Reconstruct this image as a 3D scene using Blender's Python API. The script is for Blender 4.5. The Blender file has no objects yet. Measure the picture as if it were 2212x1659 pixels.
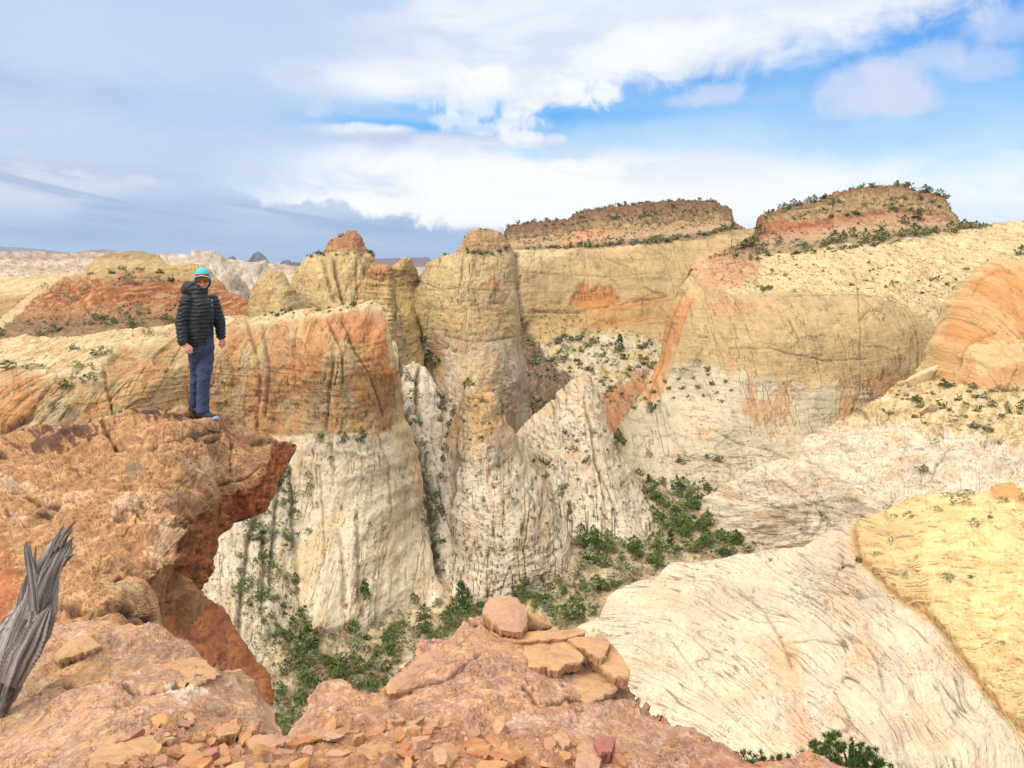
import bpy, math, random
import numpy as np
from mathutils import Vector
F32 = np.float32
scene = bpy.context.scene
COL = scene.collection
# ---------------------------------------------------------------- view constants (lens of the photograph)
FW, FH, FL, HZ = 2212.0, 1659.0, 1670.0, 560.0
PITCH = math.atan((FH/2-HZ)/FL)
CA, SA = math.cos(PITCH), math.sin(PITCH)
def ray(u, v):
    xc = (np.asarray(u, float)-FW/2)/FL; yc = (FH/2-np.asarray(v, float))/FL
    y = CA+yc*SA; z = -SA+yc*CA
    return xc/y, z/y                        # x, z at y = 1
def at(u, v, D):
    x, z = ray(u, v); return Vector((float(x)*D, D, float(z)*D))
def lin(c):
    c = np.asarray(c, float)/255.0
    return np.where(c <= .04045, c/12.92, ((c+.055)/1.055)**2.4)
# ---------------------------------------------------------------- noise
_rs = np.random.RandomState(11)
_TA = _rs.rand(256, 256).astype(F32)*2*np.pi
_GX, _GY = np.cos(_TA), np.sin(_TA)
_R1, _R2, _R3 = [_rs.rand(256, 256).astype(F32) for _ in range(3)]
def gn(x, y, seed=0):
    x = np.asarray(x, F32)+seed*17.31; y = np.asarray(y, F32)+seed*5.77
    xi = np.floor(x); yi = np.floor(y); fx = x-xi; fy = y-yi
    xi = xi.astype(np.int32) & 255; yi = yi.astype(np.int32) & 255
    x1 = (xi+1) & 255; y1 = (yi+1) & 255
    a = _GX[xi, yi]*fx+_GY[xi, yi]*fy
    b = _GX[x1, yi]*(fx-1)+_GY[x1, yi]*fy
    c = _GX[xi, y1]*fx+_GY[xi, y1]*(fy-1)
    d = _GX[x1, y1]*(fx-1)+_GY[x1, y1]*(fy-1)
    ux = fx*fx*fx*(fx*(fx*6-15)+10); uy = fy*fy*fy*(fy*(fy*6-15)+10)
    return (a+(b-a)*ux+((c+(d-c)*ux)-(a+(b-a)*ux))*uy)*1.5
def fbm(x, y, o=4, seed=0, g=.5):
    r = 0; a = 1.; f = 1.
    for k in range(o):
        r = r+a*gn(x*f, y*f, seed+k*3); a *= g; f *= 2.03
    return r
def ridge(x, y, o=3, seed=0, g=.5):        # thin creases near 0 of the noise, 0..1
    r = 0; a = 1.; f = 1.; n = 0
    for k in range(o):
        r = r+a*(1-np.abs(gn(x*f, y*f, seed+k*5))*1.6); n += a; a *= g; f *= 2.1
    return np.clip(r/n, 0, 1)
def vor(x, y, seed=0, jit=.9):             # (distance to edge, random per cell, random 2)
    x = np.asarray(x, F32)+seed*7.13; y = np.asarray(y, F32)+seed*3.91
    xi = np.floor(x); yi = np.floor(y)
    f1 = np.full(x.shape, 9., F32); f2 = f1.copy(); r = np.zeros(x.shape, F32); r2 = r.copy()
    ix = xi.astype(np.int32); iy = yi.astype(np.int32)
    for dx in (-1, 0, 1):
        for dy in (-1, 0, 1):
            a = (ix+dx) & 255; b = (iy+dy) & 255
            px = xi+dx+.5+(_R1[a, b]-.5)*jit; py = yi+dy+.5+(_R2[a, b]-.5)*jit
            d = np.hypot(px-x, py-y); m = d < f1
            f2 = np.where(m, f1, np.minimum(f2, d))
            r = np.where(m, _R3[a, b], r); r2 = np.where(m, _R1[b, a], r2)
            f1 = np.where(m, d, f1)
    return f2-f1, r, r2
def ss(x, a, b):
    t = np.clip((x-a)/(b-a), 0, 1); return t*t*(3-2*t)
def mixc(c, k, m):                         # colour array c toward colour k by mask m
    return c+(np.asarray(k)-c)*np.clip(m, 0, 1)[..., None]
def pdist(u, v, pts):
    best = np.full(u.shape, 1e9)
    for (x0, y0), (x1, y1) in zip(pts[:-1], pts[1:]):
        dx, dy = x1-x0, y1-y0; L = dx*dx+dy*dy+1e-9
        t = np.clip(((u-x0)*dx+(v-y0)*dy)/L, 0, 1)
        best = np.minimum(best, np.hypot(u-x0-t*dx, v-y0-t*dy))
    return best
def inpoly(u, v, pts):
    r = np.zeros(u.shape, bool); n = len(pts)
    for i in range(n):
        x0, y0 = pts[i]; x1, y1 = pts[(i+1) % n]
        c = ((y0 > v) != (y1 > v)) & (u < (x1-x0)*(v-y0)/((y1-y0) if y1 != y0 else 1e-9)+x0)
        r ^= c
    return r
def sdpoly(u, v, pts):                     # negative inside
    d = pdist(u, v, list(pts)+[pts[0]])
    return np.where(inpoly(u, v, pts), -d, d)
def tps(ctrl, u, v):
    C = np.array(ctrl, float); X = C[:, :2]/500.; w = np.log(C[:, 2]); n = len(C)
    def k(r2): return .5*r2*np.log(r2+1e-12)
    r2 = ((X[:, None]-X[None])**2).sum(-1)
    K = k(r2)+np.eye(n)*1e-3
    Pm = np.c_[np.ones(n), X]; A = np.zeros((n+3, n+3)); A[:n, :n] = K; A[:n, n:] = Pm; A[n:, :n] = Pm.T
    s = np.linalg.solve(A, np.r_[w, 0, 0, 0])
    uu = u/500.; vv = v/500.; out = s[n]+s[n+1]*uu+s[n+2]*vv
    for i in range(n):
        out = out+s[i]*k((uu-X[i, 0])**2+(vv-X[i, 1])**2)
    return np.exp(out)
# ---------------------------------------------------------------- mesh output
def mesh_np(name, V, Q, col=None, mat=None, smooth=True, tris=False, parent=None, extra=None):
    me = bpy.data.meshes.new(name)
    k = 3 if tris else 4
    me.vertices.add(len(V)); me.vertices.foreach_set('co', np.asarray(V, F32).ravel())
    me.loops.add(len(Q)*k); me.loops.foreach_set('vertex_index', np.asarray(Q, np.int32).ravel())
    me.polygons.add(len(Q)); me.polygons.foreach_set('loop_start', np.arange(0, len(Q)*k, k, dtype=np.int32))
    if col is not None:
        a = me.color_attributes.new('Tint', 'FLOAT_COLOR', 'POINT')
        a.data.foreach_set('color', np.c_[np.clip(col, 0, 1), np.ones(len(col))].astype(F32).ravel())
    for k_, A_ in (extra or {}).items():
        a = me.attributes.new(k_, 'FLOAT_VECTOR', 'POINT'); a.data.foreach_set('vector', np.asarray(A_, F32).ravel())
    me.update(calc_edges=True)
    if smooth: me.polygons.foreach_set('use_smooth', np.ones(len(Q), bool))
    me.validate()
    if mat: me.materials.append(mat)
    o = bpy.data.objects.new(name, me); COL.objects.link(o)
    if parent: o.parent = parent
    return o
def tag(o, label=None, cat=None, group=None, kind=None):
    if label: o['label'] = label
    if cat: o['category'] = cat
    if group: o['group'] = group
    if kind: o['kind'] = kind
    return o
# ---------------------------------------------------------------- node helper
class NT:
    def __init__(s, tree): s.t = tree; s.n = tree.nodes; s.l = tree.links
    def add(s, typ, **kw):
        n = s.n.new(typ); ins = kw.pop('ins', {})
        for k, v in kw.items(): setattr(n, k, v)
        for k, v in ins.items(): s.put(n.inputs[k], v)
        return n
    def put(s, sock, v):
        if isinstance(v, bpy.types.NodeSocket): s.l.new(v, sock)
        else: sock.default_value = v
    def m(s, op, a, b=0., c=0., clamp=False):
        n = s.n.new('ShaderNodeMath'); n.operation = op; n.use_clamp = clamp
        for i, x in enumerate((a, b, c)): s.put(n.inputs[i], x)
        return n.outputs[0]
    def step(s, x, a, b):
        n = s.n.new('ShaderNodeMapRange'); n.interpolation_type = 'SMOOTHSTEP'
        s.put(n.inputs[0], x); s.put(n.inputs[1], a); s.put(n.inputs[2], b); n.inputs[3].default_value = 0; n.inputs[4].default_value = 1
        return n.outputs[0]
    def mix(s, f, a, b, bl='MIX'):
        n = s.n.new('ShaderNodeMix'); n.data_type = 'RGBA'; n.blend_type = bl
        s.put(n.inputs[0], f)
        for i, x in ((6, a), (7, b)):
            if isinstance(x, (tuple, list)) and len(x) == 3: x = (*x, 1)
            s.put(n.inputs[i], x)
        return n.outputs[2]
    def noise(s, vec, scale, detail=4, rough=.55, dist=0., dim='3D', w=0.):
        n = s.n.new('ShaderNodeTexNoise'); n.noise_dimensions = dim
        if vec is not None: s.put(n.inputs['Vector'], vec)
        n.inputs['Scale'].default_value = scale; n.inputs['Detail'].default_value = detail
        n.inputs['Roughness'].default_value = rough; n.inputs['Distortion'].default_value = dist
        if dim == '4D': n.inputs['W'].default_value = w
        return n.outputs[0]
def new_mat(name):
    m = bpy.data.materials.new(name); m.use_nodes = True
    nt = NT(m.node_tree); b = m.node_tree.nodes['Principled BSDF']; return m, nt, b
def rock_mat(name, size, bump=.5, var=.35, line=.6, dark=None, lw=1.):
    """rock: broad colour zones from the mesh; grain, pits and the thin net of cracks, joints and bedding partings from nodes"""
    m, nt, b = new_mat(name)
    tc = nt.add('ShaderNodeNewGeometry').outputs['Position']
    a = nt.add('ShaderNodeAttribute', attribute_name='Tint').outputs['Color']
    L = nt.add('ShaderNodeAttribute', attribute_name='Lay').outputs['Vector']
    sm = nt.add('ShaderNodeSeparateXYZ'); nt.put(sm.inputs[0], nt.add('ShaderNodeAttribute', attribute_name='Lines').outputs['Vector']); R, G, B = sm.outputs
    def sc(v, x, y, wv=None, wk=0.):
        q = nt.add('ShaderNodeVectorMath', operation='MULTIPLY'); nt.put(q.inputs[0], v); q.inputs[1].default_value = (x, y, 0)
        if wv is None: return q.outputs[0]
        w_ = nt.add('ShaderNodeVectorMath', operation='SCALE'); nt.put(w_.inputs[0], wv); w_.inputs[3].default_value = wk
        z_ = nt.add('ShaderNodeVectorMath', operation='ADD'); nt.put(z_.inputs[0], q.outputs[0]); nt.put(z_.inputs[1], w_.outputs[0]); return z_.outputs[0]
    wn = nt.add('ShaderNodeTexNoise', noise_dimensions='2D'); nt.put(wn.inputs['Vector'], L); wn.inputs['Scale'].default_value = 1/26.; wn.inputs['Detail'].default_value = 3
    wc = nt.add('ShaderNodeVectorMath', operation='SUBTRACT'); nt.put(wc.inputs[0], wn.outputs['Color']); wc.inputs[1].default_value = (.5, .5, .5); W = wc.outputs[0]
    def vo(x, y, wk):
        v = nt.add('ShaderNodeTexVoronoi', voronoi_dimensions='2D', feature='DISTANCE_TO_EDGE'); nt.put(v.inputs['Vector'], sc(L, 1/x, 1/y, W, wk)); v.inputs['Scale'].default_value = 1; return v.outputs['Distance']
    brk = nt.noise(sc(L, 1/38., 1/24.), 1., 3, .6, 0., '2D'); brk2 = nt.noise(sc(L, 1/17., 1/30.), 1.3, 2, .6, 0., '2D')
    g1 = nt.m('SUBTRACT', 1., nt.step(vo(24., 11., 1.2), .0, .055*lw)); g2 = nt.m('SUBTRACT', 1., nt.step(vo(10., 4.6, 1.4), .0, .08*lw))
    poly = nt.m('MULTIPLY', nt.m('ADD', nt.m('MULTIPLY', g1, nt.step(brk, .43, .56)), nt.m('MULTIPLY', g2, nt.m('MULTIPLY', nt.step(brk2, .5, .64), .6))), R)
    def zc(x, y, w_, wk):      # zero line of a stretched noise
        n = nt.noise(sc(L, 1/x, 1/y, W, wk), 1., 1, .4, 0., '2D'); return nt.m('SUBTRACT', 1., nt.step(nt.m('ABSOLUTE', nt.m('SUBTRACT', n, .5)), .0, w_*lw))
    jt = nt.m('MULTIPLY', nt.m('MAXIMUM', nt.m('MULTIPLY', zc(13., 150., .022, .5), nt.step(brk, .42, .56)), nt.m('MULTIPLY', zc(34., 260., .014, .3), nt.step(brk2, .34, .5))), G)
    bd = nt.m('MULTIPLY', nt.m('MAXIMUM', nt.m('MULTIPLY', zc(120., 6., .03, .6), nt.step(brk2, .46, .6)), nt.m('MULTIPLY', zc(220., 17., .02, .5), nt.step(brk, .40, .52))), B)
    lg = nt.noise(sc(L, 1/150., 1/110.), 1., 2, .5, 0., '2D'); lg2 = nt.noise(sc(L, 1/90., 1/200.), 1.7, 2, .5, 0., '2D')
    ln = nt.m('MINIMUM', nt.m('ADD', nt.m('ADD', poly, nt.m('MULTIPLY', jt, nt.m('MULTIPLY_ADD', nt.step(lg2, .42, .58), .9, .1))), nt.m('MULTIPLY', bd, nt.m('MULTIPLY_ADD', nt.step(lg, .44, .6), .9, .1))), 1.)
    n1 = nt.noise(tc, 1/size, 5, .65); n2 = nt.noise(tc, .22/size, 3, .6)
    k = nt.m('ADD', nt.m('MULTIPLY', nt.m('SUBTRACT', n1, .5), var*1.6), nt.m('MULTIPLY', nt.m('SUBTRACT', n2, .5), var))
    k = nt.m('ADD', k, 1.)
    s_ = nt.add('ShaderNodeVectorMath', operation='SCALE'); nt.put(s_.inputs[0], a); nt.put(s_.inputs[3], k)
    dk = nt.mix(.3, s_.outputs[0], tuple(C(*(dark or (104, 76, 50)))), 'MULTIPLY'); dk = nt.mix(.6, dk, tuple(C(*(dark or (104, 76, 50)))))  # crack lines: soil colour with groove shade put into the same dark tint
    nt.put(b.inputs['Base Color'], nt.mix(nt.m('MULTIPLY', ln, line), s_.outputs[0], dk)); b.inputs['Roughness'].default_value = .92
    b.inputs['Specular IOR Level'].default_value = .15
    bm = nt.add('ShaderNodeBump'); bm.inputs['Strength'].default_value = bump; bm.inputs['Distance'].default_value = size*.5
    nt.put(bm.inputs['Height'], nt.m('SUBTRACT', nt.m('ADD', n1, nt.m('MULTIPLY', n2, 1.5)), nt.m('MULTIPLY', ln, 1.2))); nt.put(b.inputs['Normal'], bm.outputs[0])
    return m
def flat_mat(name, col, rough=.8, var=.3, scale=8., metal=0., bump=0., spec=.3):
    m, nt, b = new_mat(name)
    tc = nt.add('ShaderNodeTexCoord').outputs['Object']
    n = nt.noise(tc, scale, 4, .6)
    c = lin(col); f = nt.m('MULTIPLY', n, 1.)
    nt.put(b.inputs['Base Color'], nt.mix(f, tuple(c*(1-var)), tuple(np.minimum(c*(1+var), 1))))
    b.inputs['Roughness'].default_value = rough; b.inputs['Metallic'].default_value = metal
    b.inputs['Specular IOR Level'].default_value = spec
    if bump:
        bm = nt.add('ShaderNodeBump'); bm.inputs['Strength'].default_value = bump; bm.inputs['Distance'].default_value = .02
        nt.put(bm.inputs['Height'], n); nt.put(b.inputs['Normal'], bm.outputs[0])
    return m
ALB = .66; SATN = .94
def C(r, g, b):
    c = lin((r, g, b)); l = c @ np.array([.3, .59, .11]); return np.clip((l+(c-l)*SATN)*ALB, .004, .9)
# ---------------------------------------------------------------- landforms
PATCH = {}
class Ctx: pass
def patch(name, top, bot, ctrl, paint, mat, D0, step=2.1, cs='xz', jag=(1.0, 14), rnd=(18, 10), back=(1., .6), ring=5, label=None, bumps=(), kind='structure', lo=0, key=None, yk=1., step_v=None, dsc=.6, edges=()):
    """A landform: the line of its crest and foot, its distance at known points, and a function that carves and colours it."""
    T = np.array(top, float); B = np.array(bot, float)
    u0, u1 = (T[0, 0], T[-1, 0])
    n = max(4, int((u1-u0)/step)); us = np.linspace(u0, u1, n)
    vt = np.interp(us, T[:, 0], T[:, 1]); vb = np.interp(us, B[:, 0], B[:, 1])
    sd = len(name)*3+int(T[0, 1]) % 37
    vt = vt+fbm(us/jag[1], us*0+1.3, 4, sd, .6)*jag[0]
    vb = np.maximum(vb, vt+2)
    m = max(4, int(np.percentile(vb-vt, 80)/(step_v or step)))
    w = np.linspace(0, 1, m)
    U = np.repeat(us[None], m, 0); VV = vt[None]+(vb-vt)[None]*w[:, None]
    D = tps(ctrl, U, VV)
    tl = [(float(a), float(b)) for a, b in top]
    ed = pdist(U, VV, tl)
    if rnd[1]:
        x = np.clip(ed/rnd[0], 0, 1)
        D = D+(rnd[1]*D0/FL)*(1-np.sqrt(np.clip(1-(1-x)**2, 0, 1)))
    for pts, wd, dp in edges:
        x = np.clip(pdist(U, VV, pts)/wd, 0, 1); D = D+(dp*D0/FL)*(1-np.sqrt(np.clip(1-(1-x)**2, 0, 1)))
    for (bu, bv, ru, rv, amp) in bumps:
        D = D+amp*D0/FL*np.exp(-((U-bu)/ru)**2-((VV-bv)/rv)**2)
    x, z = ray(U, VV)
    P = np.stack([x*D, D, z*D], -1)
    c = Ctx(); c.u = U; c.v = VV; c.ed = ed; c.P = P; c.vt = vt[None]+0*VV
    k = FL/D0
    if cs == 'uv': c.s, c.t = U, VV
    elif cs == 'xz': c.s, c.t = P[..., 0]*k, -P[..., 2]*k
    elif cs == 'xy': c.s, c.t = P[..., 0]*k, -P[..., 1]*k*yk
    elif cs == 'mix': c.s, c.t = P[..., 0]*k, (-P[..., 2]-P[..., 1]*yk)*k
    c.d = np.zeros(U.shape); c.c = np.zeros(U.shape+(3,))
    c.up = np.zeros(U.shape); c.M = np.zeros(U.shape+(3,))
    paint(c)
    c.d = c.d*dsc
    du = np.gradient(P, axis=1); dv = np.gradient(P, axis=0)
    N = np.cross(dv, du); N /= np.linalg.norm(N, axis=-1, keepdims=True)+1e-12
    s = np.sign((N*P).sum(-1, keepdims=True)); N = -N*np.where(s == 0, 1, s)
    # near the crest the normal is turned partly upward so that ledges roughen the outline
    P = P+N*(c.d*D0/FL)[..., None]
    P[..., 2] += c.up*D0/FL
    PATCH[key or name] = dict(us=us, vt=vt, vb=vb, P=P, n=n, m=m)
    idx = np.arange(n*m).reshape(m, n)
    q = np.stack([idx[:-1, :-1], idx[1:, :-1], idx[1:, 1:], idx[:-1, 1:]], -1).reshape(-1, 4)
    V = [P.reshape(-1, 3)]; CC = [c.c.reshape(-1, 3)]
    ST = [np.stack([c.s, c.t, U*0], -1).reshape(-1, 3)]; MM = [np.clip(c.M, 0, 1).reshape(-1, 3)]
    b = np.concatenate([idx[0, :], idx[1:, -1], idx[-1, -2::-1], idx[-2:0:-1, 0]])
    base = V[0][b]; bc = CC[0][b]
    Th = back[0]*D0/FL*100; Td = back[1]*D0/FL*100
    h = base*np.array([1, 1, 0]); h /= np.linalg.norm(h, axis=1, keepdims=True)+1e-9
    wr = np.linspace(0, 1, m); rw = np.repeat(wr[:, None], n, 1).ravel()[b]; hb = (1-rw**3)[:, None]
    prev = b; off = n*m; Q = [q]
    inner = base.mean(0)
    for j in range(1, ring+1):
        a = j/ring*math.pi/2
        nb = base+h*hb*Th*(1-math.cos(a))+(inner-base)*np.array([.12, .12, 0])*(1-math.cos(a))
        nb[:, 2] -= Td*math.sin(a)*(1+.5*rw**3)
        cur = np.arange(off, off+len(b)); off += len(b)
        V.append(nb); CC.append(bc); ST.append(ST[0][b]+np.array([0, -12.*j, 0])); MM.append(MM[0][b]*.5)
        Q.append(np.stack([prev, np.roll(prev, -1), np.roll(cur, -1), cur], -1)); prev = cur
    V = np.concatenate(V); CC = np.concatenate(CC); Q = np.concatenate(Q)
    o = mesh_np(name, V, Q, CC, mat, extra={'Lay': np.concatenate(ST), 'Lines': np.concatenate(MM)})
    tag(o, label, None, None, kind)
    return o
def surf(key, u, v):
    p = PATCH[key]; us = p['us']
    i = (u-us[0])/(us[1]-us[0]); i0 = int(np.clip(round(i), 0, p['n']-1))
    w = (v-p['vt'][i0])/(p['vb'][i0]-p['vt'][i0])*(p['m']-1)
    if w < -3 or w > p['m']+1 or i < -1 or i > p['n']: return None
    j = int(np.clip(round(w), 0, p['m']-1)); return Vector(p['P'][j, i0].tolist())
DK = C(102, 74, 48)  # crack brown: soil in the joints, with their shade put into the colour
def cracks(c, sx, sy, w=.09, depth=2., dark=.6, seed=0, warp=.35, dome=0., mask=1., rot=0., col=None, var=.06, net=.3):
    s, t = c.s, c.t
    if rot: s, t = s*math.cos(rot)+t*math.sin(rot), -s*math.sin(rot)+t*math.cos(rot)
    x = s/sx+warp*fbm(s/sx/1.7, t/sy/1.7, 3, seed+1); y = t/sy+warp*fbm(s/sx/1.7, t/sy/1.7, 3, seed+9)
    e, r, r2 = vor(x, y, seed)
    c.M[..., 0] = np.maximum(c.M[..., 0], mask*net)
    ww = w*.72*(.5+1.1*np.clip(fbm(s/sx/2.3, t/sy/2.3, 2, seed+4)+.5, 0, 1))
    g = (1-ss(e, 0, ww))*mask*(.25+.75*ss(gn(s/sx/1.3, t/sy/.9, seed+14), -.25, .12))
    c.d = c.d-g*depth+dome*np.minimum(e, .45)*mask
    c.c = mixc(c.c, DK if col is None else col, g*dark)
    c.c = c.c*(1+var*(r-.5)*2*np.clip(mask, 0, 1))[..., None]
    return e, r, r2
def joints(c, width, length, rot=0., thr=.93, depth=2., dark=.6, seed=0, o=2, mask=1., col=None, warp=.4):
    s, t = c.s, c.t
    a, b = s*math.cos(rot)+t*math.sin(rot), -s*math.sin(rot)+t*math.cos(rot)
    q = fbm(a/width/4, b/length/2, 2, seed+7)*warp
    r = ridge(a/width+q, b/length, o, seed, .6)
    c.M[..., 1] = np.maximum(c.M[..., 1], mask*(abs(rot) < .35)*.8)
    g = ss(r, thr, min(1., thr+.05))*mask
    c.d = c.d-g*depth; c.c = mixc(c.c, DK if col is None else col, g*dark)
    return g
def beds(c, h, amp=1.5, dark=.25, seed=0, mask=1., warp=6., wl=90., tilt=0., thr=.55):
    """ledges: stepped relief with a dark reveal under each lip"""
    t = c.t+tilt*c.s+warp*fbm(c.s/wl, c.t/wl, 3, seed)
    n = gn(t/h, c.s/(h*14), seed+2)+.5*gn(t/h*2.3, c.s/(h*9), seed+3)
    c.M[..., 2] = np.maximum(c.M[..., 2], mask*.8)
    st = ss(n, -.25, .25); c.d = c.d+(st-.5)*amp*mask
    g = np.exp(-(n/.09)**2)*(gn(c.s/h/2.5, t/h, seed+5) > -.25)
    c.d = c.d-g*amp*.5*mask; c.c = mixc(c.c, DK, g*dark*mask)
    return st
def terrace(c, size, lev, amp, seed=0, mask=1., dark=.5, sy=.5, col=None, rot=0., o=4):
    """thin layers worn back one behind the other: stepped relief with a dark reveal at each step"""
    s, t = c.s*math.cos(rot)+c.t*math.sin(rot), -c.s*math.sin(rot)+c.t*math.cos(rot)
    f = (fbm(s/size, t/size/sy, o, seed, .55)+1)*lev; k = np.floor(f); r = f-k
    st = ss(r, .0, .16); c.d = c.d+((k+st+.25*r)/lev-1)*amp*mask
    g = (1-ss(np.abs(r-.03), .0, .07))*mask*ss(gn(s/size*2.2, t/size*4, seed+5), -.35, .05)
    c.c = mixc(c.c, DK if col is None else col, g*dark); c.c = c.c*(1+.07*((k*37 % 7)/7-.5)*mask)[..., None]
def rough(c, size, amp, o=4, seed=0, g=.55, mask=1., sy=1.):
    c.d = c.d+fbm(c.s/size, c.t/size/sy, o, seed, g)*amp*mask
def mottle(c, size, amt, o=4, seed=0, sy=1.):
    c.c = c.c*(1+amt*fbm(c.s/size, c.t/size/sy, o, seed, .6))[..., None]
def stain(c, u, v, ru, rv, col, amt=.8, seed=0, rag=.5, streak=1., depth=0., rot=0.):
    du, dv = c.u-u, c.v-v
    if rot: du, dv = du*math.cos(rot)+dv*math.sin(rot), -du*math.sin(rot)+dv*math.cos(rot)
    q = np.hypot(du/ru, dv/rv)+rag*fbm(c.u/(ru*.35), c.v/(ru*.35*streak), 5, seed, .6)
    m = 1-ss(q, .8, 1.05)
    c.c = mixc(c.c, col, m*amt); c.d = c.d-m*depth
    return m
def zone(c, poly, col, amt=.8, soft=8., rag=8., seed=0, scale=25., depth=0., sy=1.):
    d = sdpoly(c.u, c.v, poly)+rag*fbm(c.u/scale, c.v/scale/sy, 5, seed, .6)
    m = 1-ss(d, -soft, soft)
    c.c = mixc(c.c, col, m*amt); c.d = c.d-m*depth
    return m
def ramp(c, stops, axis=None, wob=10., wl=60., seed=0):
    v = (c.v if axis is None else axis)+wob*fbm(c.u/wl, c.v/wl, 4, seed)
    xs = [s[0] for s in stops]; cs = np.array([s[1] for s in stops])
    c.c = np.stack([np.interp(v, xs, cs[:, i]) for i in range(3)], -1)
def gully(c, pts, w, depth, dark=0., col=None, rag=.5, seed=0):
    d = pdist(c.u, c.v, pts)+rag*w*fbm(c.u/18, c.v/18, 3, seed)
    g = np.exp(-(np.clip(d, 0, None)/w)**2); c.d = c.d-g*depth
    if dark: c.c = mixc(c.c, DK if col is None else col, np.exp(-(np.clip(d, 0, None)/(w*.7))**2)*dark)
    return g
def flakes(c, sx, sy, amp, seed=0, mask=1., col=None, amt=.6, thr=.7, w=.06, dark=.35, rot=0.):
    """broken panels standing slightly proud of each other, the fresh ones in another colour"""
    e, r, r2 = cracks(c, sx, sy, w, 1.5, dark, seed, .5, 0., mask, rot, var=.05)
    c.d = c.d+(r-.5)*amp*mask
    if col is not None: c.c = mixc(c.c, col, (r2 > thr)*amt*mask)
def speck(c, n, size, col, seed=0, amt=.8, mask=1.):
    e, r, r2 = vor(c.s/n, c.t/n, seed)
    q = gn(c.s/size, c.t/size, seed+3)
    m = (q > .42)*(r > .3)
    c.c = mixc(c.c, col, m*amt*mask)

CREAM, WHITE, TAN, ORNG, RED, YEL, GREY = C(230, 208, 172), C(226, 210, 184), C(208, 172, 116), C(206, 138, 74), C(196, 100, 60), C(228, 196, 132), C(196, 180, 152)
SCRUB = C(112, 96, 68)

def p_far(c):
    ramp(c, [(540, C(150, 124, 108)), (548, C(196, 172, 146)), (558, C(176, 142, 118)), (568, C(216, 194, 164)), (580, C(192, 158, 130)), (592, C(216, 190, 160)), (620, C(214, 180, 140))], wob=10, wl=70)
    c.c = mixc(c.c, C(90, 80, 74), ss(fbm(c.u/14, c.v/3, 4, 3), .1, .4)*.5)
    rough(c, 30, 4, 5, 1, sy=.35); beds(c, 5, 3, .5, 4, wl=40)
def p_whitedomes(c):
    c.c[:] = C(200, 184, 162); mottle(c, 30, .25)
    c.c = mixc(c.c, C(176, 146, 128), ss(fbm(c.u/18, c.v/9, 4, 2), 0, .4)*.5)
    joints(c, 16, 60, .15, .9, 6, .6, 3); rough(c, 34, 9, 4, 4); cracks(c, 14, 10, .1, 2, .4, 6)
def p_dark(c):
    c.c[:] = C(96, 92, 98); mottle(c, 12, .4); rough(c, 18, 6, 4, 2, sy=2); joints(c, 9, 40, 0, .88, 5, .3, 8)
def p_purple(c):
    ramp(c, [(552, C(80, 78, 96)), (560, C(110, 78, 96)), (585, C(140, 84, 84))], wob=4); joints(c, 10, 30, 0, .9, 2, .2, 8)  # blue-purple of distant air is put into the rock colour
def p_mesaleft(c):
    ramp(c, [(540, C(160, 138, 96)), (556, C(176, 148, 100)), (563, C(196, 166, 116)), (580, C(186, 156, 108)), (600, C(198, 168, 116))], wob=3)
    beds(c, 4, 2.5, .6, 3, mask=1-ss(c.v, 558, 566)); joints(c, 13, 34, .05, .9, 3, .6, 5); mottle(c, 8, .25, seed=7); rough(c, 14, 2, 4, 5)
def p_hump(c):
    c.c[:] = C(214, 186, 140); c.c = mixc(c.c, C(186, 150, 100), ss(c.v, 628, 645)); mottle(c, 20, .2)
    beds(c, 8, 2.5, .4, 3, tilt=.15); cracks(c, 26, 12, .07, 1.6, .5, 6)
def p_redbutte(c):
    ramp(c, [(568, C(204, 172, 112)), (592, C(196, 160, 106)), (603, C(186, 128, 82)), (616, C(176, 104, 62)), (650, C(180, 112, 68)), (672, C(186, 134, 90)), (690, C(156, 120, 86)), (730, C(172, 134, 100))],
         axis=c.v-.06*(c.u-250)+ss(c.u, 300, 60)*-22, wob=9, wl=50)
    band = ss(c.v-.06*(c.u-250), 594, 606)*(1-ss(c.v, 662, 690))
    beds(c, 9, 5, .55, 3, wl=60); beds(c, 4, 2, .4, 13, wl=30)
    cracks(c, 15, 13, .13, 5, .75, 5, dome=4, mask=band, col=C(92, 48, 32), var=.16)
    cracks(c, 7, 5, .13, 2, .4, 7, mask=.8, dome=1.5, var=.15)
    c.c = mixc(c.c, C(205, 176, 126), band*ss(fbm(c.s/18, c.t/8, 4, 21), .15, .4)*.6)
    joints(c, 24, 60, .12, .94, 6, .6, 9, mask=band)
    low = ss(c.v, 655, 690); c.c = mixc(c.c, C(116, 94, 70), low*(fbm(c.s/9, c.t/6, 4, 8) > .12)*.5)
    rough(c, 8, 2.4, 4, 4)
    zone(c, [(-200, 700), (0, 690), (70, 632), (98, 606), (130, 600), (120, 612), (80, 640), (40, 680), (0, 712), (-200, 730)], C(220, 196, 146), .8, 3, 4)
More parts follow.
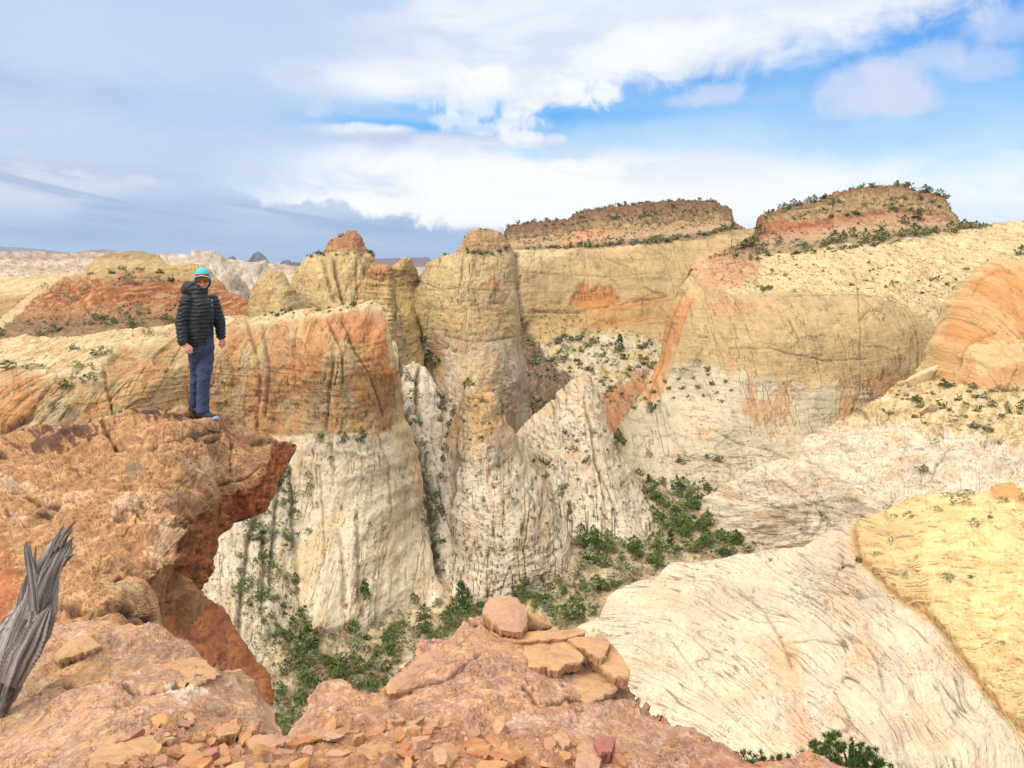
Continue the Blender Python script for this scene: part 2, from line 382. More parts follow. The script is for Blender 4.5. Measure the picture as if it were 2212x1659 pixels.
def p_rim(c):
    # ---- left rim: slickrock shelf above, orange wall, pale apron below
    u, v = c.u, c.v
    c.c[:] = C(224, 198, 150)
    shelf = 1-ss(v-np.interp(u, [0, 60, 120, 200, 260, 330, 395, 440, 540, 640, 800], [790, 800, 820, 830, 745, 742, 722, 712, 708, 690, 672]), -6, 10)
    wall = 1-shelf
    tan = C(206, 172, 120); org = C(206, 154, 100)
    c.c = mixc(c.c, tan, wall)
    n = fbm(c.s/60, c.t/110, 5, 31, .6)
    c.c = mixc(c.c, org, wall*ss(n, .0, .38)*.5)
    n2 = fbm(c.s/34, c.t/80, 5, 37, .6)
    c.c = mixc(c.c, C(202, 134, 84), wall*ss(n2, .2, .45)*.45)
    n3 = fbm(c.s/30, c.t/60, 4, 41, .6)
    c.c = mixc(c.c, C(190, 166, 128), wall*ss(n3, .16, .36)*.75)
    # red rim by the corner, with shallow overhangs
    zone(c, [(700, 690), (760, 676), (836, 676), (850, 760), (826, 774), (806, 745), (772, 740), (706, 712)], C(202, 116, 80), .6, 9, 16, 3)
    for (a, b, ra, rb, k) in ((640, 850, 36, 30, 1), (668, 905, 55, 34, 2), (780, 930, 62, 26, 3), (560, 900, 22, 50, 4), (425, 820, 26, 40, 5), (655, 800, 30, 22, 6), (300, 800, 60, 20, 7), (40, 880, 50, 60, 8), (832, 790, 14, 60, 9), (505, 760, 14, 80, 11)):
        stain(c, a, b, ra, rb, C(208, 138, 80), .5, 50+k, .6, 1.8, 3)
    zone(c, [(612, 936), (618, 870), (640, 850), (700, 862), (705, 938)], C(186, 166, 128), .55, 5, 10, 6, depth=-2)
    lo = ss(v-np.interp(u, [400, 600, 660, 740, 840, 900, 960], [955, 944, 940, 938, 932, 880, 800])+9*fbm(u/26, v/14, 4, 77), -7, 9)
    c.c = mixc(c.c, C(226, 207, 172), lo)
    c.c = mixc(c.c, C(214, 184, 138), lo*ss(fbm(c.s/40, c.t/120, 4, 71), .05, .4)*.6)
    up = wall*(1-lo)
    zone(c, [(838, 690), (848, 710), (860, 760), (880, 850), (905, 960), (925, 1080), (880, 1040), (862, 960), (852, 930), (850, 860), (842, 780)], C(220, 188, 138), .85, 6, 8, 61)
    # vertical clefts of the wall
    joints(c, 42, 300, .06, .93, 12, .6, 3, mask=up); joints(c, 17, 130, .16, .90, 5, .55, 5, mask=up); joints(c, 60, 240, -.45, .95, 6, .5, 15, mask=up)
    flakes(c, 34, 70, 8, 7, up, C(206, 136, 78), .45, .74, .05, .4); flakes(c, 15, 26, 3, 17, up, None)
    beds(c, 12, 2.6, .35, 9, mask=up*.8, wl=120); rough(c, 26, 5, 5, 3, mask=up); rough(c, 120, 22, 3, 23, mask=up, sy=2)
    # shelf
    cracks(c, 26, 11, .11, 3.4, .8, 4, dome=4, mask=shelf, rot=-.12, net=.8); cracks(c, 60, 30, .05, 3, .5, 14, dome=4, mask=shelf, rot=.3)
    c.c = mixc(c.c, C(206, 158, 104), shelf*ss(fbm(c.s/50, c.t/18, 4, 81), .1, .4)*.6)
    rough(c, 70, 10, 3, 6, mask=shelf, sy=.4)
    beds(c, 8, 2, .4, 29, mask=shelf*.7)
    # apron
    joints(c, 22, 220, .03, .91, 3.4, .8, 11, mask=lo); joints(c, 9, 60, .08, .90, 2, .65, 12, mask=lo*.9)
    joints(c, 80, 16, .1, .90, 2., .45, 13, mask=lo*.8); rough(c, 60, 8, 4, 33, mask=lo, sy=1.8); terrace(c, 90, 4, 10, 34, lo, .45, .5); rough(c, 8, 1.2, 3, 35, mask=lo)
    for pts, w_, d_ in ((((620, 1010), (628, 1090), (636, 1180), (640, 1290)), 9, 16), (((690, 1010), (696, 1120), (700, 1220)), 5, 8), (((770, 1110), (776, 1200), (778, 1330)), 8, 16),
                        (((820, 940), (842, 1010), (840, 1110)), 4, 8), (((716, 950), (722, 1010), (718, 1050)), 4, 8), (((730, 1150), (742, 1220), (744, 1310)), 8, 14)):
        gully(c, pts, w_*.8, d_*.6, .5)
    for k in range(9):
        stain(c, 650+k*31+8*math.sin(k*5), 1000+60*math.sin(k*2.1), 8, 26, C(178, 150, 112), .3, 90+k, .6, 2)
    sp = [(u0, v0) for u0, v0 in ((708, 690), (722, 720), (738, 760), (742, 830))]
    gully(c, sp, 3, 8, .7); gully(c, [(738, 690), (760, 740), (800, 810), (830, 900)], 3, 8, .7); gully(c, [(566, 700), (580, 800), (575, 900)], 4, 10, .7)
    gully(c, [(536, 700), (556, 780), (560, 850), (556, 930)], 4, 10, .6); gully(c, [(722, 770), (712, 840), (704, 930)], 4, 10, .7)
    gully(c, [(0, 945), (60, 900), (110, 830), (180, 790)], 5, 14, .7); gully(c, [(225, 790), (235, 850), (245, 900)], 4, 9, .5)
    mottle(c, 9, .12, 4, 2); mottle(c, 60, .1, 3, 5)
def dome_paint(tan, low=None, cap=None, capv=0, lowv=9999, seed=0, js=1.):
    def f(c):
        c.c[:] = tan
        if low is not None: c.c = mixc(c.c, low, ss(c.v+14*fbm(c.u/40, c.v/40, 4, seed), lowv-30, lowv+30))
        c.c = mixc(c.c, C(196, 150, 96), ss(fbm(c.s/50, c.t/70, 5, seed+2, .6), .1, .4)*.5)
        c.c = mixc(c.c, C(200, 176, 128), ss(fbm(c.s/26, c.t/40, 5, seed+5, .6), .1, .4)*.5)
        cm = np.zeros(c.u.shape)
        if cap is not None:
            cm = 1-ss(c.v+2*fbm(c.u/12, c.v/12, 3, seed+3), capv-3, capv+3)
            c.c = mixc(c.c, cap, cm)
            beds(c, 4.5, 4, .6, seed+1, mask=cm, wl=60); cracks(c, 11, 8, .12, 2, .4, seed+8, dome=1.5, mask=cm, var=.14)
        b = 1-cm
        joints(c, 26*js, 170*js, .03, .92, 7, .7, seed+4, mask=b); joints(c, 12*js, 70*js, -.08, .91, 3, .5, seed+6, mask=b)
        cracks(c, 19*js, 12*js, .09, 2.4, .5, seed+9, dome=3, mask=b); beds(c, 9, 1.6, .3, seed+10, mask=b*.8)
        cracks(c, 8*js, 6*js, .12, 1., .3, seed+19, dome=.8, mask=b)
        rough(c, 34, 7, 5, seed+12, sy=1.6); mottle(c, 9, .14, 4, seed)
    return f
def p_domeB(c):
    dome_paint(C(214, 184, 128), C(216, 186, 130), C(192, 146, 98), 546, 650, 3)(c)
    zone(c, [(700, 528), (770, 494), (800, 528), (780, 534), (730, 534)], C(172, 116, 82), .7, 3, 4, 1)
    gully(c, [(720, 560), (726, 600), (738, 640), (748, 680)], 4, 14, .8); gully(c, [(697, 556), (704, 590), (722, 650)], 5, 10, .5)
    gully(c, [(790, 580), (798, 640), (800, 700)], 4, 10, .7); gully(c, [(770, 560), (772, 660)], 2.5, 6, .6)
    joints(c, 8, 30, 0, .88, 3, .5, 41, mask=(1-ss(c.v, 540, 550)))
def p_redcol(c):
    ramp(c, [(570, C(198, 148, 102)), (596, C(194, 134, 90)), (604, C(206, 166, 108)), (700, C(214, 182, 128))], wob=5)
    beds(c, 6, 4, .6, 3); joints(c, 14, 90, 0, .9, 8, .7, 5); rough(c, 18, 5, 4, 2, sy=2); cracks(c, 9, 6, .1, 1.5, .4, 9, dome=1.4, var=.1)
def p_domeD(c):
    dome_paint(C(210, 182, 130), C(220, 202, 174), C(190, 152, 108), 546, 740, 7, 1.1)(c)
    beds(c, 5, 4, .5, 71, mask=1-ss(c.v, 536, 545), wl=80)
    m = stain(c, 1065, 614, 22, 16, C(190, 122, 76), .6, 3, .5)
    gully(c, [(905, 610), (960, 625), (1010, 622), (1090, 632)], 1.6, 2.4, .55); gully(c, [(960, 724), (1010, 738), (1060, 736), (1112, 728)], 2, 4, .6)
    gully(c, [(1000, 560), (998, 590), (990, 640)], 2, 4, .6); gully(c, [(900, 690), (905, 740), (900, 800)], 5, 12, .5); gully(c, [(980, 860), (1000, 780), (1020, 710)], 2, 3, .4)
    for a, b, ra, rb in ((1010, 700, 60, 30), (1040, 800, 50, 60), (945, 790, 22, 30)):
        stain(c, a, b, ra, rb, C(218, 178, 124), .6, int(a), .6, 1.5)
    stain(c, 946, 752, 16, 22, C(208, 150, 98), .6, 4, .5)
def p_slot(c):      # pale ribs and slots between the left wall and the cone
    c.c[:] = C(218, 202, 172); ramp(c, [(640, C(208, 178, 126)), (740, C(212, 188, 142)), (800, C(220, 204, 176)), (1300, C(222, 206, 178))], wob=16)
    joints(c, 30, 260, -.28, .90, 16, .6, 3, col=SCRUB); joints(c, 14, 90, -.2, .9, 6, .55, 5); cracks(c, 14, 12, .12, 2.6, .6, 6, dome=2.5, var=.12)
    rough(c, 30, 10, 4, 7, sy=2.2)
    for pts, w_ in (([(872, 690), (868, 760), (866, 830), (880, 905), (905, 980), (925, 1060), (938, 1150), (950, 1270)], 10), ([(905, 740), (938, 790), (965, 850), (960, 900)], 8), ([(905, 800), (900, 870), (915, 930)], 6)):
        gully(c, pts, w_, 30, .9, SCRUB, .8)
def p_mesaE(c):
    u, v = c.u, c.v
    wt = np.interp(u, [1000, 1118, 1188, 1342, 1426, 1454, 1524, 1566, 1640], [545, 542, 540, 533, 526, 524, 517, 506, 494])
    wb = np.interp(u, [1100, 1150, 1230, 1330, 1440, 1520], [800, 752, 722, 712, 742, 760])
    dv = v-wt
    cap = 1-ss(dv+2*fbm(u/14, v/9, 3, 3), -3, 3); wall = (1-cap)*(1-ss(v-wb+7*fbm(u/22, v/22, 4, 2), -5, 6)); tal = 1-cap-wall
    frac = np.clip((v-c.vt)/(wt-c.vt+1e-3), 0, 1)+.05*fbm(u/30, v/8, 3, 8)
    cc = np.zeros(c.c.shape)
    xs = [0, .1, .22, .36, .5, .6, .78, .9, 1.]; ks = np.array([C(112, 92, 66), C(138, 102, 74), C(148, 110, 78), C(156, 124, 86), C(182, 150, 108), C(184, 146, 102), C(190, 156, 116), C(160, 130, 92), C(140, 118, 80)])
    for i in range(3): cc[..., i] = np.interp(frac, xs, ks[:, i])
    c.c = cc
    beds(c, 4, 4, .6, 5, mask=cap*(1-ss(frac, .55, .65)), wl=90); cracks(c, 8, 6, .16, 2.5, .55, 6, dome=2, mask=cap*(1-ss(frac, .5, .62)), var=.25)
    joints(c, 9, 40, 0, .9, 3, .5, 7, mask=cap*ss(frac, .55, .65))
    c.c = mixc(c.c, C(84, 62, 46), cap*(.6*np.exp(-((frac-.47)/.025)**2)+.35*np.exp(-((frac-.3)/.02)**2)+.3*np.exp(-((frac-.12)/.02)**2))); c.d = c.d-cap*6*np.exp(-((frac-.47)/.03)**2)
    zone(c, [(1205, 543), (1216, 520), (1245, 502), (1320, 495), (1330, 502), (1305, 512), (1262, 520), (1230, 532)], C(212, 148, 108), .75, 3, 4, 2)
    c.c = mixc(c.c, C(198, 166, 116), wall)
    c.c = mixc(c.c, C(222, 196, 144), wall*(1-ss(dv+.12*(u-1118)+10*fbm(u/40, v/20, 4, 5), 10, 42)))
    c.c = mixc(c.c, C(180, 154, 110), wall*ss(fbm(c.s/90, c.t/40, 4, 12), .0, .4)*.7)
    cracks(c, 24, 11, .09, 2.4, .55, 8, dome=2.5, mask=wall*(1-ss(dv, 18, 60)), rot=-.15)
    joints(c, 50, 26, .3, .95, 3, .5, 18, mask=wall)
    # orange arch alcoves with desert varnish streaks
    org = C(204, 132, 66)
    m = zone(c, [(1232, 655), (1246, 618), (1262, 612), (1278, 622), (1300, 612), (1322, 618), (1340, 650), (1310, 664), (1262, 668)], org, .85, 5, 6, 3, depth=8)
    st = (gn(c.s/3.2, c.t/60, 5) > .12)*m*(1-ss(v, 636, 652)); c.c = mixc(c.c, C(96, 60, 44), st*.6)
    zone(c, [(1262, 700), (1300, 664), (1360, 655), (1440, 636), (1420, 652), (1380, 664), (1300, 690)], org, .6, 6, 10, 6)
    zone(c, [(1276, 706), (1300, 690), (1370, 682), (1400, 676), (1398, 690), (1350, 700), (1300, 712)], C(196, 120, 66), .7, 4, 6, 8, depth=5)
    zone(c, [(1150, 690), (1190, 668), (1290, 668), (1370, 650), (1440, 640), (1440, 700), (1290, 712), (1180, 712)], C(196, 150, 92), .5, 10, 14, 9)
    for pts, w_, d_ in (([(1120, 590), (1200, 590), (1300, 596), (1440, 590)], 1.5, 2), ([(1150, 672), (1240, 676), (1300, 662), (1440, 640)], 2.2, 5), ([(1316, 570), (1318, 600), (1330, 606)], 1.5, 3), ([(1285, 622), (1310, 592)], 1.5, 3)):
        gully(c, pts, w_, d_, .55)
    flakes(c, 70, 50, 7, 20, wall, None, dark=.3, w=.035); beds(c, 11, 1.6, .25, 21, mask=wall); rough(c, 30, 4, 5, 22, mask=wall)
    c.c = mixc(c.c, C(206, 188, 154), tal)
    c.c = mixc(c.c, C(198, 172, 112), tal*ss(fbm(c.s/40, c.t/24, 4, 24), .05, .3)*.8)
    c.c = mixc(c.c, C(188, 122, 78), tal*ss(sdpoly(u, v, [(1300, 850), (1400, 800), (1400, 900), (1310, 950)])*-1+10*fbm(u/20, v/20, 3, 3), -8, 8)*.8)
    cracks(c, 16, 8, .12, 2.4, .5, 25, dome=2, mask=tal); rough(c, 22, 6, 5, 26, mask=tal); joints(c, 40, 12, .35, .9, 5, .4, 28, mask=tal)
    # brown scree chute at the left
    d = sdpoly(u, v, [(1108, 545), (1122, 548), (1126, 640), (1140, 700), (1160, 740), (1200, 790), (1260, 822), (1236, 900), (1200, 960), (1040, 960), (1000, 900), (1110, 800), (1104, 640)])+5*fbm(u/14, v/14, 4, 4)
    g = 1-ss(d, -6, 3); c.d = c.d-g*14*(1-ss(v, 700, 800)); c.c = mixc(c.c, C(112, 88, 68), g*.95)
    c.c = mixc(c.c, C(92, 84, 60), g*ss(fbm(c.s/6, c.t/6, 4, 6, .7), .05, .3)*.7); rough(c, 7, 4, 4, 44, mask=g); c.c = mixc(c.c, C(168, 136, 108), g*(fbm(c.s/5, c.t/4, 3, 46, .7) > .38)*.7)
    c.d = c.d*(1+1.4*cap)
    mottle(c, 10, .1, 4, 3)
def p_mesaF(c):
    u, v = c.u, c.v
    cb = np.interp(u, [1560, 1620, 1700, 1760, 1789, 1873, 1957, 2041, 2125, 2212, 2400], [560, 552, 548, 540, 531, 525, 514, 503, 490, 470, 440])
    br = np.interp(u, [1440, 1490, 1540, 1593, 1700, 1760, 1873, 1930, 1957, 2012, 2060, 2200], [640, 592, 622, 637, 632, 637, 642, 652, 668, 694, 760, 900])
    cap = 1-ss(v-cb+3*fbm(u/12, v/12, 3, 3), -4, 4)
    wall = ss(v-br+5*fbm(u/20, v/20, 3, 4), -5, 7); slope = np.clip(1-cap-wall, 0, 1)
    # mesa
    frac = np.clip((v-c.vt)/(cb-c.vt+1e-3), 0, 1)+.05*fbm(u/30, v/9, 3, 8)
    xs = [0, .08, .2, .38, .48, .56, .66, .8, .9, 1.]; ks = np.array([C(150, 104, 78), C(158, 122, 84), C(172, 142, 98), C(182, 150, 104), C(166, 112, 80), C(184, 136, 100), C(194, 152, 116), C(190, 156, 118), C(156, 132, 96), C(166, 144, 100)])
    cc = np.stack([np.interp(frac, xs, ks[:, i]) for i in range(3)], -1); c.c = cc
    a = cap*(1-ss(frac, .42, .5)); b = cap*ss(frac, .42, .5)*(1-ss(frac, .85, .93))
    beds(c, 5, 5, .6, 5, mask=a, wl=90); cracks(c, 9, 6, .15, 2.4, .55, 6, dome=2, mask=a, var=.22)
    joints(c, 26, 40, .4, .92, 4, .5, 7, mask=b); joints(c, 34, 30, -.5, .93, 4, .5, 9, mask=b); beds(c, 10, 3, .45, 8, mask=b); rough(c, 12, 3, 4, 9, mask=cap)
    c.c = mixc(c.c, C(90, 62, 46), cap*(.55*np.exp(-((frac-.46)/.02)**2)+.35*np.exp(-((frac-.28)/.015)**2)+.3*np.exp(-((frac-.1)/.015)**2))); c.d = c.d-cap*6*np.exp(-((frac-.46)/.025)**2)
    zone(c, [(1640, 474), (1730, 478), (1810, 486), (1800, 492), (1720, 490), (1634, 500)], C(178, 92, 60), .7, 4, 6, 3)
    # polygonal slickrock slope
    c.c = mixc(c.c, C(224, 198, 148), slope)
    c.c = mixc(c.c, C(214, 176, 118), slope*ss(fbm(c.s/60, c.t/14, 4, 14), .1, .4)*.5)
    zone(c, [(1478, 600), (1500, 570), (1560, 548), (1650, 560), (1640, 600), (1560, 630), (1470, 640)], C(218, 146, 106), .65, 14, 24, 6)
    cracks(c, 22, 9, .13, 3.2, .85, 10, dome=5, mask=slope, rot=.12, warp=.45, var=.07, net=.8); cracks(c, 50, 26, .06, 3, .6, 11, dome=6, mask=slope, rot=-.1)
    beds(c, 6, 1.2, .3, 12, mask=slope*.6)
    # the great wall
    lo = ss(v-np.interp(u, [1340, 1420, 1500, 1600, 1760, 1900, 2000], [850, 800, 776, 800, 835, 850, 880])+14*fbm(u/40, v/18, 4, 6), -12, 14)
    c.c = mixc(c.c, C(206, 174, 124), wall); c.c = mixc(c.c, C(208, 190, 156), wall*lo)
    c.c = mixc(c.c, C(194, 166, 118), wall*(1-lo)*ss(fbm(c.s/80, c.t/60, 5, 61), 0, .4)*.6)
    zone(c, [(1470, 640), (1500, 650), (1480, 700), (1446, 780), (1424, 860), (1390, 880), (1400, 800), (1430, 730), (1456, 660)], C(214, 144, 88), .75, 7, 9, 7)
    for (a_, b_, ra, rb, k) in ((1655, 900, 52, 26, 1), (1690, 860, 22, 40, 2), (1870, 890, 36, 34, 3), (1905, 840, 30, 26, 4), (1930, 820, 50, 14, 5), (1830, 900, 26, 26, 6), (1625, 845, 10, 34, 7), (1590, 660, 60, 12, 8), (1576, 790, 10, 20, 9), (1830, 870, 14, 50, 12), (1520, 935, 16, 7, 13)):
        stain(c, a_, b_, ra, rb, C(204, 144, 96), .6, 60+k, .95, 2.6, 3, .5 if k == 1 else 0)
    w_ = wall
    joints(c, 22, 120, -.32, .92, 3.2, .45, 15, mask=w_); joints(c, 12, 60, -.2, .92, 1.8, .35, 16, mask=w_); joints(c, 70, 24, .1, .94, 4, .45, 17, mask=w_)
    flakes(c, 80, 60, 5, 18, w_, None, dark=.3, w=.03); beds(c, 13, 2.4, .3, 19, mask=w_*(.4+.6*lo)); cracks(c, 26, 16, .07, 1.8, .38, 20, dome=1, mask=w_*ss(fbm(u/60, v/60, 2, 5), -.2, .2))
    rough(c, 90, 8, 3, 21, mask=w_); rough(c, 12, 1.6, 4, 22, mask=w_)
    gully(c, [(1700, 640), (1850, 637), (1900, 640)], 1.6, 2.5, .5); gully(c, [(1575, 752), (1660, 752), (1700, 762), (1780, 780), (1870, 776)], 2, 5, .5)
    gully(c, [(1860, 690), (1875, 672), (1895, 668), (1915, 678), (1912, 690)], 3, 7, .6, C(168, 108, 70))
    gully(c, [(1852, 620), (1860, 720), (1858, 850), (1825, 930)], 1.6, 4, .55); gully(c, [(1985, 740), (1985, 850), (1975, 890)], 1.6, 4, .5)
    gully(c, [(1540, 930), (1600, 960), (1660, 972), (1700, 990)], 3, 6, .5)
    gully(c, [(1471, 640), (1440, 730), (1410, 830), (1396, 880)], 3, 8, .5, C(150, 88, 54)); gully(c, [(1500, 640), (1462, 740), (1430, 850)], 2, 5, .35, C(160, 98, 60))
    c.d = c.d*(1+1.4*cap)
    mottle(c, 10, .1, 4, 3); mottle(c, 70, .08, 3, 4)
def p_domeH(c):
    u, v = c.u, c.v
    c.c[:] = C(212, 150, 88); c.c = mixc(c.c, C(216, 182, 124), ss(fbm(c.s/50, c.t/90, 4, 3), 0, .35)*.5)
    rimd = c.ed; c.c = mixc(c.c, C(214, 186, 132), (1-ss(rimd+6*fbm(u/20, v/20, 3, 4), 8, 26))*.8)
    hump = zone(c, [(2070, 838), (2068, 790), (2095, 745), (2140, 735), (2180, 740), (2400, 760), (2400, 840), (2130, 846)], C(218, 192, 142), .7, 6, 10, 6, depth=-12)
    zone(c, [(2070, 838), (2090, 770), (2110, 775), (2120, 820), (2190, 790), (2400, 780), (2400, 800), (2200, 826), (2130, 846)], C(210, 146, 92), .7, 8, 10, 7)
    gully(c, [(2070, 800), (2086, 752), (2120, 728), (2150, 716)], 5, 10, .5, C(146, 88, 50)); gully(c, [(2190, 590), (2150, 584), (2120, 600), (2098, 640)], 3, 7, .4, C(150, 90, 50))
    joints(c, 24, 130, .3, .94, 4, .5, 6); joints(c, 60, 20, -.4, .95, 4, .5, 7); flakes(c, 60, 60, 6, 9, 1., None, dark=.25, w=.03)
    rough(c, 40, 8, 4, 8); m = (gn(c.s/5, c.t/80, 9) > .25)*ss(v, 660, 700)*(1-ss(v, 730, 750)); c.c = mixc(c.c, C(220, 170, 120), m*.35)
    cracks(c, 26, 12, .09, 2, .6, 12, dome=2, mask=1-ss(rimd, 10, 30)); mottle(c, 12, .1)
def p_cone(seed, tipv, tint, tipc):
    def f(c):
        u, v = c.u, c.v
        c.c[:] = C(224, 208, 178)
        c.c = mixc(c.c, tipc, (1-ss(v+26*fbm(u/30, v/50, 4, seed), tipv, tipv+170)))
        c.c = mixc(c.c, C(214, 186, 146), ss(fbm(c.s/30, c.t/120, 4, seed+1), .02, .35)*.65)
        c.c = mixc(c.c, C(206, 194, 172), ss(fbm(c.s/60, c.t/60, 4, seed+2), .05, .35)*.5)
        low = ss(v, tipv+120, tipv+260)
        # long plumb joints crossed by short bedding cracks
        joints(c, 15, 170, .10, .90, 3.2, .9, seed+3, o=1, mask=.35+.65*low); joints(c, 26, 120, -.06, .92, 4, .8, seed+4)
        joints(c, 70, 9, .05, .89, 2., .6, seed+5, mask=.4+.6*low); cracks(c, 14, 9, .11, 1.6, .45, seed+6, dome=1.2, mask=1-.5*low, net=.45)
        beds(c, 9, 1.5, .3, seed+7); rough(c, 70, 7, 3, seed+8, sy=2); terrace(c, 80, 4, 9, seed+18, 1., .4, .5); rough(c, 9, 1.4, 3, seed+9)
        speck(c, 18, 9, C(110, 92, 72), seed+11, .7); mottle(c, 9, .1, 4, seed)
        for p_ in tint: gully(c, *p_)
    return f
def p_slopeI(c):
    u, v = c.u, c.v
    c.c[:] = C(230, 212, 182); c.c = mixc(c.c, C(222, 184, 140), ss(fbm(c.s/90, c.t/30, 4, 3), .05, .4)*.6); c.c = mixc(c.c, C(214, 200, 178), ss(fbm(c.s/60, c.t/30, 4, 5), .0, .4)*.5)
    tl = zone(c, [(1780, 930), (1811, 900), (1971, 815), (2050, 780), (2230, 780), (2500, 780), (2500, 1010), (2212, 975), (2140, 950), (2100, 930), (2030, 938), (2010, 950), (1960, 920), (1900, 905), (1830, 925)], C(206, 176, 122), .95, 8, 26, 6)
    sl = 1-tl; terrace(c, 200, 5, 26, 77, sl, .45, .3, None, -.15); terrace(c, 70, 4, 10, 78, 1., .4, .3)
    cracks(c, 34, 10, .075, 2.2, .75, 8, dome=3, mask=sl, rot=.10, warp=.6, var=.04, net=.4); cracks(c, 80, 30, .04, 3, .6, 9, dome=4, mask=sl, rot=-.18, warp=.5)
    beds(c, 9, 1.3, .3, 10, mask=sl, warp=20, wl=140, tilt=.2); joints(c, 90, 22, .25, .93, 3, .5, 31, mask=sl); rough(c, 120, 18, 3, 11, mask=sl, sy=.5); rough(c, 12, 1.2, 3, 12, mask=sl)
    cracks(c, 9, 7, .2, 2.6, .45, 13, dome=5, mask=tl, var=.22); cracks(c, 24, 14, .12, 3, .4, 14, dome=6, mask=tl, var=.2); rough(c, 10, 4, 4, 15, mask=tl)
    c.c = mixc(c.c, C(226, 204, 164), tl*(vor(c.s/16, c.t/9, 3)[1] > .72)*.6)
    gully(c, [(2060, 965), (2040, 990), (2015, 1020), (2005, 1045)], 3, 6, .6); gully(c, [(1650, 1010), (1700, 1050), (1760, 1090), (1850, 1110), (1900, 1130)], 3, 4, .4)
    gully(c, [(1772, 1108), (1768, 1140), (1752, 1165)], 4, 8, .5); gully(c, [(1740, 995), (1766, 1006), (1800, 1040)], 2, 3, .4)
    mottle(c, 12, .07)
BND = [(1839, 1133), (1845, 1194), (1861, 1217), (1901, 1256), (1957, 1304), (1990, 1318), (2027, 1351), (2055, 1390), (2091, 1441), (2125, 1491), (2167, 1539), (2212, 1578), (2350, 1690), (2450, 1800)]
def p_near(c):
    u, v = c.u, c.v
    side = 5*fbm(u/22, v/22, 4, 91)+sdpoly(u, v, BND+[(3200, 1800), (3200, 900), (1839, 900)])
    K = 1-ss(side+2.5*fbm(u/10, v/10, 3, 3), -2, 3); J = 1-K
    c.c[:] = C(232, 212, 180)
    c.c = mixc(c.c, C(226, 190, 148), ss(fbm(c.s/150, c.t/70, 4, 4), .0, .3)*.5)
    c.c = mixc(c.c, C(212, 198, 176), ss(fbm(c.s/80, c.t/60, 4, 5), .05, .35)*.6)
    s, t = c.s, c.t
    # folded cross-beds sweeping round the hollow in the middle
    fo = fbm(u/260, v/200, 3, 6)
    q = -.9*np.hypot(.8*(u-1180), v-1900)+18*fo
    g = np.abs(gn(q/10, u/240, 7)); gl = (1-ss(g, 0, .09))*J*ss(fbm(u/70, v/50, 3, 8), -.2, .1)
    c.d = c.d-gl*2.4; c.c = mixc(c.c, DK, gl*.75)
    gb = gn(q/34, u/300, 9); c.d = c.d+ss(gb, -.12, .12)*7*J+3*J*ss(gn(q/15, u/200, 19), -.12, .12)
    g2 = (1-ss(np.abs(gb), 0, .035))*J*ss(fbm(u/60, v/60, 3, 18), -.2, .1); c.d = c.d-g2*3; c.c = mixc(c.c, DK, g2*.5)
    ms = s, t
    c.s, c.t = u+.3*v, q; joints(c, 60, 14, .5, .93, 2., .6, 97, mask=J); joints(c, 22, 90, .5, .93, 1.6, .5, 98, mask=J*ss(fbm(u/90, v/90, 2, 99), -.1, .15))
    cracks(c, 44, 20, .04, 2., .8, 10, dome=3, mask=J*ss(fbm(u/120, v/90, 2, 11), -.35, .1), warp=.5, var=.02, net=.35, col=C(120, 92, 64))
    cracks(c, 12, 9, .08, 1., .65, 12, dome=1., mask=J*ss(fbm(u/90, v/70, 2, 13), 0, .3), warp=.4, var=.03)
    c.s, c.t = ms
    stain(c, 1730, 1570, 26, 80, C(226, 160, 118), .4, 14, .5, 2, 0, -.35); stain(c, 1700, 1430, 40, 60, C(224, 172, 126), .4, 15, .5, 1, 0, -.5)
    stain(c, 2030, 1275, 50, 14, C(220, 160, 108), .4, 16, .5); stain(c, 1870, 1395, 30, 60, C(222, 178, 138), .4, 17, .5)
    gully(c, [(1596, 1280), (1650, 1320), (1690, 1390), (1710, 1440)], 5, 9, .5); gully(c, [(1830, 1375), (1870, 1395), (1895, 1430), (1912, 1500)], 4, 8, .45); gully(c, [(1740, 1270), (1860, 1292), (1950, 1282), (2050, 1290), (2100, 1275)], 3, 6, .35)
    gully(c, [(1440, 1370), (1500, 1450), (1600, 1560), (1700, 1650)], 3, 4, .4)
    gully(c, [(1700, 1395), (1760, 1380), (1830, 1400)], 3, 5, .5)
    # yellow beds beyond the contact
    c.c = mixc(c.c, C(240, 208, 148), K); c.c = mixc(c.c, C(230, 186, 112), K*ss(fbm(u/60, v/16, 4, 20), .05, .35)*.6)
    edge = np.exp(-(side/(11+7*fbm(u/40, v/40, 2, 92)))**2); c.c = mixc(c.c, C(216, 166, 96), edge*(.35+.55*K)); c.d = c.d-np.exp(-(side/9)**2)*30+K*(1-np.exp(-(side/60)**2))*26
    qk = v-.10*(u-2000)+16*fbm(u/150, v/90, 3, 21)
    gk = np.abs(gn(qk/6.5, u/110, 22)); lk = (1-ss(gk, 0, .12))*K*ss(fbm(u/50, v/16, 3, 23), -.25, .1)
    c.d = c.d-lk*2.2+K*6*ss(gn(qk/10, u/160, 24), -.15, .15)+K*7*ss(gn(qk/30, u/260, 34), -.12, .12); c.c = mixc(c.c, C(140, 100, 54), lk*.75)
    c.s, c.t = u, qk
    cracks(c, 70, 34, .035, 2.4, .6, 25, dome=3, mask=K, warp=.6, var=.05, col=C(150, 104, 56))
    c.s, c.t = ms
    c.M[..., 2] = .9*J+1.*K; c.M[..., 0] *= .5+.5*J; c.s, c.t = u, np.where(K > .5, qk, q)
    zone(c, [(2144, 1090), (2144, 1052), (2200, 1050), (2230, 1110), (2190, 1090)], C(202, 148, 82), .8, 4, 5, 4, depth=-4)
    rough(c, 140, 12, 3, 26); rough(c, 10, 1., 4, 27); mottle(c, 9, .07, 4, 28); mottle(c, 60, .08, 3, 29)
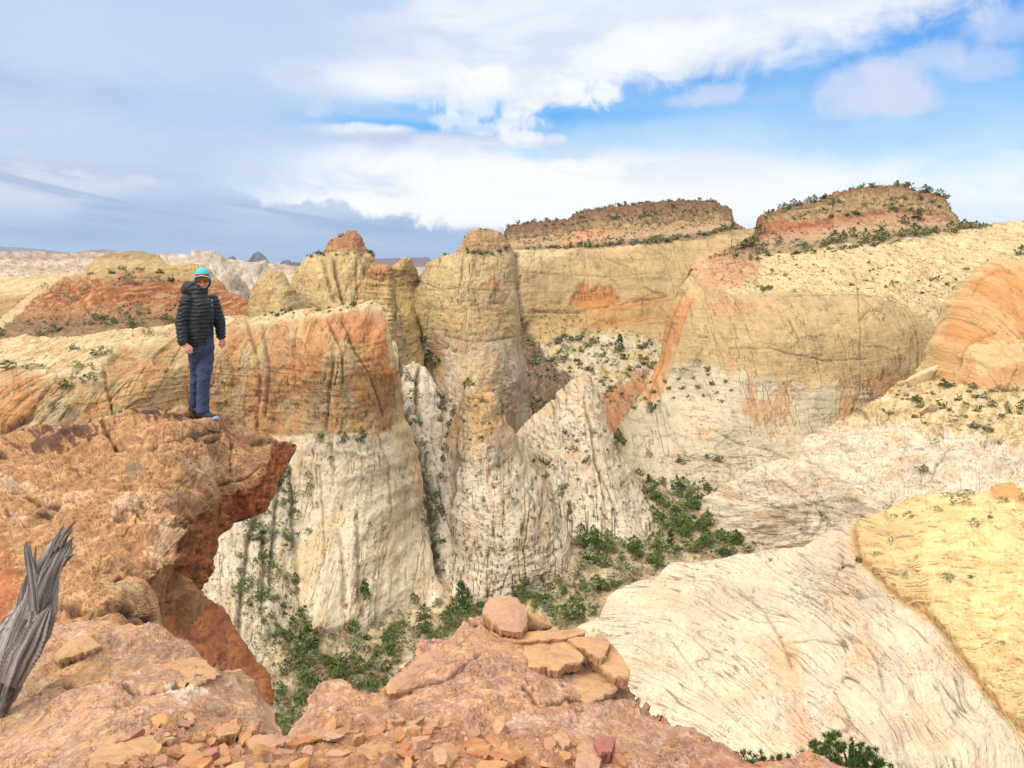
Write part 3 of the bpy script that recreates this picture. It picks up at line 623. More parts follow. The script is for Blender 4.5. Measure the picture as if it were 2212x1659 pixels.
def p_floor(c):
    u, v = c.u, c.v
    c.c[:] = C(204, 182, 142); c.c = mixc(c.c, C(176, 150, 112), ss(fbm(c.s/40, c.t/20, 5, 3), -.1, .3)*.8); c.c = mixc(c.c, C(158, 124, 96), ss(fbm(c.s/70, c.t/30, 5, 5), .1, .35)*.6)
    c.c = mixc(c.c, C(120, 118, 82), ss(fbm(c.s/14, c.t/8, 5, 6, .7), .12, .4)*.45)
    wash = [(1000, 1290), (900, 1330), (800, 1360), (740, 1400), (700, 1440), (680, 1490), (650, 1560), (630, 1650)]
    g = gully(c, wash, 13, 5, .9, C(228, 204, 156), 1.0); zone(c, [(1000, 1370), (860, 1440), (820, 1480), (880, 1480), (1060, 1380), (1080, 1340)], C(226, 210, 180), .9, 6, 8, 4)
    zone(c, [(1110, 1300), (1180, 1285), (1190, 1300), (1130, 1318)], C(226, 190, 128), .8, 4, 5, 5)
    rough(c, 60, 14, 4, 7); rough(c, 9, 2, 4, 8); speck(c, 12, 6, C(104, 96, 66), 9, .6); mottle(c, 9, .16, 4, 10)
def p_leftslope(c):
    u, v = c.u, c.v
    c.c[:] = C(224, 208, 176); c.c = mixc(c.c, C(214, 184, 138), ss(fbm(c.s/40, c.t/100, 4, 3), .05, .35)*.5)
    A = 1-ss(u-np.interp(v, [1000, 1200, 1330, 1420], [560, 530, 515, 520]), -4, 4)
    cracks(c, 20, 12, .08, 1.8, .5, 4, dome=2, mask=A, rot=.5); joints(c, 20, 160, .05, .90, 4, .6, 5, mask=1-A); joints(c, 9, 50, 0, .9, 2, .4, 6)
    joints(c, 50, 10, .1, .9, 1.5, .4, 7, mask=1-A)
    for pts in ([(556, 1110), (536, 1180), (524, 1270), (516, 1370), (520, 1440)], [(612, 1000), (596, 1100), (590, 1180), (584, 1260)], [(640, 1000), (632, 1100), (640, 1200)], [(568, 1130), (572, 1230), (566, 1320)]):
        gully(c, pts, 6, 18, .8, C(96, 84, 60))
    c.c = mixc(c.c, C(196, 176, 134), ss(v, 1280, 1360)*ss(fbm(c.s/20, c.t/30, 4, 8), 0, .3)*.6)
    rough(c, 40, 9, 4, 9, sy=2); speck(c, 14, 7, C(112, 98, 72), 10, .7); mottle(c, 9, .12)
# ------------------------------------------------------------- red foreground rock
FG1, FG2, FG3, FG4, FGD = C(198, 150, 106), C(218, 176, 130), C(210, 164, 134), C(200, 144, 98), C(104, 70, 48)  # the dark one is for cracks: soil colour plus painted-in shade
def p_ledge(c):
    u, v = c.u, c.v
    n = fbm(c.s/90, c.t/45, 5, 3); c.c[:] = FG1
    c.c = mixc(c.c, FG4, ss(n, -.05, .35)*.7); c.c = mixc(c.c, C(218, 172, 116), ss(fbm(c.s/60, c.t/22, 5, 4), .08, .35)*.7)
    c.c = mixc(c.c, C(184, 134, 96), ss(fbm(c.s/26, c.t/12, 5, 5, .65), .05, .4)*.55)
    # dark varnish on the crest
    for (a, b, ra, rb, k) in ((360, 906, 62, 15, 1), (330, 897, 40, 9, 2), (150, 935, 66, 12, 3), (165, 948, 50, 12, 4), (90, 960, 60, 10, 5)):
        stain(c, a, b, ra, rb, C(96, 66, 56), .85, 10+k, .8, .6)
    for (a, b, ra, rb, k) in ((262, 1110, 26, 12, 1), (300, 1095, 30, 26, 2), (30, 1120, 24, 10, 3), (110, 1090, 12, 8, 4), (440, 1010, 40, 20, 5), (40, 1060, 60, 12, 6), (170, 1075, 30, 10, 7), (350, 1180, 30, 40, 8), (540, 930, 22, 14, 9)):
        stain(c, a, b, ra, rb, C(232, 196, 160), .6, 30+k, 1.0)
    # red undercut face that looks to the right
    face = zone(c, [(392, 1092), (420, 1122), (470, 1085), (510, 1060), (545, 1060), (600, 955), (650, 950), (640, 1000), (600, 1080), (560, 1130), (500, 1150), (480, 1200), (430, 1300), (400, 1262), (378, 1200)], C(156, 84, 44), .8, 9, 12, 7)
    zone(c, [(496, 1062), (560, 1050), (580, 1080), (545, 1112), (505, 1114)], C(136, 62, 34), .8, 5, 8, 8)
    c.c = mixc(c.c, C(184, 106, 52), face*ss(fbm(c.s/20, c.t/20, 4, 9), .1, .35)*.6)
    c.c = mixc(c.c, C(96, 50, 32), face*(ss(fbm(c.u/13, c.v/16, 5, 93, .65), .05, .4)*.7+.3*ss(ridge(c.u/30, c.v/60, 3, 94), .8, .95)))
    top = 1-face
    # layered ledges, hollows and pits
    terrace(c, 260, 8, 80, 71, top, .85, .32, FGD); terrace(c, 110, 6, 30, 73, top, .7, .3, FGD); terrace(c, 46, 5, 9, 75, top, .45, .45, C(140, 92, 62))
    cracks(c, 120, 50, .04, 10, .8, 13, dome=8, mask=top, warp=.5, col=FGD, var=.05)
    cracks(c, 30, 14, .07, 2, .35, 14, dome=1, mask=1., warp=.6, col=FGD)
    pit = ss(fbm(c.s/11, c.t/7, 4, 15, .6), .22, .5); c.d = c.d-pit*2.5; c.c = mixc(c.c, C(120, 78, 50), pit*.35)
    rough(c, 90, 8, 2, 16, .5); rough(c, 9, 1.2, 3, 17, .6); rough(c, 14, 20, 5, 18, .6, mask=face); c.d = c.d+22*fbm(c.u/40, c.v/26, 4, 95)*face
    for pts, w_, d_ in (([(230, 962), (260, 975), (300, 985), (340, 975), (380, 955), (440, 945), (470, 935)], 5, 40), ([(395, 950), (440, 958), (470, 952)], 4, 22), ([(214, 905), (232, 938), (250, 970)], 5, 30),
                        ([(470, 935), (490, 955), (500, 975), (505, 1010)], 3, 14), ([(545, 958), (570, 965), (600, 962)], 4, 20), ([(480, 1046), (530, 1030), (566, 1010)], 4, 14),
                        ([(30, 1085), (70, 1090), (110, 1095), (160, 1085)], 4, 24), ([(60, 1110), (120, 1106), (150, 1096)], 3, 14), ([(120, 1300), (190, 1290), (260, 1262), (330, 1250)], 5, 26), ([(120, 1318), (200, 1330), (300, 1348)], 6, 26),
                        ([(0, 975), (15, 985)], 8, 30)):
        gully(c, pts, w_, d_, .75, C(70, 46, 34), .9)  # crevices coloured dark, their shade put into the rock colour
    stain(c, 285, 1010, 22, 14, C(150, 136, 104), .6, 60, .6); stain(c, 372, 1152, 14, 12, C(84, 66, 52), .8, 61, .7, 1, 10); stain(c, 256, 1132, 20, 8, C(110, 84, 62), .7, 62, .7, 1, 6)
    stain(c, 370, 1075, 22, 14, C(140, 128, 108), .5, 63, .6); stain(c, 250, 1290, 34, 12, C(196, 178, 132), .5, 64, .6); stain(c, 10, 1280, 40, 90, C(186, 104, 66), .6, 65, .6)
    mottle(c, 14, .22, 5, 19); mottle(c, 60, .2, 4, 29); mottle(c, 5, .16, 3, 20)
def p_redcliff(c):
    c.c[:] = C(184, 112, 66); c.c = mixc(c.c, C(206, 132, 80), ss(fbm(c.s/40, c.t/50, 4, 3), 0, .35)*.6); c.c = mixc(c.c, C(128, 84, 60), ss(fbm(c.s/24, c.t/24, 4, 5), .15, .4)*.7)
    cracks(c, 46, 56, .05, 8, .5, 4, dome=16, warp=.5, col=FGD, var=.08); cracks(c, 10, 8, .14, 2.4, .35, 6, dome=2, col=FGD); rough(c, 40, 16, 5, 7); rough(c, 8, 2.5, 4, 8)
def p_slab(c):
    u, v = c.u, c.v
    right = ss(u, 600, 700)
    c.c[:] = C(202, 158, 124); c.c = mixc(c.c, C(206, 162, 136), ss(fbm(c.s/90, c.t/50, 4, 3), -.1, .3)*.8)
    c.c = mixc(c.c, C(214, 164, 106), ss(fbm(c.s/60, c.t/30, 4, 4), .05, .35)*.6); c.c = mixc(c.c, C(190, 146, 120), ss(fbm(c.s/40, c.t/24, 5, 5), .08, .4)*.5)
    c.c = mixc(c.c, C(208, 144, 112), right*.25)
    c.c = mixc(c.c, C(230, 204, 178), ss(fbm(c.s/34, c.t/18, 5, 6, .65), .3, .55)*.4)
    stain(c, 400, 1490, 40, 18, C(236, 216, 194), .8, 7, .8); stain(c, 440, 1560, 30, 30, C(230, 200, 170), .5, 8, .8); stain(c, 1250, 1560, 60, 20, C(214, 178, 160), .5, 9, .8)
    stain(c, 1120, 1560, 60, 14, C(220, 190, 170), .5, 19, .8); stain(c, 180, 1455, 90, 30, C(220, 166, 100), .5, 21, .8); stain(c, 1500, 1610, 60, 14, C(176, 124, 100), .5, 22, .6); stain(c, 1600, 1650, 90, 12, C(188, 112, 92), .6, 23, .6)
    # flaky layers near the crests, smooth worn rock below
    lay = np.clip(ss(fbm(u/140, v/90, 3, 10), -.15, .2), 0, 1)
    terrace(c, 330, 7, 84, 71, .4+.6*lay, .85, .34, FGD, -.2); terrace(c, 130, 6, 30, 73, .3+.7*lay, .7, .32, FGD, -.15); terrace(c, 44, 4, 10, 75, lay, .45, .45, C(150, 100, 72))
    cracks(c, 150, 60, .03, 9, .6, 13, dome=7, warp=.55, col=FGD, var=.05, rot=-.2); cracks(c, 40, 20, .05, 3, .35, 14, dome=4, mask=lay, warp=.6, col=FGD)
    pit = ss(fbm(c.s/12, c.t/8, 4, 15, .6), .28, .55); c.d = c.d-pit*2; c.c = mixc(c.c, C(128, 84, 60), pit*.3)
    rough(c, 110, 8, 2, 16, .5); rough(c, 8, 1., 3, 17, .6)
    for pts, w_, d_, k in (([(290, 1503), (340, 1494), (380, 1482), (440, 1470), (478, 1462)], 5, 28, .8), ([(130, 1426), (190, 1410), (215, 1396)], 5, 24, .7), ([(0, 1530), (30, 1505), (120, 1482), (200, 1478), (300, 1496)], 5, 26, .7),
                           ([(836, 1492), (900, 1476), (960, 1470), (1000, 1455), (1030, 1410)], 6, 30, .75), ([(1130, 1490), (1160, 1520), (1240, 1522), (1355, 1510)], 5, 26, .8), ([(1010, 1345), (1060, 1365), (1120, 1385), (1190, 1380)], 6, 30, .8),
                           ([(1180, 1420), (1240, 1440), (1300, 1470)], 4, 18, .7), ([(1560, 1600), (1600, 1630), (1640, 1655)], 4, 12, .5), ([(1140, 1430), (1135, 1470), (1150, 1500)], 3, 12, .6)):
        gully(c, pts, w_, d_, k, C(74, 48, 36), .9)
    zone(c, [(600, 1596), (700, 1560), (860, 1545), (1010, 1560), (1120, 1580), (1240, 1600), (1330, 1640), (1400, 1900), (-300, 1900), (150, 1660), (330, 1590), (420, 1520), (500, 1540), (560, 1590)], C(170, 122, 88), .6, 12, 22, 30)
    mottle(c, 14, .2, 5, 19); mottle(c, 60, .2, 4, 29); mottle(c, 5, .14, 3, 20)
STEP = 2.1
M_far = rock_mat('far_rock', 12., .3, .22, .5); M_mid = rock_mat('canyon_rock', 1.1, .7, .2, .8); M_near = rock_mat('slickrock_rock', .35, .6, .14, .85); M_fg = rock_mat('ledge_rock', .02, .8, .4, .3, dark=(80, 50, 34), lw=.8)
def floor_bot(t, b): return [(t[0][0], b), (t[-1][0], b)]
def lm(name, top, bot, *a, **k):
    return patch(name, top, floor_bot(top, bot) if isinstance(bot, (int, float)) else bot, *a, **k)
lm('canyon_floor', [(200, 1000), (420, 1000), (800, 1000), (1100, 1000), (1380, 1000), (1560, 1000), (1800, 1020), (2100, 1100)], 1800,
   [(200, 1000, 330), (1100, 1010, 335), (1460, 1035, 350), (1800, 1050, 350), (1000, 1150, 290), (1500, 1150, 300), (1800, 1150, 300), (600, 1250, 235), (1000, 1290, 240), (1300, 1270, 248), (1600, 1240, 262), (640, 1400, 190), (860, 1400, 206), (1200, 1400, 214), (640, 1560, 164), (900, 1560, 172), (1300, 1560, 178), (640, 1780, 128), (1300, 1780, 134), (200, 1500, 165), (2100, 1400, 210)], p_floor, M_mid, 220, cs='xy', rnd=(0, 0), yk=.5, back=(1, 1), kind='structure', label='scrubby valley floor with a dry sandy wash')
def fD(u, v, k=1.):
    p = surf('canyon_floor', u, v); return (u, v, p.y*k)
# --- the far country
lm('hills', [(-300, 530), (0, 532), (50, 535), (110, 541), (150, 548)], 575, [(-300, 560, 21000), (150, 560, 20000), (0, 530, 21500)], lambda c: c.c.__setitem__(Ellipsis, C(96, 104, 120)), M_far, 20000, step=5, cs='uv', rnd=(10, 20), label='low blue mountain on the far left skyline')  # base colour carries the blue of the air, besides the haze volume
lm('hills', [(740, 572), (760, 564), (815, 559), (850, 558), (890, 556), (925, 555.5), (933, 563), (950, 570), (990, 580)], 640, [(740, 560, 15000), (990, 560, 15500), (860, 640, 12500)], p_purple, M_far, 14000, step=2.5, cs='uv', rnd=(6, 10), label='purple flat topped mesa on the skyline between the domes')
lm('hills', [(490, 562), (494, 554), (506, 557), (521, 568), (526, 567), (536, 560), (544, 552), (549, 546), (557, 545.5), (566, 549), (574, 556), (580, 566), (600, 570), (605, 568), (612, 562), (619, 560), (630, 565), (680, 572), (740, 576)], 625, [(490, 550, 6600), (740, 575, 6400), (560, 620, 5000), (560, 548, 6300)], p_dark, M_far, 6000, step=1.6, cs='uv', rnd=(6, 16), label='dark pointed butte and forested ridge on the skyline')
lm('hills', [(-300, 545), (0, 544), (75, 542), (150, 545), (200, 541), (232, 540), (300, 546), (420, 551), (560, 566), (700, 578), (900, 590)], 660, [(-300, 545, 4300), (300, 545, 4300), (800, 585, 3600), (-300, 600, 2200), (300, 600, 2200), (700, 620, 2200), (200, 650, 1500)], p_far, M_far, 3000, cs='uv', rnd=(5, 14), label='banded pink and cream plateau country behind the left butte')
lm('hills', [(330, 566), (347, 552), (372, 547), (398, 547), (409, 552), (414, 540), (423, 538), (431, 544), (448, 541), (465, 544), (487, 557), (504, 568), (524, 571), (540, 571), (560, 565), (575, 563), (584, 575), (590, 596), (610, 640), (640, 690)], 730, [(330, 560, 2100), (600, 580, 2100), (430, 545, 2000), (400, 640, 1700), (560, 660, 1700), (500, 600, 1850)], p_whitedomes, M_far, 1800, step=1.8, cs='uv', rnd=(12, 26), bumps=((380, 570, 22, 40, -14), (430, 570, 20, 40, -20), (470, 580, 20, 40, -16), (555, 590, 22, 30, -14)), label='cluster of pale weathered domes on the skyline behind the person')
lm('hills', [(455, 640), (473, 599), (482, 588), (493, 583), (512, 590), (532, 610), (540, 627), (548, 665), (560, 720)], 740, [(455, 640, 1250), (560, 700, 1250), (500, 600, 1250), (500, 720, 1050)], p_whitedomes, M_far, 1200, step=1.8, cs='uv', rnd=(30, 50), label='rounded white dome just to the right of the head of the person')
lm('hills', [(-300, 600), (0, 598), (56, 596), (110, 590), (160, 590), (260, 600), (400, 610)], 780, [(-300, 600, 700), (0, 598, 720), (300, 600, 720), (-200, 700, 520), (200, 700, 560), (0, 770, 470)], p_hump, M_mid, 560, rnd=(20, 12), label='tan slickrock dome at the left edge behind the red butte')
lm('hills', [(160, 606), (179, 587), (196, 568), (213, 554), (241, 547), (280, 544), (308, 542), (325, 549), (344, 552), (356, 566), (366, 577), (400, 592), (420, 620)], 680, [(160, 590, 640), (420, 600, 640), (290, 545, 680), (290, 600, 600), (290, 670, 540)], p_mesaleft, M_mid, 620, step=1.6, rnd=(10, 16), label='olive tan mesa with dark fluted cliff behind the red butte')
# --- red butte and the left rim
lm('hills', [(-300, 735), (-40, 708), (0, 686), (28, 662), (64, 632), (98, 610), (134, 598), (180, 591), (252, 586), (308, 577), (364, 573), (406, 568), (440, 574), (454, 582), (476, 607), (493, 630), (518, 637), (535, 652), (548, 690), (560, 720)], 790, [(-300, 720, 330), (0, 690, 350), (300, 580, 400), (540, 650, 400), (250, 615, 355), (250, 680, 325), (0, 760, 290), (500, 760, 290), (250, 780, 280)], p_redbutte, M_mid, 340, step=1.9, rnd=(16, 14), key='redbutte', label='red banded butte with tan cap and scrub skirt on the left')
lm('hills', [(522, 712), (530, 698), (539, 664), (542, 636), (550, 618), (559, 604), (572, 592), (587, 584), (601, 585), (616, 594), (623, 600), (630, 616), (645, 640), (657, 658), (672, 700)], 760, [(522, 700, 365), (672, 700, 365), (590, 590, 370), (600, 680, 335), (600, 750, 325)], dome_paint(C(206, 174, 120), seed=21, js=.7), M_mid, 350, step=1.8, rnd=(34, 46), label='small tan dome left of the capped pinnacle')
lm('hills', [(600, 700), (630, 616), (640, 582), (657, 563), (668, 554), (688, 547), (696, 545), (710, 524), (724, 512), (744, 508), (750, 502), (755, 500), (769, 498), (780, 508), (783, 515), (794, 538), (805, 546), (814, 563), (817, 574), (830, 610), (850, 700)], 770, [(600, 690, 430), (850, 690, 430), (740, 500, 450), (740, 560, 425), (670, 640, 400), (780, 640, 405), (740, 760, 370)], p_domeB, M_mid, 420, step=1.7, rnd=(40, 60), bumps=((672, 640, 28, 70, -10), (762, 620, 30, 80, -8)), key='domeB', label='tall tan dome with a dark red cap left of centre')
lm('hills', [(770, 640), (788, 596), (793, 584), (800, 575), (813, 572), (825, 573), (838, 570), (847, 577), (850, 590), (856, 650), (867, 676), (874, 720), (880, 800)], 860, [(770, 640, 400), (880, 780, 380), (820, 580, 400), (820, 700, 380), (840, 850, 350)], p_redcol, M_mid, 390, step=1.7, rnd=(20, 30), bumps=((808, 640, 10, 90, -10), (838, 640, 10, 90, -10)), label='red topped columns beside the slender spire')
lm('hills', [(838, 640), (847, 577), (855, 569), (864, 562), (869, 557), (880, 555), (889, 556), (894, 566), (898, 574), (903, 588), (906, 600), (910, 660), (915, 760)], 860, [(838, 640, 450), (915, 700, 450), (880, 560, 455), (880, 700, 420), (880, 850, 380)], dome_paint(C(208, 174, 110), seed=31, js=.6), M_mid, 440, step=1.6, rnd=(26, 50), label='slender tan spire between the columns and the broad butte')
lm('hills', [(1040, 560), (1075, 530), (1087, 508), (1093, 492), (1118, 484), (1160, 478), (1216, 475), (1258, 456), (1314, 447), (1370, 439), (1454, 433), (1510, 432), (1538, 432), (1549, 437), (1566, 446), (1580, 450), (1577, 461), (1588, 484), (1611, 492), (1630, 494), (1680, 520)], 1000,
   [(1040, 540, 800), (1118, 484, 980), (1400, 436, 1020), (1600, 470, 960), (1118, 538, 820), (1400, 528, 820), (1620, 500, 850), (1130, 740, 690), (1300, 725, 720), (1480, 740, 700), (1150, 870, 560), (1300, 850, 590), (1450, 850, 600), (1250, 990, 480)], p_mesaE, M_mid, 750, step=2.0, rnd=(8, 10), back=(2, .6), key='mesaE', label='long flat mesa above a pale wall with orange alcoves')
lm('hills', [(858, 800), (870, 740), (881, 640), (903, 610), (909, 594), (923, 566), (951, 554), (979, 549), (993, 533), (1001, 512), (1012, 502), (1021, 497), (1035, 494), (1063, 494), (1080, 504), (1085, 512), (1095, 522), (1106, 545), (1112, 562), (1118, 640), (1122, 700), (1130, 770), (1143, 840), (1146, 880), (1150, 885)], [(858, 840), (900, 850), (940, 860), (985, 890), (1010, 904), (1060, 908), (1100, 897), (1150, 892)], [(858, 780, 450), (1150, 900, 450), (1040, 495, 500), (900, 610, 460), (1110, 600, 470), (1000, 600, 440), (1000, 740, 415), (1040, 880, 385), (1000, 950, 375)], p_domeD, M_mid, 430, rnd=(26, 44), key='domeD', label='broad pale butte with a small layered cap at centre')
lm('hills', [(820, 700), (850, 672), (862, 690), (868, 765), (878, 788), (892, 778), (908, 784), (924, 800), (936, 812), (950, 838), (964, 850), (985, 884), (1010, 910), (1020, 1000)], 1330, [(820, 700, 400), (900, 720, 390), (1010, 900, 350), (880, 900, 310), (960, 1000, 290), (900, 1100, 272), (950, 1280, 246), (850, 1300, 240), (1020, 1310, 246)], p_slot, M_mid, 310, cs='uv', rnd=(6, 8), key='slot', label='pale ribs and brushy slots left of the first cone')
# --- mesa and great wall on the right
lm('hills', [(1318, 1030), (1325, 960), (1334, 920), (1360, 885), (1388, 850), (1398, 834), (1415, 792), (1423, 764), (1434, 722), (1445, 680), (1459, 638), (1471, 616), (1482, 593), (1490, 576), (1510, 566), (1532, 555), (1560, 543), (1594, 527), (1625, 508), (1632, 495), (1635, 475), (1644, 464), (1677, 453), (1705, 444), (1733, 439), (1761, 433), (1797, 423), (1800, 412), (1811, 413), (1831, 409), (1859, 405), (1889, 402), (1943, 398), (1959, 401), (1985, 413), (2013, 416), (2041, 425), (2046, 433), (2052, 450), (2063, 464), (2074, 478), (2097, 481), (2125, 488), (2153, 483), (2212, 476), (2300, 470), (2460, 468)], 1090,
   [(1318, 960, 372), (1490, 576, 480), (1600, 520, 560), (1632, 480, 650), (1900, 400, 720), (2060, 450, 670), (2212, 476, 640), (1640, 538, 580), (1900, 522, 565), (2212, 500, 590), (1500, 620, 455), (1700, 637, 440), (1900, 650, 440), (2012, 694, 440), (2212, 600, 470), (1440, 780, 425), (1560, 800, 395), (1750, 800, 392), (1950, 800, 410), (2100, 800, 430), (1400, 960, 365), (1560, 1030, 345), (1750, 1000, 350), (2000, 1050, 360), (1400, 1080, 335), (2460, 700, 440), (2460, 470, 640)], p_mesaF, M_mid, 450, edges=[([(1495, 585), (1471, 616), (1445, 680), (1415, 792), (1388, 850), (1334, 920), (1318, 1030)], 40, 44)], dsc=.45, rnd=(9, 10), back=(2.2, .8), key='mesaF', label='great tan wall with brushy red mesa and polygonal slickrock on top')
lm('hills', [(1955, 880), (1971, 824), (1993, 778), (2013, 730), (2029, 688), (2038, 657), (2055, 632), (2074, 610), (2097, 590), (2125, 570), (2153, 561), (2181, 563), (2212, 556), (2300, 540), (2460, 530)], 920, [(1955, 860, 330), (2038, 660, 350), (2150, 562, 360), (2460, 530, 370), (2090, 720, 318), (2212, 700, 310), (2090, 850, 292), (2460, 850, 285), (2212, 800, 292)], p_domeH, M_mid, 320, rnd=(40, 46), label='orange rounded dome at the right edge')
# --- the two pale cones
lm('hills', [(1100, 1010), (1106, 950), (1113, 934), (1141, 906), (1169, 878), (1197, 858), (1211, 844), (1236, 822), (1242, 816), (1252, 811), (1264, 809), (1276, 816), (1281, 836), (1301, 864), (1306, 900), (1318, 934), (1337, 976), (1365, 1018), (1379, 1054), (1402, 1094), (1427, 1130), (1440, 1154), (1446, 1172)], [(1100, 1100), (1200, 1215), (1330, 1230), (1446, 1210)],
   [(1100, 1000, 355), (1264, 812, 372), (1250, 900, 350), (1200, 1000, 326), (1290, 1000, 322), fD(1300, 1152, .99), fD(1390, 1173, .99), fD(1440, 1158, .995), fD(1220, 1140, .99), (1370, 1080, 306), fD(1400, 1200, 1.03), fD(1260, 1200, 1.03)], p_cone(51, 850, (([(1245, 960), (1262, 1000), (1275, 1050)], 9, 3, .5, C(214, 160, 120)), ([(1222, 985), (1265, 1000)], 7, 2, .4, C(214, 150, 112)), ([(1262, 860), (1278, 930), (1286, 1000), (1330, 1100)], 3, 14, .45), ([(1197, 860), (1196, 920), (1240, 950)], 3, 8, .35)), C(228, 200, 160)), M_mid, 320, rnd=(80, 90), bumps=((1225, 900, 24, 60, -8), (1315, 1060, 24, 90, -10)), key='cone2', label='second pale cone with a sharp bare tip')
lm('hills', [(936, 1290), (934, 1200), (945, 1090), (955, 1000), (970, 940), (979, 898), (986, 880), (992, 862), (1001, 844), (1010, 834), (1032, 834), (1040, 846), (1063, 851), (1077, 870), (1096, 909), (1113, 942), (1130, 982), (1169, 1035), (1192, 1074), (1214, 1130), (1239, 1180), (1262, 1219), (1268, 1240)], [(936, 1345), (1000, 1350), (1100, 1335), (1180, 1305), (1268, 1262)],
   [(936, 1250, 262), (985, 880, 310), (1030, 836, 312), (1120, 960, 305), (1030, 950, 290), (1030, 1100, 262), fD(1090, 1286, .99), fD(955, 1282, .99), fD(1180, 1252, .99), fD(1262, 1220, .995), (1200, 1100, 282), (1130, 1150, 256), fD(1060, 1335, 1.03), fD(960, 1340, 1.03), fD(1180, 1300, 1.03), fD(1268, 1255, 1.02)], p_cone(61, 880, (([(1052, 1010), (1060, 1060), (1062, 1130)], 6, 2, .5, C(212, 164, 124)), ([(985, 930), (975, 1050), (958, 1180)], 5, 16, .5), ([(1080, 960), (1150, 1080), (1200, 1200)], 3, 6, .25)), C(224, 172, 104)), M_mid, 280, rnd=(80, 100), bumps=((1075, 1100, 34, 130, -8),), key='cone1', label='first pale cone with a yellow tip nearest the valley')
# --- valley floor
lm('hills', [(380, 1040), (430, 1000), (480, 960), (560, 940), (640, 950), (660, 1010), (672, 1100), (690, 1200), (700, 1300)], [(380, 1700), (500, 1640), (580, 1600), (620, 1500), (700, 1400)], [(380, 1040, 240), (640, 950, 262), (690, 1200, 236), (430, 1280, 196), (600, 1280, 208), (500, 1450, 172), (620, 1450, 184), (560, 1600, 152), (380, 1600, 146), (700, 1380, 205)], p_leftslope, M_mid, 210, cs='uv', rnd=(6, 6), key='leftslope', label='pale fluted slope with brushy slots below the overhang')
lm('hills', [(-300, 740), (0, 733), (60, 726), (120, 730), (196, 720), (260, 712), (330, 705), (386, 699), (440, 690), (531, 683), (578, 677), (620, 672), (665, 667), (727, 664), (750, 660), (772, 658), (800, 651), (816, 655), (826, 664), (833, 683), (842, 711), (848, 740), (853, 773), (860, 810), (867, 848), (877, 902), (884, 919), (901, 975), (912, 1037), (915, 1121), (929, 1199), (951, 1275), (958, 1300)], [(-300, 1050), (0, 1040), (400, 1040), (560, 1120), (620, 1240), (700, 1400), (800, 1385), (900, 1350), (958, 1340)],
   [(-300, 760, 290), (0, 735, 300), (200, 725, 300), (400, 702, 300), (600, 676, 300), (800, 655, 300), (0, 820, 240), (200, 800, 248), (330, 760, 268), (450, 730, 276), (640, 700, 276), (800, 690, 278), (0, 940, 215), (200, 900, 232), (420, 850, 262), (600, 900, 262), (800, 900, 262), (900, 960, 272), (640, 950, 256), (780, 960, 254), (640, 1150, 238), (780, 1150, 236), (910, 1150, 262), fD(780, 1348, .99), fD(700, 1335, .97), fD(860, 1308, .99), fD(950, 1280, .99), fD(950, 1335, 1.03), fD(850, 1370, 1.03), fD(720, 1395, 1.03), (-300, 1040, 200), (400, 1040, 240)], p_rim, M_mid, 250, rnd=(14, 16), bumps=((700, 1180, 18, 90, -8), (760, 1260, 12, 70, -9), (860, 1180, 50, 120, -8)), key='rim', label='left rim with slickrock shelf, orange wall and pale apron')
# --- right slopes
lm('hills', [(1512, 1104), (1520, 1090), (1530, 1080), (1560, 1060), (1593, 1040), (1621, 1021), (1649, 1007), (1710, 987), (1727, 968), (1747, 945), (1772, 926), (1811, 909), (1845, 892), (1873, 875), (1906, 856), (1929, 838), (1945, 828), (1971, 820), (1999, 812), (2035, 806), (2066, 816), (2125, 824), (2147, 826), (2181, 819), (2212, 805), (2300, 780), (2460, 760)], [(1512, 1112), (1530, 1165), (1600, 1225), (1700, 1270), (1900, 1290), (2460, 1290)],
   [fD(1512, 1106, .995), fD(1560, 1142, .99), fD(1660, 1192, .99), fD(1600, 1205, 1.025), fD(1530, 1160, 1.03), (1600, 1045, 306), (1747, 950, 305), (1960, 822, 322), (2212, 805, 305), (2460, 760, 300), (1650, 1130, 280), (1760, 1050, 262), (1900, 940, 270), (2100, 900, 255), (2212, 960, 235), (1730, 1270, 238), (1900, 1150, 205), (2100, 1050, 205), (2460, 1000, 210), (2000, 1280, 172), (2460, 1280, 165)], p_slopeI, M_near, 250, cs='uv', dsc=.4, rnd=(60, 30), key='slopeI', label='white slickrock slope under a boulder strewn bench')
lm('hills', [(1225, 1378), (1244, 1357), (1294, 1332), (1304, 1310), (1314, 1290), (1331, 1276), (1370, 1259), (1417, 1248), (1434, 1231), (1454, 1214), (1538, 1214), (1594, 1198), (1733, 1181), (1789, 1144), (1839, 1129), (1873, 1119), (1915, 1105), (1957, 1091), (1999, 1080), (2027, 1077), (2100, 1072), (2139, 1071), (2144, 1057), (2161, 1052), (2189, 1054), (2197, 1063), (2230, 1060), (2460, 1040)], 1820,
   [(1225, 1370, 172), (1320, 1290, 208), (1450, 1216, 226), (1600, 1198, 220), (1789, 1146, 212), (1900, 1110, 178), (2160, 1056, 158), (2460, 1040, 150), (1300, 1450, 138), (1500, 1350, 158), (1700, 1300, 160), (1850, 1200, 160), (2000, 1200, 132), (2212, 1250, 112), (1400, 1600, 108), (1600, 1500, 118), (1800, 1450, 118), (2000, 1400, 108), (2150, 1450, 94), (1300, 1800, 84), (1700, 1800, 78), (2100, 1700, 72), (2460, 1400, 84), (2460, 1800, 58)], p_near, M_near, 120, cs='uv', dsc=.45, rnd=(16, 10), bumps=((1760, 1470, 80, 60, 5), (1640, 1300, 60, 24, -5), (1560, 1450, 60, 60, -4)), key='near', label='near white slickrock with yellow beds beyond a curved contact')
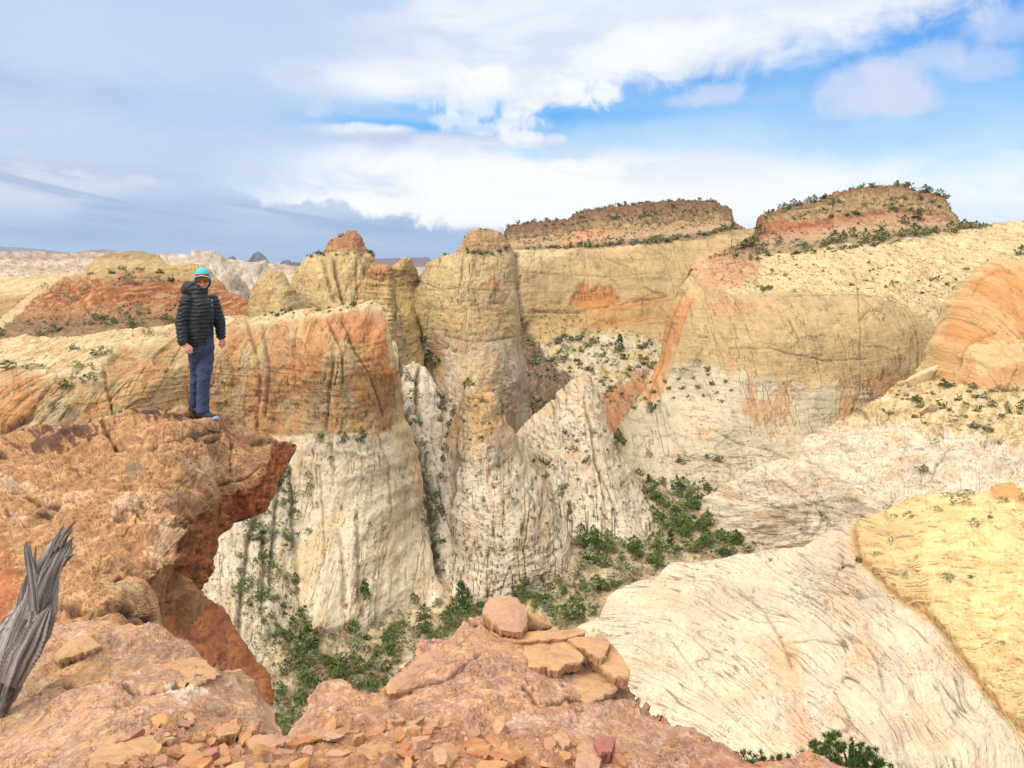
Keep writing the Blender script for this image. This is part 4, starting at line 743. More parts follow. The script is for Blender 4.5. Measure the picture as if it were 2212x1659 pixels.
# --- foreground rock
o_cliff = lm('rock_ledge', [(330, 1262), (400, 1266), (426, 1285), (445, 1287), (470, 1306), (490, 1329), (505, 1350), (518, 1365), (528, 1390), (538, 1410), (550, 1424), (560, 1432), (572, 1448), (582, 1455), (587, 1475), (590, 1500)], 1800, [(330, 1270, 6.3), (440, 1290, 7.0), (590, 1480, 6.4), (480, 1450, 5.6), (400, 1600, 4.8), (590, 1780, 4.6)], p_redcliff, M_fg, 6, cs='uv', dsc=.4, rnd=(24, 30), back=(.9, .3), label='dark red pitted rock face below the overhanging ledge')
lm('rock_ledge', [(520, 1480), (535, 1470), (560, 1468), (585, 1468), (592, 1474), (596, 1490), (596, 1516), (592, 1540), (588, 1570), (586, 1600)], 1700, [(520, 1500, 4.6), (590, 1480, 4.9), (560, 1600, 4.3), (590, 1690, 4.2)], p_redcliff, M_fg, 4.6, cs='uv', rnd=(18, 24), back=(.7, .3), label='small orange block wedged below the red face')
o_ledge = lm('rock_ledge', [(-300, 960), (0, 947), (56, 937), (92, 927), (112, 922), (146, 920), (182, 925), (198, 924), (213, 913), (252, 905), (280, 894), (308, 889), (364, 880), (398, 878), (431, 886), (459, 891), (490, 894), (505, 899), (518, 912), (530, 930), (540, 943), (560, 940), (577, 944), (596, 952), (620, 957), (636, 962), (641, 966)],
   [(-300, 1620), (300, 1520), (380, 1450), (410, 1330), (425, 1274), (458, 1226), (467, 1188), (471, 1162), (489, 1143), (506, 1132), (509, 1117), (545, 1109), (576, 1098), (593, 1070), (598, 1045), (618, 1014), (632, 984), (641, 970)],
   [(-300, 960, 9.0), (0, 947, 9.0), (150, 922, 9.1), (364, 880, 9.3), (440, 900, 9.0), (500, 896, 9.5), (560, 942, 9.4), (640, 966, 9.3), (250, 960, 8.2), (420, 960, 8.3), (560, 1000, 8.7), (100, 1050, 7.0), (300, 1060, 7.0), (440, 1060, 7.6), (560, 1100, 8.3), (500, 1100, 8.1), (470, 1150, 7.6), (380, 1120, 6.7), (100, 1200, 5.8), (300, 1220, 5.7), (430, 1250, 6.8), (385, 1220, 5.9), (0, 1350, 4.9), (250, 1340, 4.8), (400, 1380, 6.3), (-300, 1350, 5), (-300, 1600, 4), (200, 1540, 4)],
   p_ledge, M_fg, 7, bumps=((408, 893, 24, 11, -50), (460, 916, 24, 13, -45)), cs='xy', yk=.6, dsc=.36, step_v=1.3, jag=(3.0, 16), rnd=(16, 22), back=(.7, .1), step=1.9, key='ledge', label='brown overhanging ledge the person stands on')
o_slab = lm('rock_ledge', [(-300, 1500), (-40, 1500), (0, 1480), (30, 1430), (60, 1400), (90, 1376), (120, 1352), (157, 1343), (200, 1340), (246, 1340), (280, 1355), (336, 1362), (406, 1385), (430, 1410), (448, 1430), (476, 1446), (487, 1440), (518, 1452), (543, 1474), (560, 1511), (574, 1553), (590, 1572), (604, 1588), (612, 1592), (623, 1590), (637, 1568), (652, 1548), (665, 1530), (674, 1512), (682, 1500), (688, 1488), (704, 1471), (721, 1466), (738, 1470), (755, 1480), (780, 1496), (797, 1502), (815, 1494), (836, 1480), (846, 1462), (867, 1446), (885, 1430), (906, 1413), (915, 1398), (976, 1379), (993, 1357), (1012, 1340), (1040, 1332), (1100, 1345), (1190, 1360), (1250, 1380), (1289, 1390), (1310, 1420), (1335, 1466), (1345, 1480), (1356, 1490), (1398, 1530), (1425, 1550), (1451, 1567), (1475, 1570), (1496, 1573), (1552, 1603), (1594, 1630), (1622, 1645), (1649, 1643), (1704, 1642), (1744, 1631), (1772, 1638), (1833, 1661), (1900, 1700), (2100, 1790), (2300, 1860)], 1980,
   [(-300, 1500, 3.4), (0, 1490, 3.6), (120, 1352, 4.1), (250, 1342, 4.2), (420, 1400, 4.0), (520, 1455, 3.8), (610, 1592, 3.0), (720, 1468, 3.7), (800, 1502, 3.4), (900, 1415, 4.0), (1040, 1334, 4.6), (1200, 1365, 4.5), (1330, 1465, 4.1), (1490, 1573, 3.5), (1640, 1645, 3.1), (1833, 1660, 3.1), (2300, 1860, 2.4), (200, 1480, 3.3), (420, 1500, 3.25), (1000, 1470, 3.6), (1200, 1480, 3.7), (200, 1650, 2.45), (600, 1650, 2.55), (1000, 1600, 2.8), (1300, 1600, 3.0), (1000, 1660, 2.5), (1400, 1660, 2.7), (-300, 1980, 1.6), (600, 1980, 1.6), (1300, 1980, 1.65), (2300, 1980, 1.8)],
   p_slab, M_fg, 3.2, cs='xy', yk=.5, dsc=.28, step_v=1.2, jag=(3.0, 16), rnd=(14, 26), back=(.35, .4), step=1.9, key='slab', label='pinkish brown rock shelf in the foreground')
# --- plain far below and behind everything
gm, nt, gb = new_mat('plain_ground'); ps = nt.add('ShaderNodeNewGeometry').outputs['Position']
nt.put(gb.inputs['Base Color'], nt.mix(nt.noise(ps, .002, 6, .6), tuple(C(150, 120, 98)), tuple(C(206, 182, 150)))); gb.inputs['Roughness'].default_value = .95
me = bpy.data.meshes.new('ground'); n = 40; L = 34000.; vs = []; fs = []
for j in range(n+1):
    for i in range(n+1):
        x = (i/n*2-1)*L; y = -3000+(j/n)*(L+3000)
        vs.append((x, y, -160-20*math.sin(x*.0007)*math.cos(y*.0009)))
for j in range(n):
    for i in range(n):
        a = j*(n+1)+i; fs.append((a, a+1, a+n+2, a+n+1))
me.from_pydata(vs, [], fs); me.materials.append(gm); go = bpy.data.objects.new('ground', me); COL.objects.link(go); tag(go, 'plain reaching to the horizon', kind='structure')
# ---------------------------------------------------------------- vegetation
rnd = random.Random(5)
def leaf_mat(name, a, b):
    m, nt, bs = new_mat(name)
    oi = nt.add('ShaderNodeObjectInfo').outputs['Random']; p = nt.add('ShaderNodeTexCoord').outputs['Object']
    n = nt.noise(p, 2.2, 3, .7)
    c = nt.mix(nt.m('MULTIPLY', nt.m('ADD', nt.step(n, .3, .7), nt.m('MULTIPLY', oi, 1.1)), .5), tuple(lin(a)), tuple(lin(b)))
    nt.put(bs.inputs['Base Color'], c); bs.inputs['Roughness'].default_value = .85; bs.inputs['Specular IOR Level'].default_value = .15
    return m
M_leaf = leaf_mat('juniper_green', (56, 76, 36), (112, 126, 66)); M_pine = leaf_mat('pinyon_green', (48, 70, 32), (84, 108, 50)); M_sage = leaf_mat('sage_green', (104, 110, 80), (150, 152, 118)); M_brown = leaf_mat('dry_brush', (92, 76, 60), (130, 112, 88))
M_bark = flat_mat('bark', (112, 94, 80), .95, .4, 12)
def tube_np(path, rad, n=6, ridge_=None):
    P = np.array(path, float); m = len(P); T = np.gradient(P, axis=0); T /= np.linalg.norm(T, axis=1, keepdims=True)+1e-9
    ref = np.array([0, 1., 0]) if abs(T[0][1]) < .9 else np.array([1., 0, 0]); V = []
    for i in range(m):
        a = np.cross(T[i], ref); a /= np.linalg.norm(a)+1e-9; b = np.cross(T[i], a)
        r = rad[i] if np.ndim(rad[i]) else (rad[i], rad[i])
        for k in range(n):
            t = 2*math.pi*k/n; V.append(P[i]+a*math.cos(t)*r[0]+b*math.sin(t)*r[1])
    F = [(i*n+k, i*n+(k+1) % n, (i+1)*n+(k+1) % n, (i+1)*n+k) for i in range(m-1) for k in range(n)]
    return np.array(V), F
def pymesh(name, V, F, mats, parent=None, smooth=False, link=True):
    me = bpy.data.meshes.new(name); me.from_pydata([tuple(map(float, v)) for v in V], [], F)
    for m in (mats if isinstance(mats, list) else [mats]): me.materials.append(m)
    if smooth: me.polygons.foreach_set('use_smooth', [True]*len(F))
    me.update(); o = bpy.data.objects.new(name, me)
    if link: COL.objects.link(o)
    if parent: o.parent = parent
    return o
def crown_geo(R, n, per, leaf, shape, rs):
    """clumps of leaf faces spread through an uneven crown about one unit high"""
    V = []; F = []
    lob = [(rs.uniform(0, 6.28), rs.uniform(.55, 1.1)) for _ in range(5)]
    for _ in range(n):
        for _t in range(30):
            h = rs.random(); a = rs.uniform(0, 6.28)
            pr = shape(h); k = 1+.35*sum(math.cos(a-l[0])*.4*l[1] for l in lob)*math.sin(h*9+lob[0][0])
            q = rs.random()**.45
            r = pr*R*k*q
            if q > .35: break
        c = np.array([math.cos(a)*r, math.sin(a)*r, h]); cs = leaf*rs.uniform(.9, 1.9)
        for _k in range(per):
            d = np.array([rs.gauss(0, 1), rs.gauss(0, 1), rs.gauss(0, .8)]); d /= np.linalg.norm(d)
            p = c+d*cs*rs.random()**.6; e1 = np.array([rs.gauss(0, 1), rs.gauss(0, 1), rs.gauss(0, 1)]); e1 /= np.linalg.norm(e1)
            e2 = np.cross(e1, d); e2 /= np.linalg.norm(e2)+1e-9; s = leaf*rs.uniform(.35, .75)
            i = len(V); V += [p-e1*s-e2*s*.6, p+e1*s-e2*s*.5, p+e1*s*.7+e2*s*.7, p-e1*s*.6+e2*s*.6]; F.append((i, i+1, i+2, i+3))
    return V, F
SH = dict(jun=lambda h: (math.sin(min(1, h*1.05+.12)*math.pi))**.55*(1-.25*h), pin=lambda h: (1-h)**.75*(.55+.45*min(1, h*5))+.06, shr=lambda h: max(0, 1-h*h)**.5)
def trunk_geo(h, r, rs):
    V = []; F = []
    def addt(path, rad):
        v, f = tube_np(path, rad, 6); o = len(V); V.extend(v.tolist()); F.extend([tuple(i+o for i in q) for q in f])
    top = (rs.uniform(-.08, .08), rs.uniform(-.08, .08), h)
    addt([(0, 0, -.08), (top[0]*.3, top[1]*.5, h*.4), top], [r, r*.75, r*.3])
    for _ in range(5):
        a = rs.uniform(0, 6.28); z = h*rs.uniform(.2, .6); L = rs.uniform(.2, .36)
        addt([(0, 0, z), (math.cos(a)*L*.5, math.sin(a)*L*.5, z+.1), (math.cos(a)*L, math.sin(a)*L, z+.26)], [r*.45, r*.3, r*.12])
    return V, F
PROTO = {}
def protos():
    rs = random.Random(3)
    for kind, n_, R, sh, leaf, mat, per, nc in (('jun', 5, .52, 'jun', .055, M_leaf, 12, 90), ('pin', 3, .30, 'pin', .045, M_pine, 12, 100)):
        for k in range(n_):
            V, F = crown_geo(R*rs.uniform(.85, 1.15), nc, per, leaf, SH[sh], rs); V = [v*np.array([1, 1, .9])+np.array([0, 0, .1]) for v in V]
            c = pymesh('crown', V, F, mat, link=False); V, F = trunk_geo(.8 if kind == 'pin' else .62, .035, rs); t = pymesh('trunk', V, F, M_bark, link=False, smooth=True)
            PROTO.setdefault(kind, []).append((c.data, t.data))
    for kind, mat, k in (('sage', M_sage, 4), ('shrub', M_leaf, 4), ('dry', M_brown, 3)):
        for _ in range(k):
            V, F = crown_geo(.68, 26, 8, .11, SH['shr'], rs); c = pymesh('desert_shrub', V, F, mat, link=False); PROTO.setdefault(kind, []).append(c.data)
protos()
ORD = 'first second third fourth fifth sixth seventh eighth ninth tenth eleventh twelfth thirteenth fourteenth fifteenth sixteenth seventeenth eighteenth nineteenth'.split()
TENS = {2: 'twent', 3: 'thirt', 4: 'fort', 5: 'fift', 6: 'sixt', 7: 'sevent', 8: 'eight', 9: 'ninet'}
def ordw(n):
    if n < 20: return ORD[n-1]
    if n == 100: return 'hundredth'
    if n > 100: return 'hundred and '+ordw(n-100)
    t, r = divmod(n, 10)
    return TENS[t]+('ieth' if r == 0 else 'y-'+ORD[r-1])
def grow(kind, key, u, v, hpx, sx=1.):
    p = surf(key, u, v)
    if p is None: return None
    h = hpx*p.y/FL/math.cos(.3)
    k = rnd.randrange(len(PROTO[kind])); D = PROTO[kind][k]
    if kind in ('jun', 'pin'):
        e = bpy.data.objects.new('juniper_tree' if kind == 'jun' else 'pinyon_pine', None); COL.objects.link(e); e.empty_display_size = .2
        for me, nm in zip(D, ('crown', 'trunk')):
            o = bpy.data.objects.new(nm, me); COL.objects.link(o); o.parent = e
    else:
        e = bpy.data.objects.new('desert_shrub', D); COL.objects.link(e)
    e.location = p-Vector((0, 0, h*.04)); w = h*sx*rnd.uniform(.9, 1.25); e.scale = (w, w, h); e.rotation_euler = (rnd.uniform(-.08, .08), rnd.uniform(-.08, .08), rnd.uniform(0, 6.28))
    e['_u'] = float(u); return e
STYLE = dict(jun=('dark green juniper', 'juniper'), pin=('slim upright pinyon pine', 'pine tree'), sage=('grey green sage shrub', 'shrub'), shrub=('small green shrub', 'shrub'), dry=('dry brown shrub', 'shrub'))
QUEUE = []
def cluster(items, key, phrase, group): QUEUE.append((items, key, phrase, group))
REST = []
def plant_all():
    """the 300 largest junipers and the 300 largest shrubs stand alone; smaller ones join the mass of brush"""
    big = {True: [], False: []}
    for qi, (items, key, phrase, group) in enumerate(QUEUE):
        for ii, it in enumerate(items):
            it = (it[0], it[1], it[2], it[3]*(1.2 if key == 'canyon_floor' else 1.2), it[4])
            if it[0] != 'pin': big[it[0] == 'jun'].append((it[3]*it[4]**.5, qi, ii, it))
            else: big[True].append((99., qi, ii, it))
    keep = {}
    for k, L in big.items():
        L.sort(key=lambda x: -x[0])
        for i, x in enumerate(L):
            if i < 292: keep.setdefault(x[1], []).append(x[3])
            else: REST.append((QUEUE[x[1]][1], x[3]))
    for qi, (items, key, phrase, group) in enumerate(QUEUE):
        done = {}
        for kind, u, v, h, sx in keep.get(qi, []):
            e = grow(kind, key, u, v, h, sx)
            if e is not None: done.setdefault(kind, []).append(e)
        for kind, L in done.items():
            L.sort(key=lambda o: o['_u'])
            for i, e in enumerate(L):
                s, cat = STYLE[kind]; lab = f'{s}, {ordw(i+1)} from the left {phrase}' if len(L) > 1 else f'{s} {phrase}'
                tag(e, lab, cat, f'{group}, {cat}s'); del e['_u']
def scatter(poly, n, hr, kinds, seed, dmin=.55, sx=1., den=None):
    rs = random.Random(seed); us = [p[0] for p in poly]; vs = [p[1] for p in poly]; out = []; tries = 0
    while len(out) < n and tries < n*60:
        tries += 1
        u, v = rs.uniform(min(us), max(us)), rs.uniform(min(vs), max(vs))
        if not bool(inpoly(np.array([u]), np.array([v]), poly)[0]): continue
        if den and rs.random() > den(u, v): continue
        h = hr[0]+(hr[1]-hr[0])*rs.random()**1.8
        if any(abs(u-a[1]) < (h+a[3])*.5*dmin and abs(v-a[2]) < (h+a[3])*.4*dmin for a in out): continue
        out.append((rs.choice(kinds), u, v, h, sx))
    return out
def B_(L, x0, y0, kind=None):     # positions read from an enlarged view, to picture units
    return [(k, x0+.28*x, y0+.28*y, .28*h, s) for k, x, y, h, s in L]
J, Pn, S, G, Y = 'jun', 'pin', 'sage', 'shrub', 'dry'
vb = B_([(J, 400, 235, 120, 1), (J, 470, 450, 80, 1.1), (J, 590, 430, 110, 1.), (J, 480, 760, 210, .8), (J, 770, 530, 130, .9), (Pn, 910, 460, 230, .9), (J, 1290, 390, 75, 1.1), (J, 1380, 500, 110, 1), (J, 1400, 610, 95, 1), (S, 1190, 560, 100, .9), (J, 1570, 580, 80, 1),
    (Pn, 1665, 430, 200, 1), (J, 1790, 470, 90, 1), (S, 1790, 260, 50, 1.2), (J, 1900, 240, 60, 1), (J, 1100, 740, 140, .75), (J, 1020, 770, 66, 1), (J, 1110, 800, 75, 1), (J, 890, 950, 150, .8), (S, 890, 660, 70, 1.3), (S, 830, 690, 60, 1.4), (S, 850, 770, 60, 1.4),
    (J, 750, 980, 120, .9), (J, 670, 910, 70, 1), (S, 860, 1030, 70, 1.2), (J, 990, 1080, 100, 1.05), (J, 440, 880, 110, 1.1), (S, 290, 495, 70, 1.2), (J, 210, 420, 75, 1.2), (G, 130, 560, 60, 1), (J, 260, 650, 90, .9), (G, 310, 760, 60, 1), (J, 320, 930, 110, .8),
    (J, 290, 1080, 80, 1), (J, 250, 1350, 120, 1), (J, 330, 1400, 90, 1), (J, 430, 1150, 130, 1), (J, 560, 1050, 100, .9), (S, 390, 1220, 70, 1), (G, 200, 330, 60, 1), (J, 275, 350, 50, 1.2), (G, 100, 490, 66, 1), (S, 455, 570, 66, 1.3), (S, 600, 520, 66, 1), (Y, 700, 560, 60, 1), (Y, 570, 620, 60, 1), (S, 1480, 400, 50, 1.2), (S, 1500, 410, 40, 1), (J, 690, 420, 70, .9)], 530.9, 1194.5)
cluster(vb, 'canyon_floor', 'beside the dry wash', 'brush of the dry wash')
vc = B_([(J, 930, 1350, 90, .9), (J, 1000, 1450, 100, 1), (J, 1100, 1470, 80, 1), (J, 1210, 1470, 70, 1), (J, 1130, 1600, 90, 1.), (J, 1040, 1650, 70, 1), (S, 1240, 1520, 50, 1.2), (J, 1440, 1600, 110, 1), (J, 1560, 1550, 110, .9), (S, 1330, 1570, 60, 1.2), (J, 1620, 1500, 90, 1), (Pn, 1700, 1520, 110, 1.2), (J, 1860, 1570, 95, 1), (J, 1840, 1440, 110, .9),
    (J, 1790, 1400, 110, .9), (J, 1980, 1380, 110, 1), (J, 2090, 1490, 90, 1.1), (J, 1960, 1490, 66, 1), (J, 1640, 1400, 100, 1), (J, 1600, 1340, 90, 1), (J, 1560, 1280, 80, 1), (J, 1500, 1120, 60, 1), (Pn, 1530, 1050, 66, 1.3), (J, 1640, 1050, 60, 1), (J, 1740, 1100, 110, .8), (J, 1880, 1120, 70, 1), (J, 1820, 1240, 100, 1.1), (J, 1900, 1200, 70, 1), (J, 1980, 1120, 80, 1), (J, 2050, 1060, 60, 1), (J, 1700, 1260, 66, 1)], 973.3, 752.1)
cluster(vc, 'canyon_floor', 'right of the two cones', 'brush of the green bottom')
vd = scatter([(1240, 1165), (1300, 1178), (1440, 1180), (1440, 1140), (1400, 1070), (1385, 1035), (1470, 1040), (1560, 1030), (1580, 1052), (1512, 1100), (1560, 1150), (1640, 1190), (1600, 1196), (1450, 1212), (1380, 1250), (1330, 1270), (1290, 1330), (1240, 1352), (1190, 1330), (1090, 1300), (1180, 1270), (1262, 1230)], 190, (10, 27), [J, J, J, J, S, G], 4, .3, 1.2)
cluster(vd, 'canyon_floor', 'in the valley thickets', 'thickets of the valley bottom')
ve = scatter([(640, 1250), (700, 1340), (760, 1352), (900, 1322), (1050, 1300), (1090, 1310), (1020, 1350), (900, 1430), (830, 1490), (740, 1500), (640, 1600), (600, 1580), (660, 1480), (600, 1400)], 150, (9, 26), [J, J, J, S, G, Y], 8, .36, 1.15)
cluster(ve, 'canyon_floor', 'on the sandy ground by the dry wash', 'scrub by the dry wash')
vf = scatter([(560, 1040), (640, 1010), (650, 1200), (680, 1320), (640, 1450), (600, 1560), (590, 1440), (540, 1330), (500, 1290), (530, 1150)], 95, (8, 24), [J, J, S, G], 9, .42, 1.)
cluster(vf, 'leftslope', 'on the fluted slope below the overhang', 'brush of the fluted slope')
# ledges and clefts of the walls
cluster(B_([(J, 960, 385, 40, 1.2), (J, 1135, 400, 66, .9), (J, 1255, 400, 40, 1), (J, 1285, 365, 44, 1.1), (G, 1030, 460, 44, .8), (G, 1030, 560, 36, 1), (G, 865, 690, 60, .7), (G, 865, 760, 50, .8), (G, 870, 830, 50, .8), (G, 805, 820, 40, 1), (G, 860, 1120, 36, 1.3), (S, 1220, 520, 30, 1.3), (S, 1110, 440, 30, 1.2), (G, 1340, 1060, 36, .8), (J, 1290, 1640, 60, .9)], 424.7, 840.6), 'rim', 'on the ledges of the pale apron', 'shrubs of the pale apron')
cluster([(k, u, v, h, s) for k, u, v, h, s in scatter([(862, 740), (880, 740), (905, 860), (930, 960), (960, 1080), (960, 1270), (935, 1240), (915, 1080), (890, 960), (868, 840)], 30, (6, 15), [J, G, S], 3, .4)+scatter([(905, 745), (930, 760), (985, 850), (985, 900), (960, 880)], 12, (8, 15), [J, G], 5, .4)]+[(J, u, v, h, 1.1) for u, v, h in ((978, 902, 15), (972, 925, 16), (966, 948, 13), (960, 975, 15), (956, 1000, 14), (950, 1035, 13), (946, 1075, 14), (941, 1120, 13), (938, 1170, 14))], 'slot', 'in the slot left of the first cone', 'brush of the slot')
cluster(scatter([(560, 674), (840, 650), (840, 668), (560, 688)], 16, (4, 8), [J, S, G], 7, .4)+B_([(J, 130, 610, 40, 1.2), (S, 700, 1220, 70, 1.2), (S, 790, 1010, 60, 1.6), (S, 600, 1200, 50, 1.4), (J, 500, 1250, 60, 1.6), (S, 1140, 840, 44, 1.4), (J, 60, 1120, 60, 2.), (S, 250, 1110, 30, 3), (G, 520, 1410, 40, 1.2), (G, 400, 1400, 34, 1.2), (J, 560, 960, 40, 1.2), (J, 740, 1010, 40, 1.3), (G, 590, 1080, 40, 1.2), (S, 640, 1110, 34, 1.4), (Y, 700, 1100, 30, 1.2)], 0, 486.6), 'rim', 'on the shelf along the left rim', 'shrubs of the left rim')
cluster(B_([(J, 750, 740, 44, 1.6), (J, 1015, 780, 60, 1.3), (J, 1285, 725, 46, 1.5), (J, 1335, 755, 46, 1.3), (J, 880, 770, 46, 1.2), (J, 820, 790, 40, 1.3), (J, 440, 800, 40, 1.3), (J, 310, 860, 46, 1.4), (J, 200, 870, 34, 1.5), (J, 10, 860, 60, 1), (S, 380, 830, 40, 1.8), (S, 950, 700, 40, 1.2), (S, 1070, 640, 50, .8), (S, 990, 440, 44, 1.9), (S, 1200, 440, 34, 2), (J, 1310, 435, 30, 1.4), (S, 650, 490, 34, 1.6), (S, 500, 560, 50, 1.2), (S, 560, 585, 30, 1.6), (J, 860, 370, 30, 1), (J, 930, 355, 30, 1), (J, 1080, 350, 26, 1.5), (J, 1235, 370, 30, 1.2), (J, 700, 375, 20, 1.4), (S, 1180, 850, 44, 1.2), (S, 1100, 770, 30, 1.4), (S, 1850, 720, 50, .9), (J, 1945, 715, 44, .9), (S, 350, 480, 30, 1.2)], 0, 486.6)
        +scatter([(60, 690), (380, 660), (386, 690), (250, 705), (60, 712)], 34, (3, 7), [S, Y, G], 6, .5, 1.2), 'redbutte', 'on the scrub skirt of the red butte', 'shrubs of the red butte')
# mesas
Et = lambda u: float(np.interp(u, PATCH['mesaE']['us'], PATCH['mesaE']['vt'])); Ft = lambda u: float(np.interp(u, PATCH['mesaF']['us'], PATCH['mesaF']['vt']))
cluster([(rnd.choice([J, J, S]), u, Et(u)+1.5, rnd.uniform(3, 6), 1.3) for u in np.linspace(1098, 1542, 46)+np.array([rnd.uniform(-4, 4) for _ in range(46)])], 'mesaE', 'along the skyline of the long mesa', 'junipers of the long mesa')
cluster(scatter([(1120, 538), (1190, 530), (1340, 524), (1430, 514), (1520, 504), (1585, 486), (1612, 494), (1560, 504), (1440, 524), (1340, 531), (1190, 539)], 62, (5, 10), [J, J, J, G], 12, .35, 1.2), 'mesaE', 'along the foot of the long mesa', 'junipers at the foot of the long mesa')
cluster(scatter([(1160, 486), (1300, 458), (1440, 444), (1560, 450), (1560, 466), (1440, 468), (1300, 480), (1200, 496)], 50, (3.5, 7), [J, J, S, G], 13, .5, 1.2), 'mesaE', 'on the stepped flank of the long mesa', 'brush of the long mesa')
cluster(scatter([(1190, 735), (1260, 722), (1430, 740), (1412, 800), (1390, 840), (1320, 870), (1290, 830), (1220, 790)], 66, (4, 11), [J, J, S, G], 14, .5, 1.1)+[(Pn, 1337, 757, 30, 1.1), (J, 1212, 778, 20, 1.2), (J, 1270, 748, 12, 1)], 'mesaE', 'on the talus under the orange alcoves', 'brush of the talus')
cluster(scatter([(1116, 640), (1124, 640), (1160, 745), (1240, 800), (1270, 830), (1230, 900), (1150, 930), (1118, 760)], 50, (4, 10), [J, G, Y, Y], 15, .5, 1.1), 'mesaE', 'in the brown scree chute', 'brush of the scree chute')
cluster([(J, u, Ft(u)+2, h, 1.2) for u, h in ((1663, 8), (1690, 9), (1704, 8), (1714, 12), (1728, 8), (1745, 13), (1758, 15), (1780, 10), (1795, 6), (1860, 7), (1882, 8), (1940, 9), (1960, 11), (1972, 9), (1999, 16), (2006, 12), (2018, 9), (2030, 12), (2042, 10), (1910, 6), (1838, 6))], 'mesaF', 'along the skyline of the right mesa', 'junipers of the right mesa')
cluster(B_([(J, 740, 545, 80, 1), (J, 815, 545, 75, .9), (J, 890, 500, 60, 1.1), (J, 980, 545, 90, 1), (J, 1100, 530, 85, 1.5), (J, 1270, 500, 60, 1.2), (J, 1370, 500, 80, 1.3), (J, 1460, 490, 50, 1.3), (J, 1530, 480, 50, 1.5), (J, 1650, 465, 70, 1.4), (J, 1750, 430, 66, 1.5), (J, 1840, 435, 50, 1.5), (J, 1900, 430, 30, 1.5), (J, 660, 580, 50, 1.), (J, 700, 560, 44, 1), (J, 320, 560, 60, .9), (J, 120, 575, 70, 1), (J, 200, 605, 50, 1.3), (J, 60, 590, 60, 1), (J, 525, 595, 44, 1.2), (S, 460, 570, 50, 1.4), (J, 1290, 400, 60, 1), (J, 1380, 370, 50, .8), (J, 900, 330, 44, .8), (J, 730, 350, 36, 1), (J, 170, 460, 34, 1), (J, 2190, 640, 60, 1.2), (J, 1210, 290, 40, 1)], 1592.6, 371.6)
        +scatter([(1600, 548), (1760, 540), (1900, 524), (1990, 505), (2040, 500), (1900, 532), (1760, 550), (1620, 566), (1560, 560)], 36, (4, 9), [J, J, S, G], 17, .35, 1.2), 'mesaF', 'at the foot of the right mesa', 'junipers at the foot of the right mesa')
cluster(scatter([(1660, 462), (1760, 442), (1810, 422), (1960, 410), (2040, 432), (2050, 452), (1900, 462), (1700, 474), (1650, 474)], 46, (4, 9), [J, J, J, S], 18, .5, 1.2), 'mesaF', 'on the stepped flank of the right mesa', 'brush of the right mesa')
cluster(scatter([(1600, 590), (1760, 560), (2000, 540), (2200, 540), (2000, 640), (1760, 620)], 24, (3, 6), [S, Y, G], 19, .5, 1.4)+B_([(S, 1485, 840, 20, 1.5), (J, 1530, 830, 30, 1), (J, 1665, 905, 24, 1.3), (J, 1615, 885, 24, 1.3), (J, 880, 880, 24, 1.6), (J, 215, 920, 44, .9), (J, 370, 810, 24, 1.6), (S, 275, 790, 24, 1.7)], 1592.6, 371.6), 'mesaF', 'on the slickrock above the great wall', 'shrubs above the great wall')
cluster(B_([(J, 1240, 630, 60, .9), (J, 1290, 710, 80, 1), (J, 1330, 740, 50, 1), (J, 1270, 580, 40, 1), (J, 1450, 990, 60, .9), (J, 1770, 880, 40, 1.2), (J, 2050, 880, 50, .8), (G, 1970, 850, 26, 1), (G, 1530, 830, 34, 1), (J, 1545, 480, 50, .8), (J, 1430, 470, 30, 1.3), (J, 1370, 460, 30, 1.4), (S, 1450, 420, 44, 1.3), (J, 1980, 160, 30, 1.6), (S, 1890, 105, 26, 2.6), (S, 1790, 165, 24, 2), (S, 1710, 165, 24, 1.6)]+[(G, 1500+k*37 % 700, 200+(k*71) % 230, 16+k % 3*4, 1.) for k in range(20)], 973.3, 752.1), 'mesaF', 'on the pale foot of the great wall', 'shrubs of the great wall')
cluster([(J, u, v, h, 1.3) for u, v, h in ((684, 549, 6), (690, 548, 8), (672, 556, 6), (699, 549, 5), (800, 549, 7), (806, 553, 5), (716, 520, 4), (735, 512, 5), (741, 510, 4), (780, 551, 5), (765, 551, 4), (750, 551, 4), (727, 552, 4))], 'domeB', 'on the shoulder of the capped dome', 'shrubs of the capped dome')
cluster([(J, u, v, h, 1.3) for u, v, h in ((962, 553, 6), (1010, 550, 7), (1022, 550, 8), (1032, 549, 8), (1041, 547, 8), (1050, 547, 6), (1062, 546, 7), (1078, 545, 8), (1090, 540, 8), (1037, 496, 4), (1050, 497, 4), (1003, 512, 3))]+[(J, 1012, 840, 22, 1.1), (J, 925, 780, 22, 1.3), (J, 940, 790, 18, 1.2), (G, 920, 740, 14, 1)], 'domeD', 'on the shoulder of the broad butte', 'shrubs of the broad butte')
cluster([(rnd.choice([J, J, G]), u, v, h, 1.1) for u, v, h in ((1066, 905, 14), (1078, 912, 16), (1090, 905, 12), (1092, 922, 15), (1104, 912, 16), (1108, 930, 13), (1118, 905, 18), (1122, 925, 14), (1132, 912, 16), (1140, 898, 14), (1146, 890, 15), (1150, 878, 12), (1128, 936, 11), (1108, 948, 13), (1120, 958, 12), (1098, 934, 13))]+[(J, u, v, h, 1.1) for u, v, h in ()], 'mesaE', 'in the dark hollow behind the first cone', 'brush behind the first cone')
